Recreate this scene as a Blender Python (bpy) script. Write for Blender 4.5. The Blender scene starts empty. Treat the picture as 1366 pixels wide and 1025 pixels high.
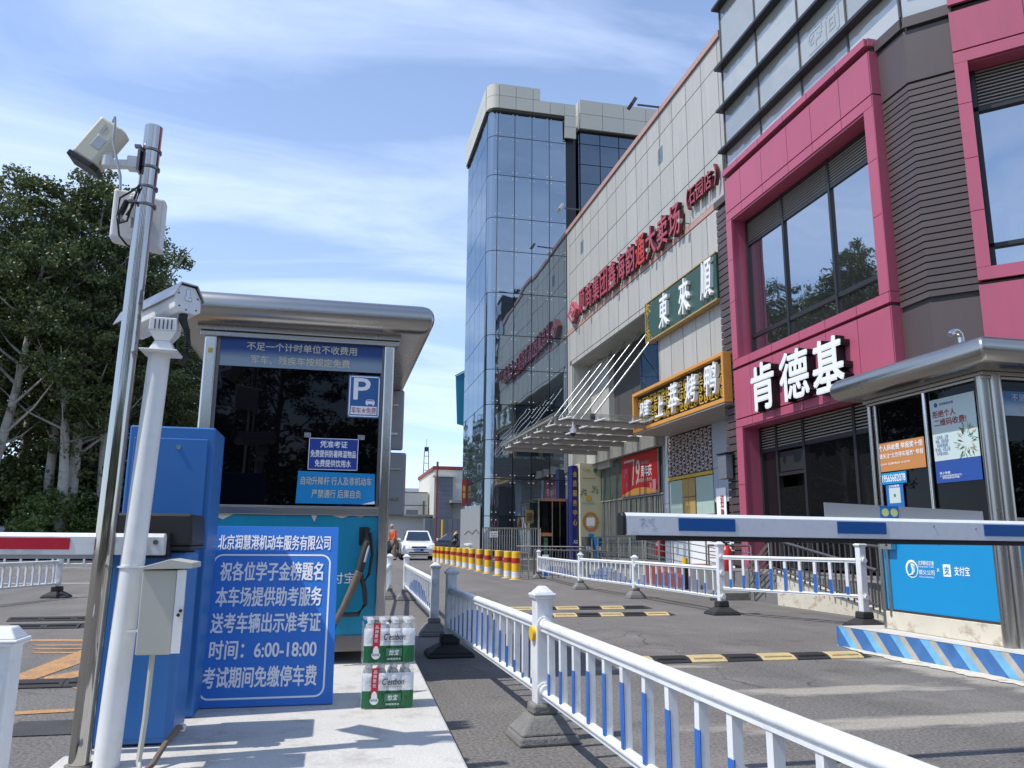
import bpy, math, random
from mathutils import Vector, Matrix
R = math.radians
random.seed(7)
sc = bpy.context.scene
COL = sc.collection

# ------------------------------------------------------------------ camera
cam_d = bpy.data.cameras.new("camera"); cam = bpy.data.objects.new("camera", cam_d); COL.objects.link(cam)
cam_d.sensor_width = 36.0; cam_d.lens = 1056.0 / 1366.0 * 36.0
cam_d.clip_start = 0.05; cam_d.clip_end = 4000
PITCH, ROLL, YAW = R(11.23), R(0.43), R(-12.5)
cam.location = (0, 0, 0.95)
cam.rotation_mode = 'QUATERNION'
cam.rotation_quaternion = (Matrix.Rotation(YAW, 3, 'Z') @ Matrix.Rotation(R(90) + PITCH, 3, 'X') @ Matrix.Rotation(ROLL, 3, 'Z')).to_quaternion()
sc.camera = cam

# ------------------------------------------------------------------ world, sun, exposure
SUN_EL = R(59); SUN_DIR = Vector((-1.0, -0.13, 0)).normalized()
world = bpy.data.worlds.new("World"); sc.world = world; world.use_nodes = True
nt = world.node_tree; nt.nodes.clear()
def N(t, k, **kw):
    n = t.nodes.new(k)
    for a, b in kw.items(): setattr(n, a, b)
    return n
sky = N(nt, 'ShaderNodeTexSky'); sky.sky_type = 'NISHITA'; sky.sun_disc = False
sky.sun_elevation = SUN_EL; sky.sun_rotation = math.atan2(SUN_DIR.x, SUN_DIR.y)
sky.air_density = 1.0; sky.dust_density = .3; sky.ozone_density = 3.0
tc = N(nt, 'ShaderNodeTexCoord'); sep = N(nt, 'ShaderNodeSeparateXYZ'); nt.links.new(tc.outputs['Generated'], sep.inputs[0])
def math_node(t, op, a, b=None, c=None, clamp=False):
    m = N(t, 'ShaderNodeMath', operation=op); m.use_clamp = clamp
    for i, v in enumerate((a, b, c)):
        if v is None: continue
        if isinstance(v, (int, float)): m.inputs[i].default_value = v
        else: t.links.new(v, m.inputs[i])
    return m.outputs[0]
den = math_node(nt, 'ADD', math_node(nt, 'MAXIMUM', sep.outputs[2], 0.0), 0.22)
cx = math_node(nt, 'DIVIDE', sep.outputs[0], den); cy = math_node(nt, 'DIVIDE', sep.outputs[1], den)
comb = N(nt, 'ShaderNodeCombineXYZ'); nt.links.new(cx, comb.inputs[0]); nt.links.new(cy, comb.inputs[1])
mp = N(nt, 'ShaderNodeMapping'); mp.inputs['Rotation'].default_value = (0, 0, R(-64)); mp.inputs['Scale'].default_value = (0.7, 2.1, 1)
nt.links.new(comb.outputs[0], mp.inputs[0])
n1 = N(nt, 'ShaderNodeTexNoise'); n1.inputs['Scale'].default_value = 1.35; n1.inputs['Detail'].default_value = 10; n1.inputs['Roughness'].default_value = .55; n1.inputs['Distortion'].default_value = .8
nt.links.new(mp.outputs[0], n1.inputs[0])
rp = N(nt, 'ShaderNodeValToRGB'); rp.color_ramp.elements[0].position = .40; rp.color_ramp.elements[1].position = .74
nt.links.new(n1.outputs[0], rp.inputs[0])
haze_f = math_node(nt, 'MULTIPLY', math_node(nt, 'SUBTRACT', 1.0, sep.outputs[2], clamp=True), 0.40)
cf = math_node(nt, 'ADD', math_node(nt, 'MULTIPLY', rp.outputs[0], 0.62), haze_f, clamp=True)
mixc = N(nt, 'ShaderNodeMix', data_type='RGBA'); nt.links.new(cf, mixc.inputs[0])
tint = N(nt, 'ShaderNodeVectorMath', operation='MULTIPLY'); tint.inputs[1].default_value = (1.0, 1.09, 1.19); nt.links.new(sky.outputs[0], tint.inputs[0]); nt.links.new(tint.outputs[0], mixc.inputs[6])
mixc.inputs[7].default_value = (5.5, 6.5, 8.6, 1)
bg = N(nt, 'ShaderNodeBackground'); bg.inputs[1].default_value = 0.15
wo = N(nt, 'ShaderNodeOutputWorld'); nt.links.new(mixc.outputs[2], bg.inputs[0]); nt.links.new(bg.outputs[0], wo.inputs[0])
sd = bpy.data.lights.new("sun", 'SUN'); sd.energy = 4.0; sd.angle = R(0.53); sd.color = (1.0, .955, .88)
so = bpy.data.objects.new("sun", sd); COL.objects.link(so)
sv = Vector((SUN_DIR.x * math.cos(SUN_EL), SUN_DIR.y * math.cos(SUN_EL), math.sin(SUN_EL)))
so.rotation_mode = 'QUATERNION'; so.rotation_quaternion = sv.to_track_quat('Z', 'Y')
vs = sc.view_settings
vs.view_transform = 'Standard'; vs.look = 'None'; vs.exposure = 0.22; vs.gamma = 1; vs.use_curve_mapping = False
sc.cycles.max_bounces = 8; sc.cycles.transparent_max_bounces = 12

# ------------------------------------------------------------------ materials
MATS = {}
def mat(name, col, rough=.55, metal=0.0, var=0.12, scale=3.0, bump=0.0, bscale=60.0, stretch=(1, 1, 1), rnd=0.0,
        dirt=None, dcol=(.12, .09, .06), dscale=2.0, dstretch=(1, 1, 1), rvar=0.0, ior=1.5, coat=0.0, trans=0.0, alpha=1.0, fine=0.0, fscale=200.0):
    m = bpy.data.materials.new(name); m.use_nodes = True; t = m.node_tree; t.nodes.clear()
    b = N(t, 'ShaderNodeBsdfPrincipled'); o = N(t, 'ShaderNodeOutputMaterial'); t.links.new(b.outputs[0], o.inputs[0])
    b.inputs['Roughness'].default_value = rough; b.inputs['Metallic'].default_value = metal; b.inputs['IOR'].default_value = ior
    b.inputs['Coat Weight'].default_value = coat; b.inputs['Coat Roughness'].default_value = .06
    b.inputs['Transmission Weight'].default_value = trans; b.inputs['Alpha'].default_value = alpha
    g = N(t, 'ShaderNodeNewGeometry')
    def mapped(s, st):
        q = N(t, 'ShaderNodeMapping'); q.inputs['Scale'].default_value = tuple(s * k for k in st)
        t.links.new(g.outputs['Position'], q.inputs[0]); return q.outputs[0]
    c = N(t, 'ShaderNodeRGB'); c.outputs[0].default_value = (*col, 1); cur = c.outputs[0]
    def scaleby(cur, fac):
        v = N(t, 'ShaderNodeVectorMath', operation='SCALE'); t.links.new(cur, v.inputs[0]); t.links.new(fac, v.inputs['Scale']); return v.outputs[0]
    if var:
        n = N(t, 'ShaderNodeTexNoise'); n.inputs['Scale'].default_value = 1; n.inputs['Detail'].default_value = 5
        t.links.new(mapped(scale, stretch), n.inputs[0])
        f = math_node(t, 'MULTIPLY_ADD', n.outputs[0], 2.2 * var, 1 - 1.1 * var); cur = scaleby(cur, f)
    if fine:
        n = N(t, 'ShaderNodeTexNoise'); n.inputs['Scale'].default_value = 1; n.inputs['Detail'].default_value = 2
        t.links.new(mapped(fscale, (1, 1, 1)), n.inputs[0])
        f = math_node(t, 'MULTIPLY_ADD', n.outputs[0], 3.2 * fine, 1 - 1.6 * fine); cur = scaleby(cur, f)
    if rnd:
        oi = N(t, 'ShaderNodeObjectInfo'); f = math_node(t, 'MULTIPLY_ADD', oi.outputs['Random'], 2 * rnd, 1 - rnd); cur = scaleby(cur, f)
    if dirt:
        n = N(t, 'ShaderNodeTexNoise'); n.inputs['Scale'].default_value = 1; n.inputs['Detail'].default_value = 6; n.inputs['Roughness'].default_value = .65
        t.links.new(mapped(dscale, dstretch), n.inputs[0])
        r_ = N(t, 'ShaderNodeValToRGB'); r_.color_ramp.elements[0].position = .52; r_.color_ramp.elements[1].position = .75
        t.links.new(n.outputs[0], r_.inputs[0]); f = math_node(t, 'MULTIPLY', r_.outputs[0], dirt)
        mx = N(t, 'ShaderNodeMix', data_type='RGBA'); t.links.new(f, mx.inputs[0]); t.links.new(cur, mx.inputs[6]); mx.inputs[7].default_value = (*dcol, 1); cur = mx.outputs[2]
    t.links.new(cur, b.inputs['Base Color'])
    if rvar:
        n = N(t, 'ShaderNodeTexNoise'); n.inputs['Scale'].default_value = 1; n.inputs['Detail'].default_value = 4
        t.links.new(mapped(scale * 3, stretch), n.inputs[0])
        t.links.new(math_node(t, 'MULTIPLY_ADD', n.outputs[0], rvar, rough - rvar / 2, clamp=True), b.inputs['Roughness'])
    if bump:
        n = N(t, 'ShaderNodeTexNoise'); n.inputs['Scale'].default_value = 1; n.inputs['Detail'].default_value = 3
        t.links.new(mapped(bscale, stretch), n.inputs[0])
        bp = N(t, 'ShaderNodeBump'); bp.inputs['Strength'].default_value = bump; bp.inputs['Distance'].default_value = .01
        t.links.new(n.outputs[0], bp.inputs['Height']); t.links.new(bp.outputs[0], b.inputs['Normal'])
    MATS[name] = m; return m

M_white = mat('white_paint', (.72, .74, .76), .36, var=.14, scale=5, rvar=.25, dirt=.5, dcol=(.38, .34, .28), dscale=11)
M_postw = mat('post_paint', (.72, .73, .74), .38, var=.08, scale=6, rvar=.15, dirt=.55, dcol=(.36, .24, .14), dscale=16, dstretch=(1, 1, .35))
M_white2 = mat('white_enamel', (.72, .73, .73), .4, var=.08, scale=8, dirt=.25, dcol=(.4, .36, .3), dscale=9)
M_alu = mat('powder_white', (.62, .65, .70), .38, var=.05, scale=5, dirt=.25, dcol=(.35, .35, .36), dscale=30)
M_bluefilm = mat('blue_film', (.012, .13, .50), .35, var=.08)
M_armblue = mat('blue_reflective', (.008, .085, .30), .3, var=.05)
M_red = mat('red_reflective', (.50, .012, .035), .35, var=.08, dirt=.3, dcol=(.3, .12, .1), dscale=12)
M_steel = mat('stainless', (.60, .58, .55), .17, 1.0, var=.10, scale=4, stretch=(3, 3, .15), rvar=.10, dirt=.2, dcol=(.36, .31, .25), dscale=9, dstretch=(1, 1, .25))
M_pole = mat('polished_steel', (.47, .45, .42), .07, 1.0, var=.10, scale=4, stretch=(4, 4, .1), rvar=.04, bump=.05, bscale=9)
M_steelh = mat('stainless_brushed', (.42, .40, .37), .28, 1.0, var=.06, scale=2, stretch=(1, 1, 1), rvar=.05, dirt=.12, dcol=(.40, .35, .29), dscale=2.0)
M_steeld = mat('steel_dark', (.20, .19, .185), .35, 1.0, var=.2, scale=5, rvar=.2)
M_iron = mat('dark_iron', (.09, .09, .095), .5, .3, var=.15)
M_black = mat('black_plastic', (.012, .012, .013), .5, var=.2)
M_rubber = mat('black_rubber', (.022, .022, .023), .75, var=.3, scale=20, bump=.3)
M_blue = mat('cabinet_blue', (.030, .16, .44), .42, var=.07, scale=4, dirt=.12, dcol=(.05, .12, .3))
M_signblue = mat('sign_blue', (.028, .185, .62), .38, var=.04, scale=2)
M_signwhite = mat('sign_white', (.92, .92, .92), .45, var=.03)
M_teal = mat('teal_panel', (.004, .24, .38), .4, var=.16, scale=5, stretch=(1, 1, .25), dirt=.45, dcol=(.02, .13, .17), dscale=4, dstretch=(1, 1, .3), bump=.25, bscale=14)
M_cyan = mat('cyan_panel', (.004, .26, .56), .36, var=.05, scale=3, bump=.08, bscale=9)
M_cream = mat('cream_base', (.62, .57, .46), .6, var=.15, dirt=1.0, dcol=(.26, .16, .08), dscale=6, dstretch=(1, 1, 1.6))
M_beige = mat('beige_box', (.43, .43, .38), .45, var=.07, dirt=.2, dcol=(.3, .27, .2))
M_camcream = mat('camera_cream', (.62, .60, .47), .45, var=.05)
M_concrete = mat('concrete_base', (.18, .175, .165), .9, var=.25, scale=12, bump=.6, bscale=60, fine=.15)
M_island = mat('island_white', (.51, .495, .46), .8, var=.10, scale=2.2, bump=.25, bscale=80, dirt=.7, dcol=(.25, .225, .19), dscale=5, fine=.14, fscale=90)
M_asphalt = mat('asphalt', (.145, .134, .124), .9, var=.20, scale=.7, bump=1.0, bscale=60, fine=.62, fscale=55, dirt=.65, dcol=(.235, .215, .19), dscale=.9)
def weather(m):                                # oil stains, tyre tracks and cracks laid into the asphalt colour
    t = m.node_tree; b = [n for n in t.nodes if n.type == 'BSDF_PRINCIPLED'][0]; src = b.inputs['Base Color'].links[0].from_socket; g = [n for n in t.nodes if n.type == 'NEW_GEOMETRY'][0]
    def noise(s, st, lo, hi, det=5):
        q = N(t, 'ShaderNodeMapping'); q.inputs['Scale'].default_value = tuple(s * k for k in st); t.links.new(g.outputs['Position'], q.inputs[0])
        n = N(t, 'ShaderNodeTexNoise'); n.inputs['Scale'].default_value = 1; n.inputs['Detail'].default_value = det; t.links.new(q.outputs[0], n.inputs[0])
        r = N(t, 'ShaderNodeMapRange'); r.inputs[1].default_value = lo; r.inputs[2].default_value = hi; t.links.new(n.outputs[0], r.inputs[0]); return r.outputs[0], q.outputs[0]
    st, _ = noise(1.7, (1, 1, 1), .60, .72); tr, _ = noise(1.0, (1.6, .12, 1), .50, .66); cm, cq = noise(.45, (1, 1, 1), .50, .60)
    nz = N(t, 'ShaderNodeTexNoise'); nz.inputs['Scale'].default_value = 2.2; t.links.new(g.outputs['Position'], nz.inputs[0])
    ad = N(t, 'ShaderNodeVectorMath', operation='MULTIPLY_ADD'); t.links.new(nz.outputs['Color'], ad.inputs[0]); ad.inputs[1].default_value = (.5, .5, 0); t.links.new(g.outputs['Position'], ad.inputs[2])
    vo = N(t, 'ShaderNodeTexVoronoi', feature='DISTANCE_TO_EDGE'); vo.inputs['Scale'].default_value = .62; t.links.new(ad.outputs[0], vo.inputs[0])
    cr = math_node(t, 'MULTIPLY', math_node(t, 'SUBTRACT', 1.0, math_node(t, 'MULTIPLY', vo.outputs['Distance'], 110.0), clamp=True), cm)
    f = math_node(t, 'SUBTRACT', 1.0, math_node(t, 'ADD', math_node(t, 'ADD', math_node(t, 'MULTIPLY', st, .30), math_node(t, 'MULTIPLY', tr, .16)), math_node(t, 'MULTIPLY', cr, .55)), clamp=True)
    v = N(t, 'ShaderNodeVectorMath', operation='SCALE'); t.links.new(src, v.inputs[0]); t.links.new(f, v.inputs['Scale'])
    # pale concrete-coloured repair strips and the worn band along the striped kerb, with ragged worn edges
    sp = N(t, 'ShaderNodeSeparateXYZ'); t.links.new(g.outputs['Position'], sp.inputs[0]); X_, Y_ = sp.outputs[0], sp.outputs[1]
    q = N(t, 'ShaderNodeMapping'); q.inputs['Scale'].default_value = (2.2, 5.5, 1); t.links.new(g.outputs['Position'], q.inputs[0])
    nn_ = N(t, 'ShaderNodeTexNoise'); nn_.inputs['Scale'].default_value = 1; nn_.inputs['Detail'].default_value = 8; nn_.inputs['Roughness'].default_value = .62; t.links.new(q.outputs[0], nn_.inputs[0])
    def band(coord, c, hw): return math_node(t, 'SUBTRACT', 1.0, math_node(t, 'DIVIDE', math_node(t, 'ABSOLUTE', math_node(t, 'SUBTRACT', coord, c)), hw))
    s1 = math_node(t, 'MINIMUM', band(Y_, 4.93, .24), band(X_, 3.35, 1.5)); s2 = math_node(t, 'MINIMUM', band(Y_, 4.02, .25), band(X_, 3.6, 3.0)); s3 = math_node(t, 'MINIMUM', band(Y_, 6.05, .14), band(X_, 2.5, 1.0))
    s4 = math_node(t, 'MINIMUM', band(math_node(t, 'ADD', X_, math_node(t, 'MULTIPLY', Y_, .18)), 5.62, .55), band(Y_, 5.2, 2.1)); s5 = math_node(t, 'MINIMUM', band(X_, 1.35, .07), band(Y_, 5.8, 2.2))
    sm = math_node(t, 'MAXIMUM', math_node(t, 'MAXIMUM', s1, s2), math_node(t, 'MAXIMUM', s3, math_node(t, 'MAXIMUM', s4, s5)))
    mr = N(t, 'ShaderNodeMapRange'); mr.inputs[1].default_value = .86; mr.inputs[2].default_value = 1.10; t.links.new(math_node(t, 'ADD', math_node(t, 'MULTIPLY', sm, .85), nn_.outputs[0]), mr.inputs[0])
    n3 = N(t, 'ShaderNodeTexNoise'); n3.inputs['Scale'].default_value = 45; t.links.new(g.outputs['Position'], n3.inputs[0])
    pc = N(t, 'ShaderNodeMix', data_type='RGBA'); t.links.new(n3.outputs[0], pc.inputs[0]); pc.inputs[6].default_value = (.22, .20, .17, 1); pc.inputs[7].default_value = (.46, .41, .35, 1)
    fm = N(t, 'ShaderNodeMix', data_type='RGBA'); t.links.new(math_node(t, 'MULTIPLY', mr.outputs[0], .85), fm.inputs[0]); t.links.new(v.outputs[0], fm.inputs[6]); t.links.new(pc.outputs[2], fm.inputs[7])
    t.links.new(fm.outputs[2], b.inputs['Base Color'])
weather(M_asphalt)
M_patch = mat('concrete_patch', (.33, .29, .245), .9, var=.25, scale=6, bump=.5, bscale=60, fine=.3, fscale=60, dirt=.8, dcol=(.16, .145, .13), dscale=9)
M_gutter = mat('gutter_tar', (.05, .05, .05), .9, var=.3, scale=6, bump=.6)
M_orange = mat('orange_paint', (.40, .21, .085), .85, var=.25, scale=5, fine=.5, fscale=60, dirt=1.0, dcol=(.15, .13, .12), dscale=7)
M_lane = mat('lane_white', (.55, .55, .53), .8, var=.15, dirt=.4, dcol=(.2, .2, .2))
M_grass = mat('grass_ground', (.075, .085, .03), .9, var=.4, scale=2, bump=1, bscale=40)
M_yellow = mat('yellow_paint', (.80, .46, .015), .4, var=.08, dirt=.2, dcol=(.35, .2, .05))
M_yellowr = mat('yellow_rubber', (.52, .40, .20), .7, var=.2, scale=14, bump=.3, dirt=.4, dcol=(.16, .14, .10), dscale=20)
M_postred = mat('band_red', (.42, .02, .008), .4, var=.1)
M_panel = mat('gray_cladding', (.42, .41, .372), .42, var=.10, scale=1.1, stretch=(6, 6, .5), rnd=.045, rvar=.1, dirt=.6, dcol=(.25, .25, .235), dscale=1.6, dstretch=(6, 6, .3))
M_joint = mat('joint_dark', (.06, .058, .055), .8, var=.1)
M_stripe = mat('salmon_trim', (.44, .27, .22), .5, var=.1, scale=5)
M_parapet = mat('beige_cladding', (.52, .50, .42), .38, var=.06, scale=1, rnd=.03, rvar=.1)
M_pink = mat('pink_cladding', (.41, .088, .148), .40, var=.10, scale=.9, rnd=.03, rvar=.12, dirt=.4, dcol=(.29, .085, .12), dscale=3, dstretch=(2, 2, .25))
M_brown = mat('brown_slat', (.078, .058, .058), .45, var=.10, scale=2, rnd=.10, stretch=(4, 4, .5))
M_lou = mat('louvre_metal', (.27, .24, .20), .5, .3, var=.1)
M_frame = mat('window_frame', (.025, .026, .028), .4, .2, var=.1)
def glass(name, col, rough, base=(.02, .03, .04), mirror=.55, wob=.02, wscale=.8, rnd=.0, tilt=.0, ior=1.5):
    m = bpy.data.materials.new(name); m.use_nodes = True; t = m.node_tree; t.nodes.clear()
    o = N(t, 'ShaderNodeOutputMaterial'); gl = N(t, 'ShaderNodeBsdfGlossy'); gl.inputs['Color'].default_value = (*col, 1); gl.inputs['Roughness'].default_value = rough
    df = N(t, 'ShaderNodeBsdfDiffuse')
    fr = N(t, 'ShaderNodeFresnel'); fr.inputs[0].default_value = ior
    f = math_node(t, 'MULTIPLY_ADD', fr.outputs[0], 1.0 - mirror, mirror, clamp=True)
    g = N(t, 'ShaderNodeNewGeometry'); n = N(t, 'ShaderNodeTexNoise'); n.inputs['Scale'].default_value = wscale; n.inputs['Detail'].default_value = 1.5
    t.links.new(g.outputs['Position'], n.inputs[0]); bp = N(t, 'ShaderNodeBump'); bp.inputs['Strength'].default_value = wob; bp.inputs['Distance'].default_value = 1
    t.links.new(n.outputs[0], bp.inputs['Height']); oi = N(t, 'ShaderNodeObjectInfo'); wn = N(t, 'ShaderNodeTexWhiteNoise', noise_dimensions='1D'); t.links.new(oi.outputs['Random'], wn.inputs['W'])
    q1 = N(t, 'ShaderNodeVectorMath', operation='MULTIPLY_ADD'); t.links.new(wn.outputs['Color'], q1.inputs[0]); q1.inputs[1].default_value = (tilt,) * 3; q1.inputs[2].default_value = (-tilt / 2,) * 3
    q2 = N(t, 'ShaderNodeVectorMath', operation='ADD'); t.links.new(bp.outputs[0], q2.inputs[0]); t.links.new(q1.outputs[0], q2.inputs[1]); q3 = N(t, 'ShaderNodeVectorMath', operation='NORMALIZE'); t.links.new(q2.outputs[0], q3.inputs[0])
    t.links.new(q3.outputs[0], gl.inputs['Normal']); t.links.new(q3.outputs[0], fr.inputs['Normal']); c = N(t, 'ShaderNodeRGB'); c.outputs[0].default_value = (*base, 1)
    v = N(t, 'ShaderNodeVectorMath', operation='SCALE'); t.links.new(c.outputs[0], v.inputs[0])
    t.links.new(math_node(t, 'MULTIPLY_ADD', oi.outputs['Random'], 2 * rnd, 1 - rnd), v.inputs['Scale']); t.links.new(v.outputs[0], df.inputs[0])
    mx = N(t, 'ShaderNodeMixShader'); t.links.new(f, mx.inputs[0]); t.links.new(df.outputs[0], mx.inputs[1]); t.links.new(gl.outputs[0], mx.inputs[2]); t.links.new(mx.outputs[0], o.inputs[0])
    MATS[name] = m; return m
M_tower = glass('tower_glass', (.52, .61, .69), .02, (.045, .06, .075), .48, .012, .7, .6, tilt=.016)
M_blkglass = glass('blue_glass', (.27, .33, .40), .03, (.028, .04, .055), .4, .01, .7, .4, tilt=.016)
M_kglass = glass('shop_glass', (.72, .78, .84), .015, (.03, .032, .034), .55, .012, .8, .3, tilt=.006)
M_kdark = glass('dark_shop_glass', (.7, .72, .75), .02, (.010, .010, .011), .05, .01, .8, .3)
M_upglass = glass('curtained_glass', (.66, .70, .72), .10, (.42, .42, .38), .30, .05, 1.6, .25, tilt=.02)
M_booth = glass('booth_glass', (.8, .82, .85), .015, (.002, .002, .003), .0, .004, .8, ior=1.32)
M_carglass = glass('car_glass', (.7, .75, .8), .03, (.02, .025, .03), .15, .0, 1)
M_greenglass = glass('green_glass', (.45, .5, .48), .1, (.10, .13, .115), .12, .02, 3, .15)
M_canglass = mat('canopy_glass', (.35, .42, .40), .15, var=.1, alpha=.3)
M_canbeam = mat('canopy_beam', (.34, .32, .285), .5, var=.12)
M_green = mat('signboard_green', (.030, .075, .058), .45, var=.1)
M_plaque = mat('plaque_brass', (.32, .22, .09), .4, .2, var=.15)
M_gold = mat('gold', (.62, .42, .06), .4, .1, var=.15)
M_orangef = mat('orange_frame', (.62, .29, .06), .4, var=.06)
M_3dw = mat('letter_white', (.80, .81, .82), .4, var=.03)
M_3dr = mat('letter_red', (.38, .06, .085), .45, var=.2, scale=2, dirt=.3, dcol=(.3, .12, .12), dscale=3)
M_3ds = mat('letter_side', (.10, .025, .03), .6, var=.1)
M_3dr2 = mat('letter_bright_red', (.52, .035, .02), .45, var=.1)
M_bluegray = mat('bluegray_panel', (.36, .41, .47), .45, var=.05)
M_posterred = mat('poster_red', (.45, .012, .012), .4, var=.25, scale=1.2)
M_postercream = mat('poster_cream', (.56, .54, .36), .5, var=.1, scale=1.5)
M_navy = mat('navy', (.015, .018, .13), .4, var=.1)
M_wood = mat('plywood', (.40, .28, .10), .55, var=.15, scale=4)
M_mint = mat('mint_panel', (.38, .50, .45), .5, var=.08)
M_lattice = mat('lattice_white', (.50, .44, .42), .6, var=.1)
M_lattb = mat('lattice_back', (.22, .16, .16), .7, var=.1)
M_redstep = mat('red_step', (.20, .055, .045), .7, var=.2, scale=4)
M_stone = mat('stone_paving', (.27, .26, .24), .7, var=.15, scale=3)
M_bark = mat('poplar_bark', (.42, .41, .37), .85, var=.25, scale=5, dirt=.85, dcol=(.05, .045, .04), dscale=4, dstretch=(1, 1, 2.5), bump=.6)
M_barkd = mat('dark_bark', (.08, .065, .05), .9, var=.3, scale=6)
M_bgwhite = mat('render_white', (.58, .58, .56), .8, var=.05)
M_bgcream = mat('render_cream', (.55, .55, .49), .8, var=.05)
M_bggray = mat('sheet_gray', (.13, .145, .17), .6, var=.1, scale=2, stretch=(1, 1, 8))
M_bgred = mat('roof_red', (.24, .03, .025), .6, var=.1)
M_bgyel = mat('render_yellow', (.50, .42, .26), .8, var=.08)
M_carw = mat('car_white', (.80, .80, .80), .25, var=.01, coat=.8)
M_carb = mat('car_black', (.015, .016, .02), .2, var=.01, coat=.8)
M_tyre = mat('tyre', (.015, .015, .015), .8, var=.1)
M_chrome = mat('chrome', (.7, .7, .7), .12, 1.0, var=.02)
M_lamp = mat('headlamp', (.6, .62, .65), .1, .3, var=.1)
M_plateb = mat('plate_blue', (.02, .06, .35), .4, var=.02)
M_skin = mat('skin', (.45, .28, .20), .6, var=.05)
M_orangev = mat('vest_orange', (.75, .12, .02), .7, var=.1)
M_khaki = mat('khaki_cloth', (.22, .16, .11), .8, var=.1)
M_blackc = mat('black_cloth', (.02, .02, .022), .8, var=.1)
M_scarf = mat('scarf', (.6, .55, .6), .8, var=.3, scale=20)
M_binblue = mat('bin_blue', (.01, .16, .42), .45, var=.05)
M_bingray = mat('bin_gray', (.10, .10, .10), .5, var=.05)
M_extred = mat('extinguisher_red', (.45, .02, .02), .35, var=.05)
M_cable = mat('black_cable', (.025, .024, .023), .6, var=.3, scale=30)
M_tape = mat('brown_tape', (.14, .105, .078), .7, var=.25, scale=25, bump=.4)
M_red2 = mat('wrap_red', (.55, .02, .04), .35, var=.04)
M_packgreen = mat('wrap_green', (.012, .14, .05), .25, var=.12, scale=12, bump=.8, bscale=26)
M_packwhite = mat('wrap_white', (.72, .74, .76), .3, var=.06, bump=.8, bscale=26)
M_water = mat('bottle_plastic', (.90, .93, .95), .06, var=.03, trans=.72, ior=1.33)
M_film = mat('clear_film', (.9, .92, .94), .08, var=0, alpha=.18, bump=.6, bscale=40)
M_orangest = mat('orange_sticker', (.52, .22, .065), .45, var=.05)
M_postermint = mat('poster_mint', (.52, .62, .60), .4, var=.03)
M_darkred = mat('text_darkred', (.36, .05, .05), .5, var=.05)
M_navyst = mat('sticker_navy', (.02, .07, .30), .4, var=.05)
M_stblue = mat('sticker_blue', (.015, .14, .42), .4, var=.05)
M_pstk = mat('parking_blue', (.03, .13, .34), .4, var=.1)
M_pinktx = mat('pink_text', (.55, .25, .30), .5, var=.05)
M_pale = mat('pale_lettering', (.66, .62, .50), .5, var=.06)
M_ptblue = mat('noticeblue', (.015, .05, .30), .4, var=.05)
M_gls = mat('yellowgreen', (.55, .6, .2), .4)
M_bgreen = mat('leaf_green_print', (.06, .2, .1), .5, var=.2)
M_tealban = mat('teal_banner', (.02, .26, .42), .5, var=.05)
M_whitebk = mat('sign_back_gray', (.42, .43, .44), .35, .5, var=.08)
def leaf_mat(name, col, col2):
    m = bpy.data.materials.new(name); m.use_nodes = True; t = m.node_tree; t.nodes.clear()
    o = N(t, 'ShaderNodeOutputMaterial'); d = N(t, 'ShaderNodeBsdfPrincipled'); tr = N(t, 'ShaderNodeBsdfTranslucent'); d.inputs['Roughness'].default_value = .5
    g = N(t, 'ShaderNodeNewGeometry'); n = N(t, 'ShaderNodeTexNoise'); n.inputs['Scale'].default_value = 1.1; t.links.new(g.outputs['Position'], n.inputs[0])
    a = math_node(t, 'ADD', math_node(t, 'MULTIPLY', n.outputs[0], .8), math_node(t, 'MULTIPLY', g.outputs['Random Per Island'], .45), clamp=True)
    mx = N(t, 'ShaderNodeMix', data_type='RGBA'); t.links.new(a, mx.inputs[0]); mx.inputs[6].default_value = (*col, 1); mx.inputs[7].default_value = (*col2, 1)
    t.links.new(mx.outputs[2], d.inputs['Base Color']); t.links.new(mx.outputs[2], tr.inputs[0])
    ms = N(t, 'ShaderNodeMixShader'); ms.inputs[0].default_value = .22; t.links.new(d.outputs[0], ms.inputs[1]); t.links.new(tr.outputs[0], ms.inputs[2]); t.links.new(ms.outputs[0], o.inputs[0])
    return m
M_leaf = leaf_mat('poplar_leaves', (.032, .052, .016), (.12, .155, .05))
M_leaf2 = leaf_mat('shrub_leaves', (.04, .075, .018), (.13, .19, .045))
def graded(name, top, bot, z0, z1):          # printed fascia whose own colour runs from blue to white
    m = mat(name, top, .4, var=0); t = m.node_tree; b = [n for n in t.nodes if n.type == 'BSDF_PRINCIPLED'][0]
    g = N(t, 'ShaderNodeNewGeometry'); s = N(t, 'ShaderNodeSeparateXYZ'); t.links.new(g.outputs['Position'], s.inputs[0])
    mr = N(t, 'ShaderNodeMapRange'); t.links.new(s.outputs[2], mr.inputs[0]); mr.inputs[1].default_value = z0; mr.inputs[2].default_value = z1; mr.interpolation_type = 'SMOOTHSTEP'
    mx = N(t, 'ShaderNodeMix', data_type='RGBA'); t.links.new(mr.outputs[0], mx.inputs[0]); mx.inputs[6].default_value = (*bot, 1); mx.inputs[7].default_value = (*top, 1)
    t.links.new(mx.outputs[2], b.inputs['Base Color']); return m
M_header = graded('header_print', (.015, .06, .24), (.26, .34, .42), 2.20, 2.29)
M_header2 = graded('header_print_small', (.02, .13, .34), (.30, .38, .45), 2.02, 2.12)
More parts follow.
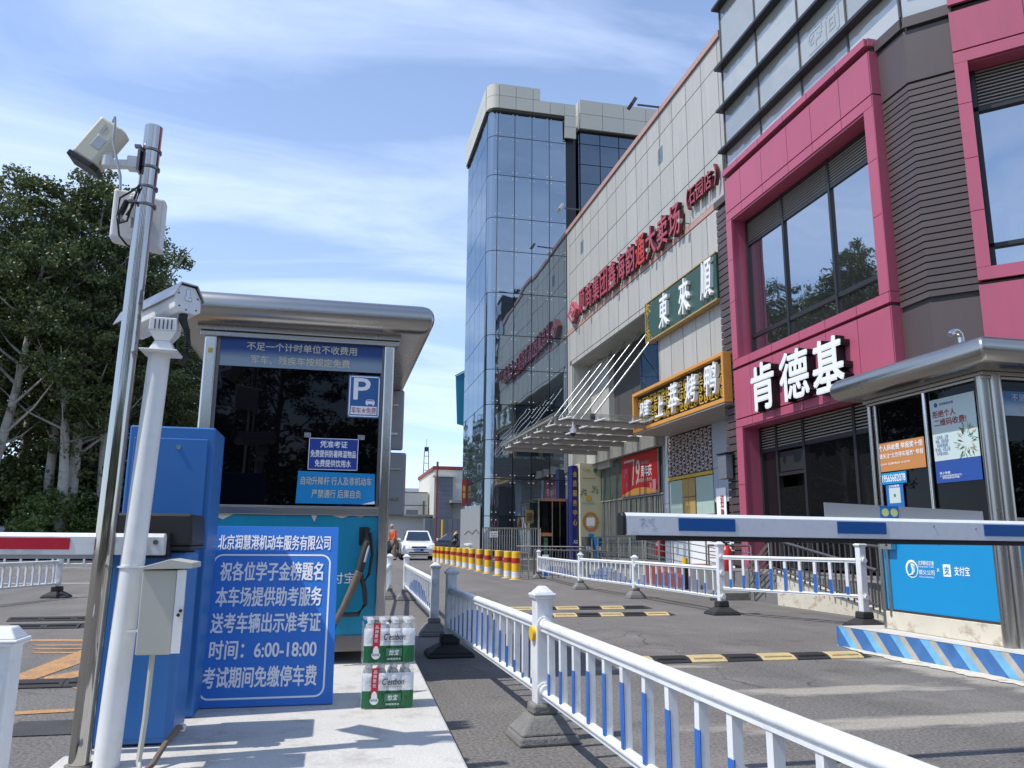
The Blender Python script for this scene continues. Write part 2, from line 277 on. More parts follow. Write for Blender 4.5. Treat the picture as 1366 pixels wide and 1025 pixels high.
def striped(name):
    m = mat(name, (.4, .4, .4), .7, var=0, bump=.2); t = m.node_tree; b = [n for n in t.nodes if n.type == 'BSDF_PRINCIPLED'][0]
    g = N(t, 'ShaderNodeNewGeometry'); s = N(t, 'ShaderNodeSeparateXYZ'); t.links.new(g.outputs['Position'], s.inputs[0])
    v = math_node(t, 'FRACT', math_node(t, 'MULTIPLY', math_node(t, 'ADD', math_node(t, 'SUBTRACT', 10.0, s.outputs[1]), math_node(t, 'MULTIPLY', s.outputs[2], .9)), 2.95))
    r_ = N(t, 'ShaderNodeValToRGB'); r_.color_ramp.interpolation = 'CONSTANT'; e = r_.color_ramp.elements
    e[0].position = 0; e[0].color = (.045, .15, .38, 1); e[1].position = .5; e[1].color = (.16, .42, .66, 1); x = e.new(.78); x.color = (.42, .39, .34, 1)
    t.links.new(v, r_.inputs[0]); n = N(t, 'ShaderNodeTexNoise'); n.inputs['Scale'].default_value = 9; n.inputs['Detail'].default_value = 6; t.links.new(g.outputs['Position'], n.inputs[0])
    sc_ = N(t, 'ShaderNodeVectorMath', operation='SCALE'); t.links.new(r_.outputs[0], sc_.inputs[0]); t.links.new(math_node(t, 'MULTIPLY_ADD', n.outputs[0], .8, .6), sc_.inputs['Scale'])
    t.links.new(sc_.outputs[0], b.inputs['Base Color']); return m
M_kerb = striped('kerb_stripes')

# ------------------------------------------------------------------ mesh helpers
ORG = {}
class MB:
    def __init__(s): s.v = []; s.f = []; s.m = []
    def add(s, vs, fs, mi=0):
        b = len(s.v); s.v += [tuple(v) for v in vs]; s.f += [tuple(b + i for i in f) for f in fs]; s.m += [mi] * len(fs); return s
    def box(s, x0, x1, y0, y1, z0, z1, mi=0):
        x0, x1 = sorted((x0, x1)); y0, y1 = sorted((y0, y1)); z0, z1 = sorted((z0, z1))
        return s.add([(x0, y0, z0), (x1, y0, z0), (x1, y1, z0), (x0, y1, z0), (x0, y0, z1), (x1, y0, z1), (x1, y1, z1), (x0, y1, z1)],
                     [(0, 3, 2, 1), (4, 5, 6, 7), (0, 1, 5, 4), (1, 2, 6, 5), (2, 3, 7, 6), (3, 0, 4, 7)], mi)
    def fbox(s, C, u, v, w, h, t, mi=0):      # box of w x h in the plane (u, v), t thick along n = u x v
        C, u, v = Vector(C), Vector(u), Vector(v); n = u.cross(v)
        P = [C + u * (a * w / 2) + v * (b * h / 2) + n * c for c in (0, t) for (a, b) in ((-1, -1), (1, -1), (1, 1), (-1, 1))]
        return s.add(P, [(0, 3, 2, 1), (4, 5, 6, 7), (0, 1, 5, 4), (1, 2, 6, 5), (2, 3, 7, 6), (3, 0, 4, 7)], mi)
    def beam(s, a, b, w, h, mi=0, up=(0, 0, 1)):
        a, b = Vector(a), Vector(b); d = (b - a).normalized(); side = d.cross(Vector(up)).normalized(); u2 = side.cross(d)
        P = [p + side * (i * w / 2) + u2 * (j * h / 2) for p in (a, b) for (i, j) in ((-1, -1), (1, -1), (1, 1), (-1, 1))]
        return s.add(P, [(0, 1, 2, 3), (7, 6, 5, 4), (4, 5, 1, 0), (5, 6, 2, 1), (6, 7, 3, 2), (7, 4, 0, 3)], mi)
    def cyl(s, a, b, r, n=12, r1=None, mi=0, caps=True):
        a, b = Vector(a), Vector(b); d = (b - a).normalized(); t = Vector((0, 0, 1)) if abs(d.z) < .9 else Vector((1, 0, 0))
        x = d.cross(t).normalized(); y = d.cross(x); r1 = r if r1 is None else r1
        P = [p + (x * math.cos(2 * math.pi * i / n) + y * math.sin(2 * math.pi * i / n)) * rr for p, rr in ((a, r), (b, r1)) for i in range(n)]
        F = [(i, (i + 1) % n, n + (i + 1) % n, n + i) for i in range(n)]
        if caps: F += [tuple(range(n))[::-1], tuple(range(n, 2 * n))]
        return s.add(P, F, mi)
    def tube(s, pts, r, n=8, mi=0):
        pts = [Vector(p) for p in pts]; rings = []
        rs = r if isinstance(r, (list, tuple)) else [r] * len(pts)
        for k, p in enumerate(pts):
            d = (pts[min(k + 1, len(pts) - 1)] - pts[max(k - 1, 0)]).normalized(); t = Vector((0, 0, 1)) if abs(d.z) < .95 else Vector((1, 0, 0))
            x = d.cross(t).normalized(); y = d.cross(x)
            rings.append([p + (x * math.cos(2 * math.pi * i / n) + y * math.sin(2 * math.pi * i / n)) * rs[k] for i in range(n)])
        P = [q for rg in rings for q in rg]; F = []
        for k in range(len(pts) - 1):
            F += [(k * n + i, k * n + (i + 1) % n, (k + 1) * n + (i + 1) % n, (k + 1) * n + i) for i in range(n)]
        F += [tuple(range(n))[::-1], tuple(range((len(pts) - 1) * n, len(pts) * n))]
        return s.add(P, F, mi)
    def prism(s, poly, a, vec, mi=0):         # polygon points (3-D) extruded by vec
        P = [Vector(p) + Vector(a) for p in poly]; n = len(P); V2 = Vector(vec)
        return s.add(P + [p + V2 for p in P], [tuple(range(n))[::-1], tuple(range(n, 2 * n))] + [(i, (i + 1) % n, n + (i + 1) % n, n + i) for i in range(n)], mi)
    def frustum(s, c, w0, d0, w1, d1, z0, z1, mi=0):
        x, y = c
        return s.add([(x - w0 / 2, y - d0 / 2, z0), (x + w0 / 2, y - d0 / 2, z0), (x + w0 / 2, y + d0 / 2, z0), (x - w0 / 2, y + d0 / 2, z0),
                      (x - w1 / 2, y - d1 / 2, z1), (x + w1 / 2, y - d1 / 2, z1), (x + w1 / 2, y + d1 / 2, z1), (x - w1 / 2, y + d1 / 2, z1)],
                     [(0, 3, 2, 1), (4, 5, 6, 7), (0, 1, 5, 4), (1, 2, 6, 5), (2, 3, 7, 6), (3, 0, 4, 7)], mi)
    def mesh(s, name, mats, org=(0, 0, 0), smooth=False):
        me = bpy.data.meshes.new(name); o = Vector(org)
        me.from_pydata([tuple(Vector(v) - o) for v in s.v], [], s.f)
        for m in (mats if isinstance(mats, (list, tuple)) else [mats]): me.materials.append(m)
        me.polygons.foreach_set('material_index', s.m)
        import bmesh
        bm = bmesh.new(); bm.from_mesh(me); bmesh.ops.recalc_face_normals(bm, faces=bm.faces[:]); bm.to_mesh(me); bm.free()
        if smooth:
            me.polygons.foreach_set('use_smooth', [True] * len(me.polygons))
            try: me.set_sharp_from_angle(angle=R(40))
            except Exception: pass
        return me

def tag(o, label=None, cat=None, group=None, kind=None):
    if label: o['label'] = label
    if cat: o['category'] = cat
    if group: o['group'] = group
    if kind: o['kind'] = kind
    return o
def thing(name, label, cat, loc=(0, 0, 0), group=None):
    o = bpy.data.objects.new(name, None); o.empty_display_size = .1; COL.objects.link(o); o.location = loc; ORG[o.name] = Vector(loc)
    return tag(o, label, cat, group)
def obj(name, mb, mats, parent=None, bevel=0, smooth=False, org=None, kind=None, seg=2):
    if parent is not None: og = ORG[parent.name]
    else: og = Vector(org if org is not None else (0, 0, 0))
    o = bpy.data.objects.new(name, mb.mesh(name, mats, og, smooth)); COL.objects.link(o)
    if parent is not None: o.parent = parent
    else: o.location = og
    ORG[o.name] = og
    if bevel:
        b = o.modifiers.new('bevel', 'BEVEL'); b.width = bevel; b.segments = seg; b.limit_method = 'ANGLE'; b.angle_limit = R(40)
    if kind: o['kind'] = kind
    return o
def inst(name, me, loc, parent, kind=None):
    o = bpy.data.objects.new(name, me); COL.objects.link(o); loc = Vector(loc)
    if parent is not None: o.parent = parent; o.location = loc - ORG[parent.name]
    else: o.location = loc
    ORG[o.name] = loc
    if kind: o['kind'] = kind
    return o
def copy_tree(o, loc=None, parent=None):
    c = o.copy(); COL.objects.link(c)
    if parent is not None: c.parent = parent
    if loc is not None: c.location = loc
    ORG[c.name] = Vector(loc) if loc is not None else ORG.get(o.name, Vector())
    for ch in list(o.children): copy_tree(ch, None, c)
    return c
def struct(name, mb, m): return obj(name, mb, m, kind='structure')

TQ = []
XU, YU, ZU = Vector((1, 0, 0)), Vector((0, 1, 0)), Vector((0, 0, 1))
FY = (XU, ZU); FX = (-YU, ZU)                 # faces looking to -Y and to -X
def text(s, C, fr, w, h, m, parent, ext=.002, bold=.02, side=None, name='lettering', shear=0.0, mname=None):
    cu = bpy.data.curves.new('txt', 'FONT'); cu.body = s; cu.resolution_u = 3; cu.size = 1; cu.shear = shear; cu.align_x = 'CENTER'
    o = bpy.data.objects.new('txt_tmp', cu); COL.objects.link(o); TQ.append((o, C, fr, w, h, m, parent, ext, side, name, bold, len(s.split('\n'))))
def flush_texts():
    bpy.context.view_layer.update(); dg = bpy.context.evaluated_depsgraph_get()
    for (o, C, fr, w, h, m, parent, ext, side, name, bold, nl) in TQ:
        me = bpy.data.meshes.new_from_object(o.evaluated_get(dg)); me.name = name
        vs_ = [v.co.copy() for v in me.vertices]; fs = [tuple(p.vertices) for p in me.polygons]
        x0, x1 = min(v.x for v in vs_), max(v.x for v in vs_); y0, y1 = min(v.y for v in vs_), max(v.y for v in vs_)
        if w is None: w = h * (x1 - x0) / (y1 - y0)
        u, v_ = fr; n = u.cross(v_); C = Vector(C)
        def at(p, d): return C + u * ((p.x - (x0 + x1) / 2) / (x1 - x0) * w) + v_ * ((p.y - (y0 + y1) / 2) / (y1 - y0) * h) + n * d
        mb = MB(); cnt = {}
        if ext > .006:
            for f in fs:
                for i in range(len(f)): cnt[(f[i], f[(i + 1) % len(f)])] = 1
        bd = bold * h / nl * .55       # heavier weight: the strokes are laid down again slightly shifted
        offs = [(0, 0)] + ([(bd, bd * .5), (-bd, -bd * .5), (-bd * .5, bd), (bd * .5, -bd)] if bold > .005 else [])
        for k, (ox, oy) in enumerate(offs):
            b0, nv = len(mb.v), len(vs_); sh = u * ox + v_ * oy; dz = -k * (.00012 if ext < .01 else .0007)
            mb.v += [tuple(at(p, ext + dz) + sh) for p in vs_]; mb.f += [tuple(q + b0 for q in f) for f in fs]; mb.m += [0] * len(fs)
            if cnt:
                mb.v += [tuple(at(p, 0) + sh) for p in vs_]
                for (a, b) in cnt:
                    if (b, a) not in cnt: mb.f.append((b + b0, a + b0, a + nv + b0, b + nv + b0)); mb.m.append(1 if side else 0)
        og = ORG[parent.name]; m2 = bpy.data.meshes.new(name); m2.from_pydata([tuple(Vector(q) - og) for q in mb.v], [], mb.f)
        m2.materials.append(m)
        if side: m2.materials.append(side)
        m2.polygons.foreach_set('material_index', mb.m)
        t = bpy.data.objects.new(name, m2); COL.objects.link(t); t.parent = parent; ORG[t.name] = og
        cu = o.data; bpy.data.objects.remove(o); bpy.data.curves.remove(cu); bpy.data.meshes.remove(me)
    TQ.clear()
def plate(name, C, fr, w, h, t, m, parent, bevel=0):
    return obj(name, MB().fbox(C, fr[0], fr[1], w, h, t), m, parent, bevel=bevel)

# ------------------------------------------------------------------ ground
struct('ground', MB().add([(-1500, -1500, 0), (1500, -1500, 0), (1500, 1500, 0), (-1500, 1500, 0)], [(0, 1, 2, 3)]), M_asphalt)
struct('grass_verge', MB().add([(-60, 33.5, .01), (-3, 33.5, .01), (-3, 80, .01), (-60, 80, .01)], [(0, 1, 2, 3)]), M_grass)
struct('verge_kerb', MB().box(-60, -3, 33.2, 33.5, 0, .1), M_concrete)
mb = MB()
for y in (18.9, 28.5): mb.box(-30, -4.4, y, y + .14, .001, .005)
struct('lane_line', mb, M_lane)
def rough_patch(x0, x1, y0, y1, z, seed, n=70, bend=0.0):      # worn repair strip with a ragged outline
    r_ = random.Random(seed); ph = [r_.uniform(0, 6.28) for _ in range(8)]
    def w_(t, k): return .30 * math.sin(5 * t + ph[k]) + .22 * math.sin(13 * t + ph[k + 1]) + .16 * math.sin(31 * t + ph[k + 2]) + .12 * math.sin(67 * t + ph[k + 3]) + r_.uniform(-.12, .12)
    lo, hi = [], []
    for i in range(n + 1):
        t = i / n; e = min(1, t * 6, (1 - t) * 6) ** .6; yc = (y0 + y1) / 2 + bend * math.sin(3.1 * t) ; h = (y1 - y0) / 2 * e; x = x0 + (x1 - x0) * t
        lo.append((x, yc - h * (1 + w_(t * 2, 0) * .8), z)); hi.append((x, yc + h * (1 + w_(t * 2, 4) * .8), z))
    mb = MB(); mb.add(lo + hi, [(i, i + 1, n + 2 + i, n + 1 + i) for i in range(n)]); return mb
def blob(cx, cy, lx, ly, z, seed, n=46, ang=0.0, mb=None):
    r_ = random.Random(seed); ph = [r_.uniform(0, 6.28) for _ in range(6)]; P = []
    for i in range(n):
        a = 2 * math.pi * i / n; k = 1 + .10 * math.sin(3 * a + ph[0]) + .09 * math.sin(7 * a + ph[1]) + .06 * math.sin(13 * a + ph[2]) + r_.uniform(-.05, .05)
        x, y = lx * k * math.cos(a), ly * k * math.sin(a); P.append((cx + x * math.cos(ang) - y * math.sin(ang), cy + x * math.sin(ang) + y * math.cos(ang), z))
    mb = mb or MB(); return mb.add(P, [tuple(range(n))])
mb = rough_patch(-1.4, 1.4, -.10, .10, .006, 19); mb.v = [(4.72 + y, 5.5 - x, z) for x, y, z in mb.v]; struct('concrete_patch', mb, M_cream)
# ------------------------------------------------------------------ glass tower
SHARE = {}
def box_mesh(name, sx, sy, sz, m, key=None, bev=0.0):
    k = (name, round(sx, 3), round(sy, 3), round(sz, 3), m.name)
    if k not in SHARE:
        mb = MB()
        if bev:
            a = min(bev, sx / 3, sy / 3, sz / 3)
        mb.box(-sx / 2, sx / 2, -sy / 2, sy / 2, -sz / 2, sz / 2); SHARE[k] = mb.mesh(name, m)
    return SHARE[k]
def pbox(name, x0, x1, y0, y1, z0, z1, m, parent):
    return inst(name, box_mesh(name, abs(x1 - x0), abs(y1 - y0), abs(z1 - z0), m), ((x0 + x1) / 2, (y0 + y1) / 2, (z0 + z1) / 2), parent)
tw = thing('glass_tower', 'tall blue glass stair tower with a rounded corner and beige parapet', 'glass tower', (6.5, 29.5, 0))
TY = 27.5; rows = [0.0, 1.81, 3.11, 4.49, 5.77, 7.06, 8.35, 9.97, 11.6, 12.92, 14.64, 16.25, 17.33]
cols = [5.47, 6.14, 6.82, 7.51, 8.19]; G_ = .012
obj('frame', MB().box(5.47, 8.6, 27.56, 32.4, 0, 17.3).box(5.18, 5.6, 27.85, 32.4, 0, 17.3), M_frame, tw)
bolts = MB()
for j in range(12):
    z0, z1 = rows[j] + G_, rows[j + 1] - G_
    for i in range(4):
        pbox('glass_pane', cols[i] + G_, cols[i + 1] - G_, TY, TY + .03, z0, z1, M_tower, tw)
        for x in (cols[i] + .08, cols[i + 1] - .08):
            for z in (z0 + .12, z1 - .12): bolts.cyl((x, TY, z), (x, TY - .015, z), .022, 6)
    # curved corner pane
    n = 10; P = []
    for k in range(n + 1):
        a = math.pi / 2 * k / n; P.append((5.46 - .33 * math.sin(a), TY + .33 - .33 * math.cos(a)))
    mb = MB(); mb.v = [(x, y, z) for z in (z0, z1) for x, y in P]; mb.f = [(k, k + 1, n + 2 + k, n + 1 + k) for k in range(n)]; mb.m = [0] * n; obj('corner_pane', mb, M_tower, tw, smooth=True)
    for z in (z0 + .12, z1 - .12): bolts.cyl((5.40, TY + .008, z), (5.40, TY - .01, z), .022, 6)
    ys = [27.86, 29.0, 30.1, 31.25, 32.4]
    for i in range(4): pbox('glass_pane', 5.12, 5.15, ys[i] + G_, ys[i + 1] - G_, z0, z1, M_tower, tw)
obj('glass_fixing', bolts, M_3dw, tw, kind='stuff')
# parapet of beige panels
def corner_strip(nm, x0, y0, r, off, z0, z1, m, par):
    n = 10; P = []
    for k in range(n + 1):
        a = math.pi / 2 * k / n; P.append((x0 - (r + off) * math.sin(a), y0 + r - (r + off) * math.cos(a)))
    Q = [(x0 - (r - .2) * math.sin(math.pi / 2 * k / n), y0 + r - (r - .2) * math.cos(math.pi / 2 * k / n)) for k in range(n + 1)]
    mb = MB(); mb.v = [(x, y, z) for z in (z0, z1) for x, y in P] + [(x, y, z) for z in (z0, z1) for x, y in Q]; N1 = n + 1
    for k in range(n): mb.f += [(k, k + 1, N1 + k + 1, N1 + k), (k, 2 * N1 + k, 2 * N1 + k + 1, k + 1), (N1 + k, N1 + k + 1, 3 * N1 + k + 1, 3 * N1 + k)]
    mb.m = [0] * len(mb.f); return obj(nm, mb, m, par, smooth=True)
PF = 27.32
obj('parapet_core', MB().box(5.3, 8.19, 27.42, 32.5, 17.34, 17.85).box(5.3, 7.1, 27.42, 32.5, 17.85, 18.34).box(5.25, 8.2, 27.38, 32.4, 17.26, 17.345).box(5.075, 5.3, 27.8, 32.5, 17.26, 18.34), M_joint, tw)
for (z0, z1) in ((17.35, 17.86), (17.875, 18.36)):
    corner_strip('parapet_corner', 5.46, PF, .42, .0, z0, z1, M_parapet, tw)
    for (a, b) in ((5.475, 6.13), (6.145, 6.81), (6.825, 7.10 if z0 > 17.5 else 7.50), (7.515, 8.09)):
        if z0 > 17.5 and a > 7.2: continue
        pbox('parapet_panel', a, b, PF, PF + .06, z0, z1, M_parapet, tw)
    for k in range(4): pbox('parapet_panel', 5.02, 5.06, 27.76 + k * 1.2, 27.745 + (k + 1) * 1.2, z0, z1, M_parapet, tw)
pbox('parapet_panel', 8.10, 8.55, PF, PF + .06, 16.9, 17.36, M_parapet, tw); pbox('parapet_panel', 8.10, 8.55, PF, PF + .06, 17.375, 17.86, M_parapet, tw); pbox('parapet_panel', 8.10, 8.55, PF, PF + .06, 16.42, 16.885, M_parapet, tw)
# second glass block behind the parapet line of the grey building
b2_ = thing('glass_block', 'lower blue glass block with a beige parapet right of the rounded glass tower', 'building', (11, 29.5, 0))
obj('core', MB().box(8.78, 16, 27.62, 33, 0, 17.3).box(8.2, 8.8, 28.8, 33, 0, 16.4), M_frame, b2_)
zr = [12.0, 13.5, 14.69, 15.49, 16.36, 16.86]; xr = [8.78, 9.61, 10.40, 11.2, 12.0, 12.8, 13.6, 14.4]
for j in range(5):
    for i in range(7): pbox('glass_pane', xr[i] + .015, xr[i + 1] - .015, 27.55, 27.58, zr[j] + .015, zr[j + 1] - .015, M_blkglass, b2_)
    for (a, b) in ((27.62, 28.2), (28.22, 28.8)): pbox('glass_pane', 8.74, 8.765, a, b, zr[j] + .015, zr[j + 1] - .015, M_blkglass, b2_)
    pbox('glass_pane', 8.24, 8.5, 28.76, 28.79, zr[j] + .015, zr[j + 1] - .015, M_blkglass, b2_); pbox('glass_pane', 8.52, 8.73, 28.76, 28.79, zr[j] + .015, zr[j + 1] - .015, M_blkglass, b2_)
for (z0, z1) in ((16.92, 17.54), (17.555, 18.15)):
    for (a, b) in ((8.72, 9.66), (9.675, 10.55), (10.565, 11.5), (11.515, 12.5), (12.515, 13.6)): pbox('parapet_panel', a, b, 27.35, 27.45, z0, z1, M_parapet, b2_)
    pbox('parapet_panel', 8.70, 8.715, 27.46, 28.7, z0, z1, M_parapet, b2_)
obj('parapet_core', MB().box(8.73, 13.5, 27.46, 29, 16.88, 18.1), M_joint, b2_)

# ------------------------------------------------------------------ grey market hall
gb = thing('market_hall', 'long grey panel clad market hall with a salmon stripe and red rooftop lettering', 'building', (10, 21, 0))
GX = 8.2; Yc = [27.48 - .858 * k for k in range(16)]; zr = [12.46, 11.85, 10.75, 9.69, 8.60]
obj('core', MB().box(8.26, 16, 15.36, 27.49, 7.26, 12.5).box(8.26, 16, 14.95, 15.37, 8.9, 12.5).box(9.1, 16, 15.0, 27.49, 0, 7.3), M_joint, gb)
def gpanel(y1, y0, z1, z0, x=GX): return pbox('cladding_panel', x, x + .05, y0 + .013, y1 - .013, z0 + .013, z1 - .013, M_panel, gb)
gpanel(27.49, 27.2, 12.46, 8.60)
Y2 = [27.2] + [27.2 - .858 * k for k in range(1, 16)]
for j in range(4):
    for k in range(15): gpanel(Y2[k], max(Y2[k + 1], 14.93 if j < 3 else 15.37), zr[j], zr[j + 1])
Y2[14] = 15.37
for k in range(14):
    gpanel(Y2[k], Y2[k + 1], 8.44, 7.40); 
    if Y2[k] > 19.3: gpanel(Y2[k], Y2[k + 1], 7.40, 7.24)
gpanel(27.49, 27.2, 8.44, 3.4); gpanel(27.2, 26.95, 7.40, 3.4)
for k in range(5): pbox('roof_trim', GX - .05, GX + .12, 27.49 - 2.50 * (k + 1) + .008, 27.49 - 2.50 * k, 12.465, 12.62, M_stripe, gb)
for k in range(5): pbox('salmon_stripe', GX - .012, GX + .05, 27.49 - 2.42 * (k + 1) + .008, 27.49 - 2.42 * k, 8.452, 8.592, M_stripe, gb)
# recess above the canopy: soffit, back glazing, braces
obj('pier', MB().box(GX + .052, 9.6, 26.93, 27.48, 0.3, 7.235), M_panel, gb)
for k in range(9): pbox('soffit_panel', GX + .02, 9.9, Y2[k] - .858 + .01, Y2[k] - .01, 7.225, 7.245, M_canbeam, gb)
obj('glazing', MB().box(9.0, 9.05, 20.9, 22.4, 3.9, 7.2).box(9.5, 9.55, 19.0, 26.9, 3.9, 7.2), M_blkglass, gb)
mb = MB()
for (a, b_) in (((9.42, 24.6, 4.0), (9.42, 21.5, 7.0)), ((9.42, 23.0, 4.0), (9.42, 19.8, 7.0)), ((9.42, 21.5, 4.2), (9.42, 24.0, 6.2)), ((9.42, 20.0, 4.0), (9.42, 22.4, 6.0))): mb.beam(a, b_, .07, .07)
for z in (5.0, 6.1): mb.box(9.46, 9.5, 19.0, 26.9, z, z + .03)
for y in (20.6, 22.2, 23.8, 25.4): mb.box(9.46, 9.5, y, y + .03, 3.9, 7.2)
obj('brace', mb, M_steeld, gb)
obj('pier_panel', MB().box(8.9, 9.6, 25.0, 26.9, 3.4, 7.2), M_panel, gb)
# lower grey wall between the green and the orange sign
obj('lower_core', MB().box(8.26, 9.2, 15.36, 19.05, 4.9, 7.26), M_joint, gb)
for k in range(5): gpanel(19.0 - k * .725, 19.0 - (k + 1) * .725, 6.9, 5.05)
gpanel(19.08, 19.0, 7.2, 4.9)
pbox('salmon_stripe', GX - .01, GX + .05, 15.37, 19.0, 4.88, 5.045, M_stripe, gb)
# ground floor
obj('ground_core', MB().box(9.45, 12, 14.5, 27.4, 0, 3.9), M_joint, gb)
obj('beam_fascia', MB().box(8.75, 9.3, 20.6, 26.9, 3.62, 4.0), M_panel, gb)
for k in range(7): pbox('fascia_panel', 8.70, 8.745, 20.6 + k * .9 + .008, 20.6 + (k + 1) * .9 - .008, 3.60, 3.98, M_panel, gb)
ys = [26.2, 25.3, 24.15, 23.2, 22.2, 21.1, 20.5]
for k in range(6):
    pbox('glass_pane', 9.0, 9.03, ys[k + 1] + .02, ys[k] - .02, 2.32, 3.58, M_greenglass, gb); pbox('glass_pane', 9.02, 9.05, ys[k + 1] + .02, ys[k] - .02, .45, 2.28, M_greenglass, gb)
obj('transom', MB().box(8.97, 9.06, 20.5, 26.2, 2.28, 2.32).box(8.99, 9.06, 20.5, 26.2, .35, .45), M_canbeam, gb)
mb = MB(); rr = random.Random(8)
for k in range(60):
    y = 26.1 - k * .092; x = 8.985 + rr.uniform(-.008, .008); d_ = rr.uniform(-.05, .05); mb.beam((x, y, .5), (x, y + d_, 2.25), .006, .03)
obj('curtain_strip', mb, M_canbeam, gb, kind='stuff')
obj('wall_panel', MB().box(8.95, 9.3, 20.42, 20.75, 2.0, 3.9).box(8.95, 9.3, 20.42, 20.75, .35, 1.99), M_bluegray, gb)
obj('wall_panel', MB().box(8.95, 9.3, 16.3, 17.72, 2.72, 3.9).box(8.95, 9.3, 16.3, 17.72, 1.9, 2.71), M_bluegray, gb)
obj('wall_panel', MB().box(8.97, 9.3, 16.3, 20.4, .35, 1.42), M_3dw, gb)
obj('door_trim', MB().box(8.93, 9.0, 17.74, 20.4, 1.43, 1.62).box(8.93, 9.0, 17.74, 20.4, 2.60, 2.68), M_gold, gb)
obj('trim_strip', MB().box(8.94, 9.0, 17.74, 20.4, 3.80, 3.90), M_stripe, gb)
for (a, b_, m) in ((20.38, 19.58, M_mint), (18.75, 17.80, M_mint)): pbox('mint_board', 8.97, 9.0, b_, a, 1.64, 2.58, m, gb)
for (a, b_) in ((19.55, 19.18), (19.16, 18.78)):
    for (z0, z1) in ((1.64, 2.1), (2.115, 2.58)): pbox('plywood_board', 8.95, 8.98, b_, a, z0, z1, M_wood, gb)
# fretwork lattice
def key_pattern(mb, y1, y0, z0, z1, cell, x, th, w, mirror=False):
    ny = int(round((y1 - y0) / cell)); nz = int(round((z1 - z0) / cell)); cy, cz = (y1 - y0) / ny, (z1 - z0) / nz
    for j in range(nz):
        for i in range(ny):
            yb, zb = y1 - i * cy, z0 + j * cz; fl = (i + j) % 2
            def q(a, b, c, d):
                if fl: b, d = 1 - d, 1 - b
                mb.box(x, x + th, yb - a * cy, yb - c * cy, zb + b * cz, zb + d * cz)
            e = w / cy
            q(.08, .08, .92, .08 + e); q(.08, .08, .08 + e, .92); q(.08, .92 - e, .72, .92); q(.72 - e, .32, .72, .92); q(.34, .32, .72, .32 + e); q(.34, .32, .34 + e, .64)
for (a, b_) in ((20.38, 19.52), (19.50, 18.66), (18.64, 17.76)):
    pbox('lattice_back', 8.98, 9.0, b_, a, 2.7, 3.79, M_lattb, gb); mb = MB(); key_pattern(mb, a, b_, 2.70, 3.79, .21, 8.955, .024, .035); obj('lattice_panel', mb, M_lattice, gb)
# red rooftop lettering
s = thing('market_sign', 'row of weathered red characters with a diamond emblem on the grey facade', 'sign', (8.15, 21, 8.6))
ch = '顺商集团鑫海韵通大卖场'
for k, c in enumerate(ch):
    y = 25.25 - k * .775; m = M_3dr2 if c == '通' else M_3dr
    text(c, (8.16, y, 9.14 - .02 * k), FX, .66, .84, m, s, ext=.12, bold=.03, side=M_3ds, name='letter')
for k, c in enumerate('（石园店）'):
    text(c, (8.16, 16.92 - k * .42 if 0 < k < 4 else (16.75 if k == 0 else 15.3), 9.16), FX, .34 if 0 < k < 4 else .11, .44 if 0 < k < 4 else .52, M_3dr, s, ext=.10, bold=.02, side=M_3ds, name='letter')
D_ = [(8.17, 26.32, 8.62), (8.17, 25.78, 9.02), (8.17, 26.32, 9.45), (8.17, 26.86, 9.04)]
obj('diamond_emblem', MB().prism(D_, (0, 0, 0), (-.16, 0, 0)), M_3dr, s)
mb = MB(); cD = Vector((8.0, 26.32, 9.03))
for q in (1, -1):
    for (a0, b0_, a1, b1_) in ((-.28, .0, 0, .22), (0, .22, .28, .0), (-.14, 0, 0, .1), (0, .1, .14, 0)): mb.beam(cD + Vector((0, a0, b0_ * q)), cD + Vector((0, a1, b1_ * q)), .03, .03)
obj('emblem_lines', mb, M_pinktx, s)
for y in (26.0, 24.6, 21.9, 19.0, 16.95):
    l = thing('spotlight', {26.0: 'small spotlight at the diamond emblem end of the red lettering', 24.6: 'small spotlight below the second red character', 21.9: 'small spotlight between the red characters left of the sign middle', 19.0: 'small spotlight beside the big last characters of the red lettering', 16.95: 'small spotlight in front of the bracketed characters'}[y], 'lamp', (8.1, y, 8.6), 'small spotlights below the red lettering')
    obj('arm', MB().beam((8.2, y, 8.64), (7.97, y, 8.66), .02, .02), M_steeld, l); obj('head', MB().frustum((7.95, y), .08, .10, .11, .12, 8.64, 8.73), M_parapet, l, bevel=.01)
for (y, lb) in ((25.5, 'floodlight on a bracket at the roof edge near the glass tower'), (18.46, 'floodlight on a bracket at the roof edge high above the green sign')):
    l = thing('floodlight', lb, 'floodlight', (8.2, y, 12.6), 'roof edge floodlights')
    obj('bracket', MB().beam((8.25, y, 12.64), (7.55, y + .05, 12.66), .04, .04), M_iron, l); obj('head', MB().fbox((7.42, y, 12.62), Vector((0, -1, 0)), Vector((.5, 0, .86)), .32, .24, .10), M_iron if y < 20 else M_parapet, l, bevel=.01)
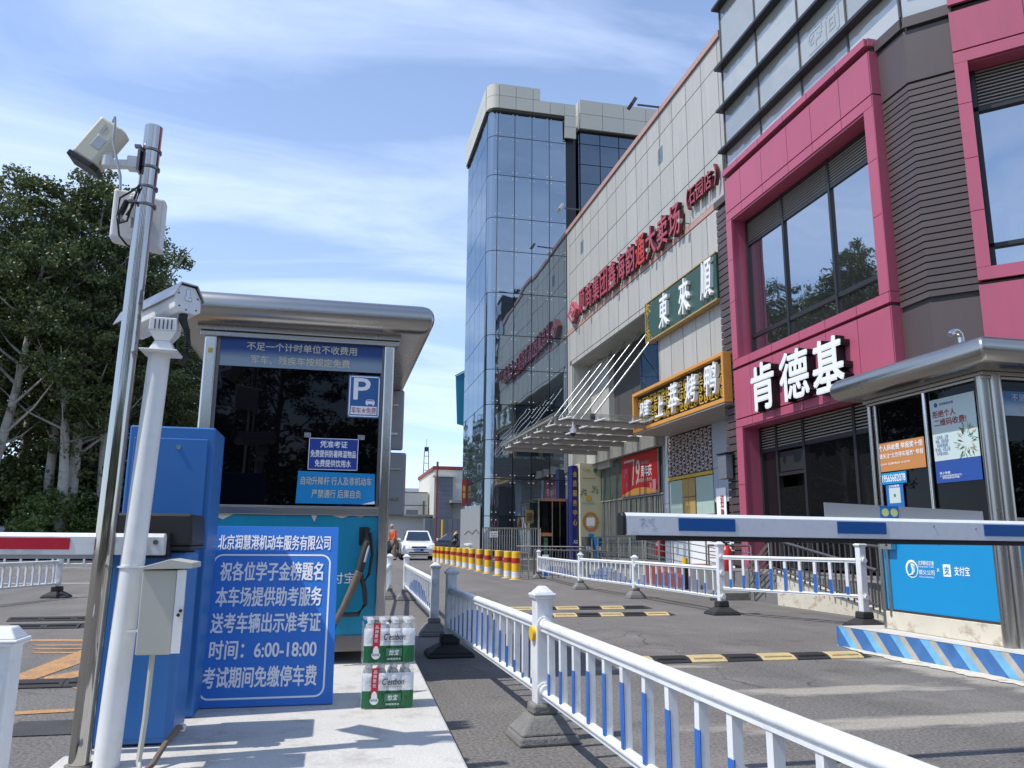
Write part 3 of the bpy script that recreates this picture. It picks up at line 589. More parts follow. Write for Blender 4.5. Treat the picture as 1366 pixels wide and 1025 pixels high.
# green sign board
s = thing('restaurant_sign', 'dark green sign board with white brush characters and gold corner ornament', 'sign', (7.95, 17.1, 6.6))
obj('board', MB().box(8.03, 8.17, 15.36, 19.46, 6.24, 7.29), M_green, s); 
obj('frame', MB().box(8.01, 8.18, 15.36, 19.49, 6.205, 6.24).box(8.01, 8.18, 15.36, 19.49, 7.29, 7.32).box(8.01, 8.18, 19.46, 19.49, 6.24, 7.29), M_wood, s)
for k, c in enumerate('東來順'): text(c, (8.028, 18.15 - k * 1.20, 6.76 if k < 2 else 6.80), FX, .56, .86, M_3dw, s, ext=.08, bold=.02, side=M_3dw, name='letter', shear=.15)
rr = random.Random(1); mb = MB()
for sgn, zc in ((1, 6.28), (-1, 7.25)):
    for i in range(34):
        y = 19.40 - abs(rr.gauss(0, .13)); z = zc + sgn * abs(rr.gauss(0, .16)); mb.beam((8.025, y, z), (8.025, y + rr.uniform(-.07, .07), z + rr.uniform(-.07, .07)), .016, .016)
for i in range(10): mb.beam((8.025, 19.40, 6.3 + .09 * i), (8.025, 19.32 - .05 * (i % 2), 6.36 + .09 * i), .016, .016)
obj('corner_ornament', mb, M_gold, s, kind='stuff')
# orange framed sign
s = thing('restaurant_sign', 'orange framed black and gold fretwork sign box with big white characters', 'sign', (8, 17.5, 3.8))
OX = 7.85
obj('box', MB().box(OX + .14, 8.95, 14.95, 20.12, 3.90, 4.88), M_black, s)
obj('frame', MB().box(OX, OX + .20, 14.92, 20.16, 4.84, 4.92).box(OX, OX + .20, 14.92, 20.16, 3.84, 3.93).box(OX, OX + .20, 20.08, 20.16, 3.93, 4.84).box(OX, OX + .20, 14.92, 15.0, 3.93, 4.84), M_orangef, s, bevel=.006)
mb = MB(); key_pattern(mb, 20.0, 15.05, 3.99, 4.76, .255, OX + .115, .024, .030); obj('fretwork', mb, M_gold, s)
obj('soffit', MB().box(OX + .02, 9.0, 14.95, 20.14, 3.80, 3.838), M_canbeam, s)
for k, c in enumerate('唯上萃烤鸭'): text(c, (OX + .11, (19.35, 18.38, 17.55, 16.55, 15.55)[k], (4.40, 4.30, 4.38, 4.42, 4.45)[k]), FX, (.62, .50, .54, .60, .58)[k], (.42, .50, .70, .62, .68)[k], M_3dw, s, ext=.10, bold=.02, side=M_3dw, name='letter', shear=.15)
text('weishangcui', (OX + .11, 19.35, 4.09), FX, .8, .10, M_3dw, s, ext=.03, bold=.02, name='small_lettering')
# posters on the ground floor
s = thing('poster', 'red anniversary poster reading 19 with white characters on the grey glass front', 'poster', (8.95, 22.5, 3))
obj('sheet', MB().box(8.93, 8.95, 21.05, 24.02, 2.35, 3.58), M_posterred, s); obj('frame', MB().box(8.92, 8.96, 21.02, 24.05, 2.33, 2.35).box(8.92, 8.96, 21.02, 21.05, 2.35, 3.58), M_stone, s)
text('19', (8.925, 22.75, 3.02), FX, .62, .74, M_parapet, s, bold=.02, shear=.25); text('周年庆', (8.925, 21.92, 3.02), FX, .82, .34, M_signwhite, s, bold=.02)
text('感恩回馈 全场大促', (8.925, 22.05, 2.76), FX, 1.1, .11, M_parapet, s); text('2004-2023', (8.925, 22.05, 3.27), FX, .6, .08, M_parapet, s); text('顺商集团鑫海韵通', (8.925, 23.3, 3.42), FX, .9, .08, M_signwhite, s)
mb = MB(); P = []
for i in range(21): a = i / 20; P.append((8.928, 23.95 - 2.85 * a, 2.40 + .16 * math.sin(math.pi * a)))
mb.add(P + [(8.928, 21.1, 2.36), (8.928, 23.95, 2.36)], [tuple(range(23))]); obj('gold_arc', mb, M_orangef, s)
mb = MB()
for (y, z, q) in ((23.6, 3.12, .1), (23.72, 2.98, .07), (23.55, 2.72, .08)): mb.fbox((8.927, y, z), -YU, ZU, q, q * 1.5, .002)
obj('gift_print', mb, M_stblue, s); obj('gift_print', MB().fbox((8.927, 21.35, 2.58), -YU, ZU, .22, .3, .002).fbox((8.927, 21.62, 2.55), -YU, ZU, .12, .2, .002), M_pinktx, s)
s = thing('poster_column', 'tall cream poster column with a brown ring, olive sprigs and small blue labels', 'poster column', (8.62, 26.35, 0))
obj('column', MB().box(8.26, 9.02, 26.3, 26.9, .35, 3.62), M_postercream, s)
text('Cute', (8.50, 26.297, 3.40), FY, .26, .10, M_orangest, s, bold=.02); text('Seed is Very Heart', (8.6, 26.297, 3.10), FY, .46, .07, M_darkred, s); obj('round_mark', MB().cyl((8.82, 26.298, 3.38), (8.82, 26.29, 3.38), .08, 16), M_bgreen, s)
mb = MB()
for i in range(26):
    a0 = 2 * math.pi * i / 26; a1 = 2 * math.pi * (i + 1) / 26; mb.add([(8.63 + r_ * math.cos(q), 26.297, 1.62 + r_ * 1.15 * math.sin(q)) for q, r_ in ((a0, .29), (a1, .29), (a1, .19), (a0, .19))], [(0, 1, 2, 3)])
obj('brown_ring', mb, M_orangest, s); plate('white_square', (8.63, 26.298, 1.62), FY, .28, .28, .003, M_signwhite, s)
plate('teal_label', (8.64, 26.298, 1.14), FY, .20, .16, .003, M_tealban, s); plate('mint_label', (8.64, 26.298, .94), FY, .20, .2, .003, M_mint, s)
rr = random.Random(5); mb = MB()
for i in range(36):
    cx_, cz_ = ((8.38, 2.62), (8.80, 2.72))[i % 2]; a = rr.uniform(0, 6.3); c_ = Vector((cx_ + rr.uniform(-.10, .10), 26.297, cz_ + rr.uniform(-.12, .12))); d_ = Vector((math.cos(a), 0, math.sin(a))) * .05; e_ = Vector((-math.sin(a), 0, math.cos(a))) * .014
    mb.add([c_ - d_, c_ + e_, c_ + d_, c_ - e_], [(0, 1, 2, 3)])
obj('olive_sprig', mb, M_bgreen, s); obj('fruit_print', MB().cyl((8.56, 26.298, 2.42), (8.56, 26.294, 2.42), .11, 14).cyl((8.5, 26.298, .68), (8.5, 26.294, .68), .09, 12), M_gold, s); obj('band_print', MB().fbox((8.55, 26.297, 2.28), XU, ZU, .45, .05, .001), M_mint, s)
s = thing('banner_column', 'narrow dark blue banner column with yellow characters beside the cream poster column', 'banner', (8.1, 26.6, 0))
obj('column', MB().box(8.02, 8.22, 26.45, 26.9, .35, 3.55), M_navy, s)
for k, c in enumerate('会员服务中心'): text(c, (8.12, 26.448, 3.25 - k * .33), FY, .14, .20, M_gold, s, bold=.03)
text('入口', (8.12, 26.448, .95), FY, .14, .12, M_signwhite, s)
s = thing('glass_door', 'steel framed revolving glass door at the foot of the glass tower', 'door', (7.6, 27.1, 0))
obj('frame', MB().box(6.92, 8.0, 26.9, 27.45, 2.33, 2.42).box(6.92, 6.97, 26.9, 26.95, .35, 2.34).box(7.95, 8.0, 26.9, 26.95, .35, 2.34).box(7.42, 7.45, 26.9, 26.95, .35, 2.34).box(7.70, 7.72, 26.9, 26.95, .35, 2.34), M_steel, s)
for (a, b_) in ((6.98, 7.41), (7.46, 7.69), (7.73, 7.94)): pbox('glass_pane', a, b_, 26.92, 26.93, .40, 2.32, M_booth, s)
obj('orange_rail', MB().box(6.98, 7.42, 26.88, 26.9, 1.13, 1.24), M_orangest, s); plate('green_strip', (7.2, 26.9, .8), FY, .14, .55, .003, M_bgreen, s)
s = thing('plaque', 'square gold plaque on the dark glass left of the revolving door', 'plaque', (6.74, 27.4, 1.8)); plate('board', (6.74, 27.44, 1.80), FY, .30, .46, .02, M_plaque, s); text('欢迎光临\n停车缴费处\n请往里走', (6.74, 27.418, 1.80), FY, .24, .28, M_black, s)
s = thing('banner', 'white cloth banner with grey mountain print hung on the tower glass near the ground', 'banner', (5.0, 28, 1)); obj('cloth', MB().box(5.06, 5.08, 27.9, 32.3, .36, 2.2), M_whitebk, s); obj('print', MB().beam((5.05, 28.0, 1.2), (5.05, 28.6, 1.35), .004, .03).beam((5.05, 28.6, 1.35), (5.05, 29.4, 1.2), .004, .03).beam((5.05, 29.4, 1.2), (5.05, 30.3, 1.32), .004, .03).beam((5.05, 30.3, 1.32), (5.05, 31.2, 1.18), .004, .03), M_iron, s)
s = thing('banner', 'teal banner showing past the left edge of the glass tower', 'banner', (4.9, 31, 5)); obj('cloth', MB().add([(5.03, 33.6, 5.9), (5.45, 33.6, 5.8), (5.45, 33.6, 8.3), (4.93, 33.6, 8.0)], [(0, 1, 2, 3)]).add([(5.03, 33.64, 5.9), (5.45, 33.64, 5.8), (5.45, 33.64, 8.3), (4.93, 33.64, 8.0)], [(0, 1, 2, 3)]), M_tealban, s); obj('rod', MB().beam((4.90, 33.6, 8.02), (5.45, 33.6, 8.35), .04, .04), M_iron, s)
s = thing('shop_sign', 'small red and yellow projecting shop sign at the left edge of the glass tower', 'sign', (4.9, 31.5, 3)); obj('board', MB().box(4.93, 5.105, 31.2, 31.3, 2.3, 3.35), M_bgred, s); text('美\n食', (5.01, 31.19, 2.85), FY, .12, .5, M_gold, s, bold=.03)
# entrance canopy
cn = thing('entrance_canopy', 'glass entrance canopy on six stacked steel beams hung from slanting rods', 'canopy', (7, 22.5, 4))
YB = [19.3, 20.6, 21.9, 23.2, 24.5, 25.75]
for k, y in enumerate(YB):
    mb = MB(); z0a, z0b = 3.80, 3.60
    mb.add([(5.4, y - .03, 3.90), (8.9, y - .03, 3.85), (8.9, y - .03, 3.98), (5.4, y - .03, 4.02), (5.4, y + .03, 3.90), (8.9, y + .03, 3.85), (8.9, y + .03, 3.98), (5.4, y + .03, 4.02)], [(0, 1, 2, 3), (7, 6, 5, 4), (0, 4, 5, 1), (1, 5, 6, 2), (2, 6, 7, 3), (3, 7, 4, 0)])
    mb.add([(5.4, y - .09, 4.02), (8.9, y - .09, 3.98), (8.9, y + .09, 3.98), (5.4, y + .09, 4.02), (5.4, y - .09, 4.04), (8.9, y - .09, 4.0), (8.9, y + .09, 4.0), (5.4, y + .09, 4.04)], [(0, 3, 2, 1), (4, 5, 6, 7), (0, 1, 5, 4), (1, 2, 6, 5), (2, 3, 7, 6), (3, 0, 4, 7)])
    obj('beam', mb, M_canbeam, cn)
    obj('hanger_rod', MB().cyl((6.42, y, 4.12), (8.85 - .0 * k, y, 7.25), .024, 10), M_whitebk, cn, smooth=True)
    obj('rod_foot', MB().box(6.36, 6.48, y - .05, y + .05, 4.04, 4.2), M_iron, cn)
for k in range(5):
    for i in range(3): pbox('glass_pane', 5.3 + i * 1.17, 5.3 + (i + 1) * 1.17 - .02, YB[k] + .01, YB[k + 1] - .01, 4.12, 4.135, M_canglass, cn)
for i in range(3): pbox('glass_pane', 5.3 + i * 1.17, 5.3 + (i + 1) * 1.17 - .02, 18.9, 19.29, 4.12, 4.135, M_canglass, cn)
mb = MB(); mb2 = MB()
for k, y in enumerate(YB):
    for i in range(4):
        x = 5.6 + i * .95; mb2.cyl((x, y - .05, 4.04), (x, y - .05, 4.12), .02, 6); mb2.cyl((x - .12, y - .10, 3.98), (x + .16, y - .22, 4.06), .024, 6)
        if k < 5: mb.cyl((x + .45, y + .45, 4.04), (x + .45, y + .43, 4.09), .085, 12)
obj('round_fitting', mb, M_3dw, cn, kind='stuff'); obj('glass_clamp', mb2, M_3dw, cn, kind='stuff')
for i in (5.35, 7.1): obj('purlin', MB().box(i, i + .05, 19.3, 25.8, 4.04, 4.09), M_canbeam, cn)
s = thing('dome_camera', 'white dome camera hanging under the front of the entrance canopy', 'camera', (6.0, 19.1, 3.8)); obj('stem', MB().cyl((5.86, 19.2, 3.95), (5.86, 19.2, 3.80), .02, 10), M_3dw, s, smooth=True)
obj('body', MB().cyl((5.86, 19.2, 3.80), (5.86, 19.2, 3.76), .04, 16, r1=.085).cyl((5.86, 19.2, 3.76), (5.86, 19.2, 3.66), .085, 16, r1=.08), M_3dw, s, smooth=True)
obj('dome', MB().tube([(5.86, 19.2, 3.66), (5.86, 19.2, 3.62), (5.86, 19.2, 3.59), (5.86, 19.2, 3.575)], [.07, .06, .04, .01], 14), M_black, s, smooth=True)
# platform, steps and low wall in front of the market
struct('paving', MB().box(4.9, 12, 26.2, 36, 0, .35).box(7.6, 12, 18.2, 26.4, 0, .35), M_stone)
struct('steps', MB().box(7.3, 7.6, 18.2, 26.4, 0, .18), M_stone)
struct('ramp', MB().add([(7.3, 18.2, 0), (8.9, 18.2, 0), (8.9, 18.2, .45), (7.3, 18.2, .45), (7.3, 14.2, 0), (8.9, 14.2, 0)], [(0, 1, 5, 4), (3, 4, 5, 2), (0, 4, 3), (1, 2, 5), (0, 3, 2, 1)]), M_redstep)

# ------------------------------------------------------------------ fried chicken shop (pink building)
kb = thing('pink_shop_building', 'pink and brown clad shop building with a glazed upper floor, right of the grey hall', 'building', (9, 12, 0))
KX = 8.0; ya, yb = 14.78, 9.9
obj('core', MB().box(8.9, 16, 9.3, 15.6, 0, 8.9).box(8.62, 8.9, 9.3, 9.88, 0, 8.9).box(8.45, 8.9, 14.7, 15.05, 0, 8.6), M_joint, kb)
obj('reveal', MB().box(KX + .03, 8.60, ya - .26, ya - .02, .4, 3.27).box(KX + .03, 8.60, ya - .22, ya - .02, 4.62, 7.72), M_pink, kb)
seams = [14.76, 14.09, 13.25, 12.32, 11.54, 10.70, 9.92]
def kp(nm, y1, y0, z0, z1, x0=KX, x1=KX + .06, m=M_pink): return pbox(nm, x0, x1, y0 + .006, y1 - .006, z0, z1, m, kb)
for i in range(6):
    a, b_ = seams[i], seams[i + 1]
    kp('coping_panel', a, b_, 8.80, 8.93, KX - .05, KX + .35); kp('pink_panel', a, b_, 7.96, 8.70)
    kp('pink_panel', a, b_, 7.76, 7.935); kp('sill_panel', a, b_, 4.52, 4.68, KX - .0, KX + .60); kp('pink_panel', a, b_, 3.445, 4.46); kp('pink_panel', a, b_, 3.27, 3.42)
obj('header_soffit', MB().box(KX + .02, 8.60, yb + .02, ya - .02, 7.72, 7.755), M_pink, kb); obj('header_soffit', MB().box(KX + .02, 8.60, yb + .02, ya - .02, 3.235, 3.268), M_pink, kb)
obj('joint_band', MB().box(KX + .10, 8.6, yb + .03, ya - .03, 3.28, 4.52).box(KX + .10, 8.6, yb + .03, ya - .03, 7.77, 8.80), M_joint, kb)
for (z0, z1) in ((4.69, 5.93), (5.94, 6.85), (6.86, 7.75)): kp('pink_panel', 14.77, 14.54, z0, z1, KX, KX + .05); kp('pink_panel', 10.14, 9.91, z0, z1, KX, KX + .05)
for (z0, z1) in ((.45, 2.1), (2.11, 3.26)): kp('pink_panel', 14.77, 14.50, z0, z1, KX, KX + .05); kp('pink_panel', 10.14, 9.91, z0, z1, KX, KX + .05)
for (z0, z1) in ((.45, 3.42), (3.445, 4.46), (4.52, 4.68), (4.69, 7.935), (7.96, 8.70), (8.80, 8.93)): pbox('side_panel', KX + .003, KX + .20, 9.90, 9.915, z0, z1, M_pink, kb)
obj('reveal', MB().box(KX + .052, 8.60, 9.93, 10.13, .45, 3.23).box(KX + .052, 8.60, 9.93, 10.13, 4.69, 7.72), M_pink, kb)
# upper window
WX = 8.36; wy = [14.50, 13.13, 11.62, 10.16]
obj('window_frame', MB().box(WX - .03, WX + .06, 10.13, 14.53, 5.12, 5.20).box(WX - .03, WX + .06, 10.13, 14.53, 7.14, 7.22).box(WX - .03, WX + .06, 10.13, 14.53, 7.64, 7.71).box(WX - .03, WX + .06, 10.13, 14.53, 4.69, 4.73), M_frame, kb)
for y in (14.50, 13.13, 11.62, 10.16): obj('mullion', MB().box(WX - .045, WX + .06, y - .03, y + .03, 4.69, 7.71), M_frame, kb)
for i in range(3):
    a, b_ = wy[i] - .03, wy[i + 1] + .03
    pbox('window_pane', WX, WX + .012, b_, a, 5.20, 7.14, M_kglass, kb); pbox('window_pane', WX, WX + .012, b_, a, 4.73, 5.12, M_kglass, kb)
    mb = MB(); 
    for q in range(8): mb.box(WX - .030, WX + .02, b_, a, 7.23 + q * .053, 7.23 + q * .053 + .020)
    obj('louvre', mb, M_lou, kb, kind='stuff')
obj('louvre_back', MB().box(WX + .03, WX + .05, 10.2, 14.45, 7.2, 7.66), M_black, kb)
# ground floor shop front
SX = 8.42; sy = [14.48, 13.90, 12.98, 11.50, 10.16]
for i in range(4):
    a, b_ = sy[i] - .03, sy[i + 1] + .03
    pbox('window_pane', SX, SX + .012, b_, a, .5, 2.0 if i == 1 else 2.72, M_kdark, kb)
    mb = MB()
    for q in range(8): mb.box(SX - .033, SX + .02, b_, a, 2.80 + q * .054, 2.80 + q * .054 + .022)
    obj('louvre', mb, M_lou, kb, kind='stuff')
obj('louvre_back', MB().box(SX + .03, SX + .05, 10.2, 14.45, 2.76, 3.23), M_black, kb)
pbox('door_panel', SX - .01, SX, 13.01, 13.87, 2.3, 2.68, M_frame, kb)
for y in sy: obj('mullion', MB().box(SX - .05, SX + .05, y - .035, y + .035, .45, 3.23), M_frame, kb)
obj('window_frame', MB().box(SX - .04, SX + .05, 10.16, 14.48, 2.72, 2.79), M_frame, kb); obj('door_head', MB().box(SX - .04, SX + .05, 12.98, 13.90, 2.22, 2.28), M_frame, kb)
text('肯', (KX - .005, 13.36, 3.88), FX, .80, .88, M_3dw, kb, ext=.17, bold=.05, side=M_black, name='sign_letter')
text('德', (KX - .005, 12.30, 3.88), FX, .88, .86, M_3dw, kb, ext=.17, bold=.045, side=M_black, name='sign_letter')
text('基', (KX - .005, 11.30, 3.84), FX, .82, .86, M_3dw, kb, ext=.17, bold=.05, side=M_black, name='sign_letter')
# brown slat pier with the 45 degree corner
c0_ = Vector((8.16, 9.30, 0)); du = Vector((math.sin(R(45)), -math.cos(R(45)), 0)); nn = Vector((-du.y * -1, 0, 0))
nrm = Vector((-math.cos(R(45)), -math.sin(R(45)), 0))
def facet(nm, p, q, z0, z1, m, t_=.03, out=0.0):
    p, q = Vector(p), Vector(q); d = (q - p).normalized(); n = Vector((d.y, -d.x, 0)); n = -n if n.x > 0 else n
    mb = MB(); a, b_ = p + n * out, q + n * out; mb.prism([a + ZU * z0, b_ + ZU * z0, b_ + ZU * z1, a + ZU * z1], (0, 0, 0), -n * t_); return mb
pA, pB, pC = Vector((8.16, 9.895, 0)), c0_, c0_ + du * .66
key = {}
def slat_pair(z0, z1, m=M_brown, nm='slat', out=0.0):
    h = round(z1 - z0, 3)
    for tag_, (p, q) in (('a', (pA, pB)), ('b', (pB, pC))):
        k = (nm, tag_, h, out)
        if k not in key: key[k] = facet(nm, p, q, 0, h, m, out=out).mesh(nm, m)
        inst(nm, key[k], (0, 0, z0), kb)
ns = 32; zs0, zs1 = 4.42, 7.78; st = (zs1 - zs0) / ns
for i in range(ns): slat_pair(zs0 + i * st, zs0 + (i + 1) * st - .022)
slat_pair(7.80, 8.65, nm='brown_panel'); slat_pair(8.69, 8.86, nm='brown_panel', out=.05); slat_pair(.4, 4.33, nm='brown_panel')
obj('pier_core', MB().prism([(8.20, 9.9, 0), (8.20, 9.32, 0), (8.655, 8.865, 0), (9.08, 9.29, 0), (11.0, 7.37, 0), (12, 7.37, 0), (12, 9.9, 0)], (0, 0, .0), (0, 0, 8.8)), M_joint, kb)
# narrow slat pier at the left edge
obj('slat_backing', MB().box(8.12, 8.5, 14.80, 15.30, .3, 8.45), M_joint, kb)
for i in range(50):
    z0 = .5 + i * .155
    if 3.2 < z0 < 3.35: pass
    pbox('slat', 8.07, 8.115, 14.80, 15.33, z0, z0 + .128, M_brown, kb)
pbox('slat_coping', 8.03, 8.4, 14.80, 15.36, 8.30, 8.46, M_brown, kb)
# pink block on the 45 degree face
q0 = c0_ + du * .615 + nrm * .06
def fp(s): return q0 + du * s
def kf(nm, s0, s1, z0, z1, m=M_pink, t_=.05, out=0.0): return obj(nm, facet(nm, fp(s0), fp(s1), z0, z1, m, t_, out), m, kb)
ss = [0, .92, 1.84, 2.76, 3.6]
for i in range(4):
    a, b_ = ss[i] + .004, ss[i + 1] - .004
    kf('coping_panel', a, b_, 8.80, 9.0, out=.04); kf('pink_panel', a, b_, 8.06, 8.70); kf('pink_panel', a, b_, 7.86, 8.035); kf('sill_panel', a, b_, 4.54, 4.72); kf('pink_panel', a, b_, 2.2, 4.47); kf('pink_panel', a, b_, .3, 2.19)
for (z0, z1) in ((4.725, 5.55), (5.56, 6.35), (6.36, 7.2), (7.21, 7.855)): kf('pink_panel', .004, .175, z0, z1)
kf('joint_band', .02, 3.6, .3, 8.9, M_joint, .05, -.50)
kf('joint_band', .02, 3.6, .3, 4.52, M_joint, .05, -.07); kf('joint_band', .02, 3.6, 7.87, 8.8, M_joint, .05, -.07)
kf('header_soffit', .18, 3.5, 7.84, 7.855, M_pink, .45, -.052); kf('window_sill', .18, 3.5, 4.70, 4.719, M_pink, .45, -.052)
def side_rev(s0, z0, z1, dep=.40):
    a = fp(s0) - nrm * .052; mb = MB(); mb.prism([a + ZU * z0, a + du * .02 + ZU * z0, a + du * .02 + ZU * z1, a + ZU * z1], (0, 0, 0), -nrm * dep); return mb
obj('reveal', side_rev(.155, 4.72, 7.84), M_pink, kb)
for (z0, z1) in ((4.78, 5.08), (5.14, 7.18)): kf('window_pane', .24, 2.2, z0, z1, M_kglass, .012, -.36)
kf('window_frame', .18, 2.3, 4.72, 4.78, M_frame, .08, -.30); kf('window_frame', .18, 2.3, 5.08, 5.14, M_frame, .08, -.30); kf('window_frame', .18, 2.3, 7.18, 7.25, M_frame, .08, -.30); kf('mullion', .18, .245, 4.78, 7.84, M_frame, .08, -.30); kf('mullion', 2.2, 2.26, 4.78, 7.84, M_frame, .08, -.30)
for q in range(11): kf('louvre_blade', .25, 2.2, 7.27 + q * .053, 7.291 + q * .053, M_lou, .04, -.32)
kf('louvre_back', .25, 2.2, 7.25, 7.84, M_black, .02, -.40)
# curtained glazed floor above the coping, with projecting fins
UX = 8.16; my = [14.90, 13.42, 11.94, 10.56, 9.32]; fz = [8.84, 9.50, 10.50, 11.54, 13.08, 14.1]
obj('upper_core', MB().box(UX + .06, 15.9, 9.35, 14.88, 8.9, 14.1).prism([(UX + .06, 9.35, 8.9), (9.2, 8.3, 8.9), (12, 5.5, 8.9), (15.9, 5.5, 8.9), (15.9, 9.35, 8.9)], (0, 0, 0), (0, 0, 5.2)), M_joint, kb)
for j in range(5):
    for i in range(4): pbox('glass_pane', UX, UX + .03, my[i + 1] + .02, my[i] - .02, fz[j] + .05, fz[j + 1] - .02, M_upglass, kb)
    e0 = Vector((UX, 9.32, 0)); e1 = e0 + du * 3.2
    for i in range(3):
        mb = facet('glass_pane', e0 + du * (.02 + i * 1.06), e0 + du * (1.04 + i * 1.06), fz[j] + .05, fz[j + 1] - .02, M_upglass, .03); obj('glass_pane', mb, M_upglass, kb)
    if j:
        pbox('fin', UX - .17, UX + .02, 9.30, 14.98, fz[j] - .03, fz[j] + .03, M_frame, kb)
        obj('fin', facet('fin', e0, e0 + du * 3.2, fz[j] - .03, fz[j] + .03, M_frame, .18, .16), M_frame, kb)
for y in my: obj('mullion', MB().box(UX - .02, UX + .04, y - .02, y + .02, 8.9, 14.1), M_iron, kb)
text('空间', (UX - .004, 11.2, 10.0), FX, .9, .5, M_upglass, kb)
# plinth, steps and balustrades before the shop
struct('shop_terrace', MB().box(6.95, 9, 8.2, 15.0, 0, .45).box(6.2, 7.6, 12.6, 13.6, 0, .12), M_concrete)
struct('ramp_wall', MB().prism([(6.86, 11.6, 0), (6.86, 9.0, 0), (6.86, 9.0, .08), (6.86, 11.6, .52)], (0, 0, 0), (.12, 0, 0)), M_cream)
def balustrade(nm, lb, p0, p1, z0, z1, hb, n, m=M_iron, cat='railing', bars=True, horiz=0, grp=None, zb0=None):
    t_ = thing(nm, lb, cat, ((p0[0] + p1[0]) / 2, (p0[1] + p1[1]) / 2, min(z0, z1)), grp); a, b_ = Vector((*p0, z0)), Vector((*p1, z1))
    obj('handrail', MB().tube([a + ZU * hb, b_ + ZU * hb], .022, 10), m, t_, smooth=True)
    if bars:
        obj('bottom_rail', MB().tube([a + ZU * .08, b_ + ZU * .08], .014, 8), m, t_)
        for i in range(n + 1):
            p = a.lerp(b_, i / n); r_ = .020 if i % 6 == 0 else .012
            k = ('bar', round(hb, 2), r_, m.name)
            if k not in SHARE: SHARE[k] = MB().cyl((0, 0, 0), (0, 0, hb - .01), r_, 6).mesh('bar', m)
            inst('bar', SHARE[k], p, t_)
    else:
        for i in range(n + 1):
            p = a.lerp(b_, i / n); obj('post', MB().cyl(p, p + ZU * hb, .018, 8), m, t_)
    for i in range(horiz): q = hb * (i + 1) / (horiz + 1); obj('rail', MB().tube([a + ZU * q, b_ + ZU * q], .011, 6), m, t_)
    return t_
balustrade('balustrade', 'dark iron balustrade sloping down beside the rusty white ramp wall', (6.80, 11.6), (6.80, 9.1), .50, .10, .52, 20)
balustrade('balustrade', 'dark iron balustrade along the pink shop terrace behind the ramp', (7.6, 12.4), (7.35, 8.4), .45, .2, .62, 26)
balustrade('handrail', 'silver handrail with slanting bars at the steps below the pink column', (6.85, 12.45), (6.85, 11.75), .05, .45, .50, 2, M_steel, bars=False, horiz=4)
balustrade('handrail', 'horizontal barred silver railing on the terrace left of the silver step handrail', (6.95, 14.1), (6.95, 12.5), .45, .45, .45, 2, M_steelh, bars=False, horiz=3)
balustrade('handrail', 'long silver ramp railing with horizontal bars in front of the white panel wall', (7.5, 18.6), (7.5, 14.5), .40, .10, .85, 5, M_steelh, bars=False, horiz=5)
balustrade('handrail', 'short silver railing left of the ramp in front of the striped glass front', (7.5, 22.2), (7.5, 18.8), .38, .40, .70, 4, M_steelh, bars=False, horiz=4)
balustrade('queue_rail', 'low steel queue railing running behind the first white railing section', (5.3, 21.0), (7.1, 20.3), 0, 0, .72, 12, M_steeld)
balustrade('queue_rail', 'low steel queue railing along the yellow bollards', (4.95, 27.0), (4.95, 20.2), 0, 0, .66, 7, M_steelh, bars=False, horiz=1)
balustrade('queue_rail', 'low steel queue railing behind the other one near the bins', (5.4, 23.5), (7.2, 22.6), 0, 0, .80, 12, M_steeld)
mf = balustrade('metal_fence', 'steel rail fence with a small notice in front of the dark tower glass', (4.92, 26.5), (6.9, 26.5), .36, .36, 1.02, 24, M_steelh, cat='fence')
s = thing('notice', 'small white and red notice on the steel rail fence by the tower', 'notice', (5.25, 26.4, 1.2)); plate('board', (5.28, 26.45, 1.17), FY, .28, .20, .01, M_signwhite, s); text('禁止停车', (5.28, 26.438, 1.20), FY, .22, .06, M_darkred, s); text('电话联系', (5.28, 26.438, 1.12), FY, .2, .05, M_darkred, s)
for (x, m, lb, c) in ((8.12, M_bingray, 'grey litter bin with white marks beside the cream poster column', '其他'), (8.48, M_binblue, 'blue litter bin with white marks beside the grey bin', '可回收')):
    s = thing('litter_bin', lb, 'bin', (x, 25.2, .35)); obj('body', MB().cyl((x, 25.2, .36), (x, 25.2, 1.06), .13, 20, r1=.155), m, s, smooth=True); obj('lid', MB().cyl((x, 25.2, 1.065), (x, 25.2, 1.11), .165, 20), m if x < 8.3 else M_binblue, s, smooth=True); text(c, (x, 25.03, .72), FY, .16, .2, M_signwhite, s)
s = thing('fire_extinguisher', 'red fire extinguisher standing behind the tall white railing post', 'fire extinguisher', (6.85, 13.0, .45)); obj('body', MB().tube([(6.85, 13.2, .46), (6.85, 13.2, .50), (6.85, 13.2, .80), (6.85, 13.2, .86), (6.85, 13.2, .90)], [.085, .10, .10, .07, .03], 18), M_extred, s, smooth=True); obj('valve', MB().cyl((6.85, 13.2, .90), (6.85, 13.2, .95), .02, 10).box(6.80, 6.92, 13.19, 13.21, .94, .965), M_black, s); obj('hose', MB().tube([(6.87, 13.2, .93), (6.95, 13.15, .9), (6.96, 13.14, .7)], .010, 6), M_black, s)
s = thing('extinguisher_box', 'red emergency box on the glass front behind the ramp railing', 'box', (8.9, 20.9, .9)); obj('body', MB().box(8.85, 8.97, 20.85, 21.25, .60, 1.05), M_extred, s, bevel=.01); text('消防', (8.848, 21.05, .9), FX, .25, .1, M_signwhite, s)
s = thing('post_bollard', 'short black and yellow post behind the tall white railing post', 'bollard', (6.5, 14.2, 0)); obj('post', MB().cyl((6.6, 14.4, 0), (6.6, 14.4, .50), .055, 14), M_black, s, smooth=True); obj('top_band', MB().cyl((6.6, 14.4, .50), (6.6, 14.4, .66), .056, 14), M_yellow, s, smooth=True)
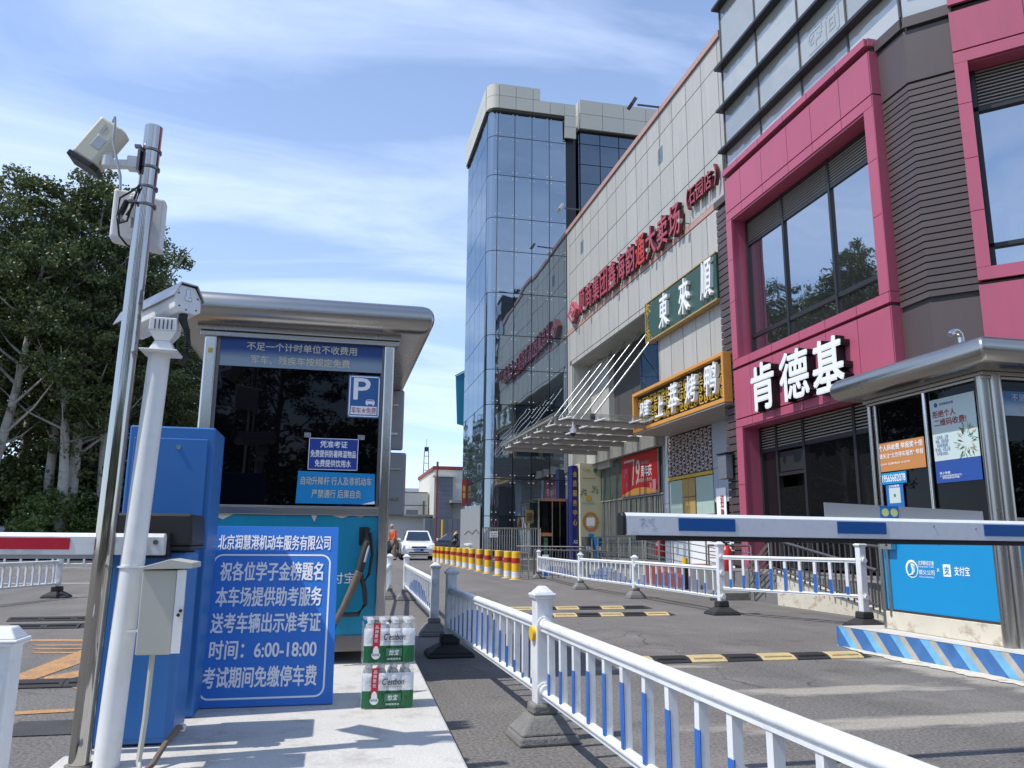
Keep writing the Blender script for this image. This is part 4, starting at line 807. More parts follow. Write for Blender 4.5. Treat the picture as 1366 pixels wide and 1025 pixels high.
s = thing('sign_box', 'grey projecting sign lantern on the narrow brown slat pier', 'sign', (7.9, 15.3, 2.4)); obj('body', MB().box(7.86, 8.02, 15.0, 15.35, 2.25, 2.75), M_bggray, s, bevel=.01); obj('cap', MB().box(7.84, 8.05, 14.97, 15.38, 2.76, 2.79), M_black, s)
s = thing('shop_poster', 'white poster with red characters on the panel left of the brown pier', 'poster', (8.9, 16.9, 1.9)); plate('sheet', (8.94, 17.35, 1.75), FX, .48, .95, .01, M_signwhite, s); text('招\n聘', (8.925, 17.3, 1.75), FX, .16, .6, M_darkred, s, bold=.03)
s = thing('flower_ornament', 'yellow flower shaped ornament on the dark red patch beside the brown pier', 'ornament', (8.9, 16.5, 1.8)); obj('back', MB().box(8.92, 8.96, 16.2, 16.85, 1.5, 2.05), M_redstep, s)
mb = MB()
for i in range(6): a = i * 1.047; mb.cyl((8.9, 16.55 + .09 * math.cos(a), 1.82 + .09 * math.sin(a)), (8.88, 16.55 + .09 * math.cos(a), 1.82 + .09 * math.sin(a)), .07, 10)
obj('petals', mb, M_gls, s); obj('stem', MB().box(8.88, 8.9, 16.5, 16.58, 1.5, 1.72), M_gold, s)

# ------------------------------------------------------------------ yellow and red bollards
BP = [(4.59, 20.1), (4.56, 20.91), (4.64, 22.5), (4.61, 23.94), (4.67, 25.68), (4.70, 27.3), (4.68, 28.57), (4.71, 30.18), (4.72, 31.78), (4.72, 33.36), (4.68, 34.62), (4.66, 35.71), (4.64, 36.95)]
BL = ['nearest', 'second nearest', 'third', 'fourth', 'fifth', 'sixth', 'seventh', 'eighth', 'ninth', 'tenth', 'eleventh', 'second farthest', 'farthest']
b0 = thing('bollard', 'nearest of the yellow bollards with a red band, at the end of the white railing', 'bollard', (*BP[0], 0), 'yellow bollards with red bands along the entrance')
x, y = BP[0]; cr = .108
obj('body', MB().cyl((x, y, 0), (x, y, .045), cr, 22, mi=1).cyl((x, y, .045), (x, y, .19), cr, 22, mi=2).cyl((x, y, .19), (x, y, .68), cr, 22, mi=1).cyl((x, y, .68), (x, y, .69), cr, 22, r1=cr * .9, mi=1), [M_yellow, M_yellow, M_white], b0, smooth=True)
obj('red_band', MB().cyl((x, y, .40), (x, y, .53), cr + .003, 22), M_postred, b0, smooth=True); obj('foot_ring', MB().cyl((x, y, 0), (x, y, .006), .17, 20), M_lane, b0)
for k in range(1, 13):
    c = copy_tree(b0, (*BP[k], 0)); c['label'] = BL[k] + ' of the yellow bollards with a red band, counted from the white railing'
s = thing('road_barrier', 'low yellow and black road barrier behind the far bollards', 'barrier', (5.6, 40, 0))
for i in range(6): obj('leg', MB().cyl((5.0 + i * .36, 40, 0), (5.0 + i * .36, 40, .34), .05, 8), M_yellow, s)
obj('bar', MB().box(4.9, 7.0, 39.96, 40.04, .34, .46), M_yellow, s)
s = thing('hand_cart', 'white and pink hand cart loaded with boxes near the metal fence', 'cart', (5.6, 30, .35)); obj('bed', MB().box(4.95, 6.6, 29.6, 30.6, .77, .85), M_white2, s, bevel=.02); obj('load', MB().box(5.1, 6.3, 29.7, 30.5, .851, 1.03), M_pinktx, s, bevel=.03); obj('load', MB().box(5.3, 5.9, 29.8, 30.4, 1.031, 1.13), M_white2, s, bevel=.03)
for (dx, dy) in ((.2, .1), (1.45, .1), (.2, .9), (1.45, .9)): obj('wheel', MB().cyl((4.95 + dx, 29.58 + dy, .48), (4.95 + dx, 29.64 + dy, .48), .13, 14), M_tyre, s)
obj('frame', MB().box(5.0, 6.5, 29.7, 30.5, .61, .77), M_white2, s)

# ------------------------------------------------------------------ far buildings at the street end
s = thing('warehouse', 'cream warehouse with a dark red roof edge at the end of the street', 'building', (11.5, 84, 0))
obj('wall', MB().box(9.8, 16.5, 80, 95, 0, 8.2), M_bgcream, s); obj('roof_edge', MB().box(9.6, 16.6, 79.9, 80.0, 8.0, 8.35).box(9.65, 9.79, 80, 95.1, 8.0, 8.35), M_bgred, s)
obj('roller_tower', MB().box(9.9, 11.5, 78.8, 79.98, 3.1, 7.2), M_bggray, s)
for k in range(9): pbox('ribbed_panel', 9.95, 11.45, 78.76, 78.795, 3.15 + k * .45, 3.58 + k * .45, M_bggray, s)
obj('tower_cap', MB().box(9.5, 11.8, 78.6, 79.9, 7.2, 7.35), M_bgcream, s); obj('vent', MB().cyl((10.2, 81, 8.2), (10.2, 81, 8.9), .12, 8), M_steeld, s); obj('canopy_slab', MB().box(11.2, 14, 77.5, 80, 4.6, 4.85), M_stone, s)
s = thing('white_annex', 'long low white annex left of the cream warehouse', 'building', (5, 83, 0)); obj('wall', MB().box(-4, 9.6, 81, 90, 0, 3.3), M_bgwhite, s); obj('roof_slab', MB().box(-4.2, 10.6, 80.2, 90.2, 3.3, 3.5), M_stone, s); obj('upper_wall', MB().box(-4, 9.7, 84, 95, 3.5, 5.9), M_bgwhite, s); obj('pipe', MB().box(-4, 9.6, 83.9, 83.98, 4.5, 4.58).box(-4, 9.6, 83.9, 83.98, 5.85, 5.95).cyl((9.2, 83.5, 3.5), (9.2, 83.5, 5.0), .12, 8), M_steeld, s)
for k in range(3): obj('roof_unit', MB().box(2.0 + k * 2.6, 3.2 + k * 2.6, 81.5, 82.2, 3.5, 4.0), M_bggray, s)
s = thing('grey_shed', 'dark grey corrugated shed wall below the cream warehouse', 'building', (12, 78, 0)); obj('wall', MB().box(8.6, 16, 76.6, 78.5, 0, 3.05), M_bggray, s); obj('hazard_post', MB().cyl((10.2, 76.3, 0), (10.2, 76.3, 2.9), .09, 8), M_yellow, s)
for k in range(14): pbox('ribbed_panel', 8.65 + k * .52, 9.13 + k * .52, 76.55, 76.598, .1, 2.95, M_bggray, s)
s = thing('apartment_block', 'distant pale yellow apartment block with white roof storey', 'building', (30, 300, 0)); obj('wall', MB().box(24, 40, 300, 315, 0, 17.2), M_bgyel, s); obj('roof_storey', MB().box(25, 40, 301, 314, 17.2, 20.2), M_bgwhite, s)
for i in range(7):
    for j in range(5): pbox('window', 24.6 + i * 2.2, 25.9 + i * 2.2, 299.8, 299.98, 4 + j * 2.7, 5.5 + j * 2.7, M_bggray, s)
s = thing('lattice_mast', 'thin steel lattice mast with a black box above the warehouse roof', 'mast', (10.7, 96, 0))
for (x, x2) in ((10.15, 10.45), (11.25, 10.95)): obj('leg', MB().beam((x, 96, 0), (x2, 96, 11.6), .09, .09), M_steeld, s)
for k in range(9): obj('rung', MB().beam((10.2 + k * .03, 96, 4.2 + k * .85), (11.2 - k * .03, 96, 4.2 + k * .85), .07, .07), M_steeld, s)
obj('box', MB().box(10.45, 10.95, 95.8, 96.2, 11.6, 12.1), M_black, s); obj('antenna', MB().cyl((10.7, 96, 12.1), (10.7, 96, 13.1), .03, 6), M_steeld, s)

# ------------------------------------------------------------------ cars
def car(x, y, label, paint, heading=0, group='parked cars', plate_text=None, zs=1.0, L=4.3, W=1.72):
    """front faces -Y at heading 0"""
    t = thing('parked_car', label, 'car', (x, y, 0), group)
    ca, sa = math.cos(heading), math.sin(heading)
    def T(p): return (x + p[0] * ca - p[1] * sa, y + p[0] * sa + p[1] * ca, p[2] * zs)
    def put(nm, mb, m, par=t, smooth=False, bevel=0):
        mb.v = [T(v) for v in mb.v]; return obj(nm, mb, m, par, smooth=smooth, bevel=bevel)
    # body lofted along the length: (y, half width, z bottom, z shoulder)
    st = [(-L / 2, .60, .34, .55), (-L / 2 + .06, .74, .22, .66), (-L / 2 + .35, .83, .20, .78), (-L / 2 + 1.1, .86, .20, .90), (0, .86, .20, .93), (L / 2 - .9, .86, .22, .96), (L / 2 - .25, .82, .26, .95), (L / 2, .70, .36, .86)]
    mb = MB(); n = 12
    for (yy, w, z0, z1) in st:
        w = w * W / 1.72; h = z1 - z0
        mb.v += [(-w * .86, yy, z0), (-w, yy, z0 + .14 * h), (-w, yy, z0 + .6 * h), (-w * .965, yy, z0 + .86 * h), (-w * .80, yy, z1), (-w * .3, yy, z1 + .03), (w * .3, yy, z1 + .03), (w * .80, yy, z1), (w * .965, yy, z0 + .86 * h), (w, yy, z0 + .6 * h), (w, yy, z0 + .14 * h), (w * .86, yy, z0)]
    for k in range(len(st) - 1): mb.f += [(k * n + i, k * n + (i + 1) % n, (k + 1) * n + (i + 1) % n, (k + 1) * n + i) for i in range(n)]
    mb.f += [tuple(range(n)), tuple(range((len(st) - 1) * n, len(st) * n))[::-1]]; mb.m = [0] * len(mb.f); put('body', mb, paint, smooth=True)
    def cab(mb, ins, z0, z1):
        B = [(-.74 + ins, -L / 2 + 1.02, z0), (.74 - ins, -L / 2 + 1.02, z0), (.76 - ins, L / 2 - .75, z0), (-.76 + ins, L / 2 - .75, z0)]
        Tp = [(-.54 + ins, -L / 2 + 1.78, z1), (.54 - ins, -L / 2 + 1.78, z1), (.55 - ins, L / 2 - 1.35, z1), (-.55 + ins, L / 2 - 1.35, z1)]
        return mb.add([(a * W / 1.72, b, c) for a, b, c in B + Tp], [(0, 3, 2, 1), (4, 5, 6, 7), (0, 1, 5, 4), (1, 2, 6, 5), (2, 3, 7, 6), (3, 0, 4, 7)])
    put('cabin', cab(MB(), 0, .86, 1.44), paint, smooth=False, bevel=.05)
    def quad(nm, P, m, off): 
        P = [Vector(p) for p in P]; nr = (P[1] - P[0]).cross(P[3] - P[0]).normalized(); mb = MB(); mb.prism([p + nr * off for p in P], (0, 0, 0), -nr * .02); return put(nm, mb, m)
    yb0, yt0 = -L / 2 + 1.02, -L / 2 + 1.78
    def lerp3(a, b, f): return tuple(a[i] + (b[i] - a[i]) * f for i in range(3))
    def inset(P, fx, f0, f1):
        a, b, c, d = P; l0, l1 = lerp3(a, d, f0), lerp3(a, d, f1); r0, r1 = lerp3(b, c, f0), lerp3(b, c, f1)
        return [lerp3(l0, r0, fx), lerp3(l0, r0, 1 - fx), lerp3(l1, r1, 1 - fx), lerp3(l1, r1, fx)]
    k_ = W / 1.72
    F_ = [(-.74 * k_, yb0, .86), (.74 * k_, yb0, .86), (.54 * k_, yt0, 1.44), (-.54 * k_, yt0, 1.44)]
    quad('windscreen', inset(F_, .07, .12, .90), M_carglass, .008)
    Bk = [(.76 * k_, L / 2 - .75, .86), (-.76 * k_, L / 2 - .75, .86), (-.55 * k_, L / 2 - 1.35, 1.44), (.55 * k_, L / 2 - 1.35, 1.44)]
    quad('rear_window', inset(Bk, .07, .15, .90), M_carglass, .008)
    for sg in (1, -1):
        S_ = [(.74 * k_ * sg, yb0, .86), (.76 * k_ * sg, L / 2 - .75, .86), (.55 * k_ * sg, L / 2 - 1.35, 1.44), (.54 * k_ * sg, yt0, 1.44)]
        if sg < 0: S_ = [S_[1], S_[0], S_[3], S_[2]]
        quad('side_window', inset(S_, .06, .2, .88), M_carglass, .008)
        put('mirror', MB().box(sg * .86 * k_, sg * 1.02 * k_, yb0 + .18, yb0 + .30, .93, 1.06), paint, bevel=.03)
        put('headlight', MB().add([(sg * .44 * k_, -L / 2 - .0, .60), (sg * .74 * k_, -L / 2 + .09, .60), (sg * .79 * k_, -L / 2 + .22, .74), (sg * .48 * k_, -L / 2 + .07, .70), (sg * .44 * k_, -L / 2 + .1, .60), (sg * .72 * k_, -L / 2 + .2, .60), (sg * .77 * k_, -L / 2 + .3, .73), (sg * .48 * k_, -L / 2 + .2, .69)], [(0, 1, 2, 3), (4, 7, 6, 5), (0, 4, 5, 1), (1, 5, 6, 2), (2, 6, 7, 3), (3, 7, 4, 0)]), M_lamp)
        put('tail_light', MB().box(sg * .55 * k_, sg * .78 * k_, L / 2 - .10, L / 2 + .005, .66, .84), M_red)
        for yy in (-L / 2 + .80, L / 2 - .85):
            w_ = put('wheel', MB().cyl((sg * .66 * k_, yy, .30), (sg * .875 * k_, yy, .30), .30, 22), M_tyre, smooth=True); put('rim', MB().cyl((sg * .87 * k_, yy, .30), (sg * .885 * k_, yy, .30), .19, 16), M_chrome, w_, smooth=True)
    put('grille', MB().box(-.36, .36, -L / 2 - .012, -L / 2 + .05, .60, .67), M_black, bevel=.01); put('air_intake', MB().box(-.55, .55, -L / 2 + .02, -L / 2 + .08, .26, .36).box(-.48, .48, -L / 2 - .006, -L / 2 + .04, .345, .40), M_black)
    put('badge', MB().beam((-.07, -L / 2 - .015, .625), (0, -L / 2 - .015, .66), .02, .014).beam((.07, -L / 2 - .015, .625), (0, -L / 2 - .015, .66), .02, .014), M_chrome)
    put('bumper_strip', MB().box(-.62, .62, -L / 2 - .004, -L / 2 + .05, .50, .52), M_iron)
    if plate_text:
        p = put('number_plate', MB().box(-.22, .22, -L / 2 - .028, -L / 2 - .012, .43, .55), M_plateb); text(plate_text, T((0, -L / 2 - .03, .49)), FY, .38, .08, M_signwhite, p)
    return t
car(4.28, 41.6, 'white sedan facing the camera with a blue number plate, left of the yellow bollards', M_carw, R(-3), plate_text='京N·8K526', W=1.72)
car(2.4, 48.5, 'black car half hidden behind the person in the orange vest', M_carb, R(80))
car(8.2, 56.0, 'black car behind the bollards, beside the person in black', M_carb, R(-100)); 
car(-13.0, 38.0, 'black car parked under the poplars behind the red striped arm', M_carb, R(88))
car(-18.6, 38.3, 'dark car at the left picture edge under the poplars', M_carb, R(92))

# ------------------------------------------------------------------ people
def person(x, y, label, top, legs, head, lean=0.0, face=0.0, arms='walk', H=1.6, hatcol=None):
    t = thing('person', label, 'person', (x, y, 0)); k = H / 1.7; c, s_ = math.cos(face), math.sin(face)
    def W_(p): return (x + (p[0] * c - p[1] * s_) * k, y + (p[0] * s_ + p[1] * c) * k, p[2] * k)
    def skin(nm, V, E, Rd, m, par, root=0):
        me = bpy.data.meshes.new(nm); me.from_pydata([tuple(Vector(W_(v)) - Vector((x, y, 0))) for v in V], E, []); o = bpy.data.objects.new(nm, me); COL.objects.link(o); o.parent = par; ORG[o.name] = Vector((x, y, 0)); me.materials.append(m)
        md = o.modifiers.new('skin', 'SKIN'); me.skin_vertices.new() if not me.skin_vertices else None
        for i, r_ in enumerate(Rd): sv_ = me.skin_vertices[0].data[i]; sv_.radius = (r_ * k, r_ * k) if isinstance(r_, (int, float)) else (r_[0] * k, r_[1] * k); sv_.use_root = (i == root)
        o.modifiers.new('sub', 'SUBSURF').levels = 1; o.modifiers['sub'].render_levels = 2; return o
    l = lean
    V = [(0, 0, .92), (0, -.02 - l * .3, 1.15), (0, -.03 - l, 1.38), (0, -.04 - l * 1.2, 1.47), (0, -.06 - l * 1.3, 1.58), (.10, 0, .88), (.11, -.06, .48), (.11, .02, .09), (.11, -.12, .05), (-.10, 0, .88), (-.11, .10, .50), (-.11, .22, .11), (-.11, .10, .06),
         (.19, -.03 - l, 1.37), (.24, -.05 - l, 1.10), (.24, -.20 - l, .90), (-.19, -.03 - l, 1.37), (-.24, .0 - l, 1.10), (-.24, -.12 - l, .88), (0, -.06 - l * 1.3, 1.66)]
    E = [(0, 1), (1, 2), (2, 3), (3, 4), (4, 19), (0, 5), (5, 6), (6, 7), (7, 8), (0, 9), (9, 10), (10, 11), (11, 12), (2, 13), (13, 14), (14, 15), (2, 16), (16, 17), (17, 18)]
    Rr = [.13, .12, .13, .05, .085, .085, .06, .045, .04, .085, .06, .045, .04, .06, .042, .03, .06, .042, .03, .07]
    skin('body', V, E, Rr, M_skin, t)
    skin('jacket', [(0, 0, .86), (0, -.02 - l * .3, 1.15), (0, -.03 - l, 1.37), (.19, -.03 - l, 1.36), (.245, -.05 - l, 1.10), (.245, -.17 - l, .95), (-.19, -.03 - l, 1.36), (-.245, .0 - l, 1.10), (-.245, -.09 - l, .94)], [(0, 1), (1, 2), (2, 3), (3, 4), (4, 5), (2, 6), (6, 7), (7, 8)], [.155, .145, .145, .075, .058, .048, .075, .058, .048], top, t)
    skin('trousers', [(0, 0, .90), (.10, 0, .84), (.11, -.06, .48), (.11, .02, .13), (-.10, 0, .84), (-.11, .10, .50), (-.11, .22, .15)], [(0, 1), (1, 2), (2, 3), (0, 4), (4, 5), (5, 6)], [.14, .10, .078, .062, .10, .078, .062], legs, t)
    skin('headwear', [(0, -.05 - l * 1.3, 1.60), (0, -.04 - l * 1.3, 1.70)], [(0, 1)], [.108, .085], head, t)
    skin('shoe', [(.11, .03, .05), (.11, -.13, .04)], [(0, 1)], [.05, .045], M_black, t); skin('shoe', [(-.11, .23, .07), (-.11, .09, .05)], [(0, 1)], [.05, .045], M_black, t)
    return t
pr_ = person(2.98, 39.6, 'person in an orange vest and a pale headscarf walking beside the white sedan', M_orangev, M_khaki, M_scarf, lean=.10, face=R(-60), H=1.72)
person(7.35, 49.5, 'person in black reaching towards boxes behind the white sedan', M_blackc, M_blackc, M_blackc, lean=.12, face=R(110), H=1.7)
s = thing('cardboard_box', 'brown cardboard box on a stand beside the person in black', 'box', (8.3, 49.5, 0)); obj('box', MB().box(8.05, 8.65, 49.2, 49.8, .9, 1.35), M_wood, s); obj('stand', MB().box(8.05, 8.65, 49.2, 49.8, 0, .895), M_whitebk, s)
s = thing('red_pole', 'thin red pole at the foot of the glass tower', 'pole', (4.9, 33.2, 0)); obj('shaft', MB().cyl((4.72, 37.5, 0), (4.72, 37.5, 4.6), .04, 8), M_bgred, s); obj('base', MB().box(4.6, 4.84, 37.4, 37.6, 0, .1), M_bgred, s)

# ------------------------------------------------------------------ poplars and shrubs
def leaf_mesh(name, seed, rx, rz, zc, n_cl, per, size, m, shape='oval', clr=.55):
    r_ = random.Random(seed); mb = MB(); V = mb.v; F = mb.f
    for c in range(n_cl):
        while True:
            u_, v_, w_ = r_.uniform(-1, 1), r_.uniform(-1, 1), r_.uniform(-1, 1); d = u_ * u_ + v_ * v_ + w_ * w_
            if .15 < d < 1: break
        tz = w_; wd = rx * (1 - .35 * max(0, tz)) * (1 + .22 * math.sin(3 * math.atan2(v_, u_) + seed + 2.5 * tz))
        cx_, cy_, cz_ = u_ * wd, v_ * wd, zc + w_ * rz; cr = clr * r_.uniform(.6, 1.35)
        for k in range(per):
            a, b = r_.uniform(0, 6.283), r_.gauss(0, .5); q = cr * r_.random() ** .45
            p = Vector((cx_ + q * math.cos(a) * math.cos(b), cy_ + q * math.sin(a) * math.cos(b), cz_ + q * .65 * math.sin(b) + r_.uniform(-.1, .1)))
            t1 = Vector((r_.gauss(0, 1), r_.gauss(0, 1), r_.gauss(0, .7))).normalized(); t2 = t1.cross(Vector((r_.gauss(0, 1), r_.gauss(0, 1), r_.gauss(0, 1)))).normalized(); s_ = size * r_.uniform(.7, 1.3); i = len(V)
            V += [tuple(p - t1 * s_ * .6), tuple(p + t2 * s_ * .45), tuple(p + t1 * s_ * .6), tuple(p - t2 * s_ * .45)]; F.append((i, i + 1, i + 2, i + 3))
    me = bpy.data.meshes.new(name); me.from_pydata(V, [], F); me.materials.append(m); return me
CR = [leaf_mesh('crown', 11, 3.7, 6.6, 11.2, 200, 110, .125, M_leaf, clr=.62), leaf_mesh('crown', 23, 4.3, 6.0, 10.8, 205, 110, .125, M_leaf, clr=.62), leaf_mesh('crown', 37, 3.2, 7.0, 11.4, 180, 110, .125, M_leaf, clr=.62)]
def trunk_mesh(seed, h, r0, lean, m, nb=22, z0=4.5):
    r_ = random.Random(seed); mb = MB(); pts = [(lean * z + .10 * math.sin(z * .5 + seed), .12 * math.sin(z * .4), z) for z in [h * i / 9 for i in range(10)]]
    mb.tube(pts, [r0 * (1 - .85 * i / 9) * (1.25 if i == 0 else 1) for i in range(10)], 10)
    for k in range(nb):
        z = z0 + (h - z0 - 1) * k / nb; b = Vector((lean * z + .10 * math.sin(z * .5 + seed), .12 * math.sin(z * .4), z)); a = r_.uniform(0, 6.28); L = r_.uniform(1.6, 3.4) * (1 - .4 * k / nb); up_ = r_.uniform(.5, 1.1)
        e = b + Vector((math.cos(a) * L, math.sin(a) * L, L * up_)); mid = b.lerp(e, .5) + Vector((0, 0, -.1 * L)); mb.tube([b, mid, e], [r0 * .26, r0 * .16, r0 * .05], 5)
    return mb.mesh('trunk', m, smooth=True)
TR = [trunk_mesh(1, 17, .27, .03, M_bark), trunk_mesh(2, 16, .24, -.02, M_bark), trunk_mesh(3, 17.5, .25, .05, M_bark), trunk_mesh(4, 15, .27, .115, M_bark)]
TP = [(-14.0, 36.0, 0, 'big poplar with a leaning pale trunk above the black car at the left edge', .95), (-12.1, 38.5, 1, 'poplar with a pale trunk just right of the leaning one', 1.02), (-11.2, 37.2, 2, 'poplar with a thin pale trunk left of the steel pole', .98),
      (-11.2, 37.8, 0, 'tall poplar whose crown shows behind the cream camera', .98), (-9.9, 38.2, 1, 'poplar whose branches reach out right of the wireless panel', .90), (-6.2, 42, 2, 'poplar showing between the white post and the booth', .74), (-4.6, 46, 0, 'small poplar whose top shows over the booth roof', .72),
      (-17.2, 37.5, 1, 'poplar cut by the left picture edge', .95), (-20.8, 39.5, 2, 'poplar beyond the left picture edge', .95), (-14.8, 43, 0, 'poplar in the second row behind the leaning pale trunk', .98), (-12.6, 45, 1, 'poplar in the second row behind the thin pale trunk', 1.0),
      (-10.6, 44, 2, 'poplar in the second row left of the steel pole', .98), (-11.0, 47, 0, 'poplar in the second row behind the steel pole', .92), (-9.3, 50, 1, 'poplar in the back row behind the blue cabinet', .80), (-17.3, 46, 2, 'poplar in the back row at the left', 1.0), (-20, 52, 0, 'poplar in the back row far left', 1.05), (-15.5, 54, 1, 'poplar at the very back on the left side', 1.0), (-11.5, 56, 2, 'poplar at the very back near the steel pole', 1.0), (-24, 44, 1, 'poplar outside the left picture edge', 1.0), (-25, 56, 2, 'poplar outside the left picture edge at the back', 1.1)]
T0 = {}
for k, (x, y, v, lb, s_) in enumerate(TP):
    t = thing('poplar_tree', lb, 'tree', (x, y, 0), 'poplars beyond the far road'); t.scale = (s_, s_, s_); t.rotation_euler = (0, 0, k * 1.7 if k else 0)
    for nm, me in (('trunk', TR[3 if k == 0 else v]), ('crown', CR[v])): o = bpy.data.objects.new(nm, me); COL.objects.link(o); o.parent = t; ORG[o.name] = Vector((x, y, 0))
SH = leaf_mesh('foliage', 51, 1.5, 1.3, 1.4, 120, 45, .11, M_leaf2, clr=.4); SH2 = leaf_mesh('foliage', 52, 2.2, 2.4, 2.4, 200, 45, .14, M_leaf, clr=.55)
mb = MB(); mb.tube([(0, 0, 0), (.05, 0, .9), (.0, 0, 1.8)], [.06, .04, .02], 6); ST = mb.mesh('stem', M_barkd)
for k, (x, y, v) in enumerate(((-12, 66, 0), (-10, 78, 1), (-13, 90, 2), (-9.5, 102, 0), (-11, 116, 1), (-9, 130, 2), (-12, 144, 0))):  # hidden far row added so the tower's side glass reflects dark foliage
    t = thing('poplar_tree', 'far poplar added for the tower glass reflection, hidden behind the left booth', 'tree', (x, y, 0), 'far poplars hidden behind the left booth'); t.rotation_euler = (0, 0, k * 1.3)
    for nm, me in (('trunk', TR[v]), ('crown', CR[v])): o = bpy.data.objects.new(nm, me); COL.objects.link(o); o.parent = t; ORG[o.name] = Vector((x, y, 0))
for k, (x, y, me, s_, lb) in enumerate(((-11.3, 36.6, SH, 1.1, 'bright green young shrub between the pale trunks'), (-12.9, 40, SH2, 1.1, 'dark shrub behind the leaning pale trunk'), (-9.4, 40, SH2, 1.2, 'dark shrub left of the steel pole'), (-7.6, 41, SH2, 1.1, 'dark shrub behind the steel pole'), (-5.8, 44, SH2, 1.2, 'dark shrub behind the blue cabinet'), (-16.5, 41, SH2, 1.2, 'dark shrub at the left picture edge'), (-14.5, 48, SH2, 1.7, 'large dark shrub deep between the poplars on the left'), (-10.5, 50, SH2, 1.8, 'large dark shrub deep between the poplars near the steel pole'), (-7.4, 54, SH2, 1.8, 'large dark shrub deep between the poplars on the right'))):
    t = thing('shrub', lb, 'shrub', (x, y, 0), 'shrubs under the poplars'); t.scale = (s_, s_, s_); t.rotation_euler = (0, 0, k)
    for nm, m_ in (('stem', ST), ('foliage', me)): o = bpy.data.objects.new(nm, m_); COL.objects.link(o); o.parent = t; ORG[o.name] = Vector((x, y, 0))
for k in range(11):  # added out of view to darken the bright gap in the booth window reflection
    t = thing('shrub', 'shrub added behind the viewpoint to darken the window reflections', 'shrub', (-20 + k * 5.2, -21 - (k % 3), 0), 'shrubs behind the viewpoint'); t.scale = (1.5, 1.5, 1.25); t.rotation_euler = (0, 0, k)
    for nm, m_ in (('stem', ST), ('foliage', SH2)): o = bpy.data.objects.new(nm, m_); COL.objects.link(o); o.parent = t; ORG[o.name] = Vector((0, 0, 0))
# trees on the near side of the street, seen in the window reflections
for k, (x, y, s_) in enumerate(((-12, -26, 1.0), (-3, -30, 1.05), (5, -27, .95), (11, -29, 1.0), (17, -26, .95), (23, -31, 1.05), (29, -27, 1.0), (36, -32, 1.05), (-21, -24, 1.0))):
    t = thing('poplar_tree', 'poplar behind the viewpoint, seen only as a reflection in the shop glass', 'tree', (x, y, 0), 'poplars behind the viewpoint'); t.scale = (s_,) * 3; t.rotation_euler = (0, 0, k * 2.1)
    for nm, me in (('trunk', TR[k % 3]), ('crown', CR[k % 3])): o = bpy.data.objects.new(nm, me); COL.objects.link(o); o.parent = t; ORG[o.name] = Vector((x, y, 0))

# ------------------------------------------------------------------ left traffic island and its orange markings
mb = MB(); poly = [(-1.0, 1.6), (.56, 1.6), (.54, 3.1), (.62, 5.9), (.62, 8.6), (-.95, 8.6), (-.98, 3.4)]
mb.prism([(x, y, 0) for x, y in poly], (0, 0, 0), (0, 0, .12)); o = struct('traffic_island', mb, M_island)
b = o.modifiers.new('bevel', 'BEVEL'); b.width = .012; b.segments = 2
mb = MB()
def gq(mb, pts, z=.004): mb.add([(x, y, z) for x, y in pts], [tuple(range(len(pts)))])
gq(mb, [(-2.12, 6.42), (-1.96, 5.98), (-1.84, 7.0), (-1.80, 7.6), (-2.05, 7.9)]); gq(mb, [(-1.90, 6.34), (-1.80, 6.05), (-1.55, 6.55), (-1.2, 7.0), (-1.3, 7.4)], .0045)
gq(mb, [(-3.2, 8.74), (-1.0, 8.36), (-1.0, 8.20), (-3.2, 8.54)]); gq(mb, [(-1.75, 5.04), (-1.0, 5.13), (-1.0, 5.22), (-1.75, 5.14)])
for i in range(3): gq(mb, [(-2.6 + .08 * i, 8.22 - .26 * i), (-1.0, 8.02 - .26 * i), (-1.0, 7.94 - .26 * i), (-2.5 + .08 * i, 8.12 - .26 * i)], .0035 + i * .0002)
gq(mb, [(-1.60, 5.9), (-1.3, 5.4), (-1.0, 5.5), (-1.0, 5.95)])
struct('road_marking', mb, M_orange)
struct('gutter_strip', MB().box(-1.55, -1.0, 4.52, 4.86, .001, .006), M_gutter)

# speed bumps: rubber segments laid end to end
def bump(label, x0, x1, y, n, first_yellow, w=.3, group=None, ends=True, black=False):
    t = thing('speed_bump', label, 'speed bump', (x0, y, 0), group); L = (x1 - x0) / n
    def seg(mi, i):
        a, b = x0 + i * L, x0 + (i + 1) * L - .004
        pr = [(-w / 2, 0), (-w / 2, .008), (-w * .28, .034), (0, .042), (w * .28, .034), (w / 2, .008), (w / 2, 0)]
        mb = MB().prism([(a, y + p, q) for p, q in pr], (0, 0, 0), (b - a, 0, 0))
        for k in range(5): mb.box(a + .03, b - .03, y - w * .38 + k * .02, y - w * .38 + k * .02 + .008, .0, .031 + k * .0024)
        obj('rubber_segment', mb, M_yellowr if mi else M_rubber, t)
    for i in range(n): seg(((i % 2 == 0) == first_yellow) and not black, i)
    if ends:
        mb = MB().add([(x1, y - w / 2, 0), (x1 + .13, y - w * .2, .002), (x1 + .13, y + w * .2, .002), (x1, y + w / 2, 0), (x1, y, .04)], [(0, 1, 4), (1, 2, 4), (2, 3, 4), (3, 0, 4), (0, 3, 2, 1)])
        obj('end_cap', mb, M_rubber, t)
    return t
bump('black and yellow rubber speed bump by the striped kerb, closest to the long railing', 2.25, 4.45, 6.33, 7, True, .26)
bump('yellow and black speed bump across the lane, nearer strip of the middle pair', 1.55, 4.4, 10.25, 9, True, .28)
bump('yellow and black speed bump across the lane, farther strip of the middle pair', 1.8, 4.5, 11.3, 8, True, .28)
bump('worn black speed bump behind the steel camera pole, beside the white traffic island', -2.6, -1.02, 6.0, 5, False, .22, ends=False, black=True)
bump('flat black road hump end in the left lane, beyond the orange hatching', -3.3, -2.6, 9.75, 2, False, .3, black=True)
bump('black rubber hump across the left lane in front of the far railing', -3.6, -2.2, 10.6, 4, False, .25, black=True)

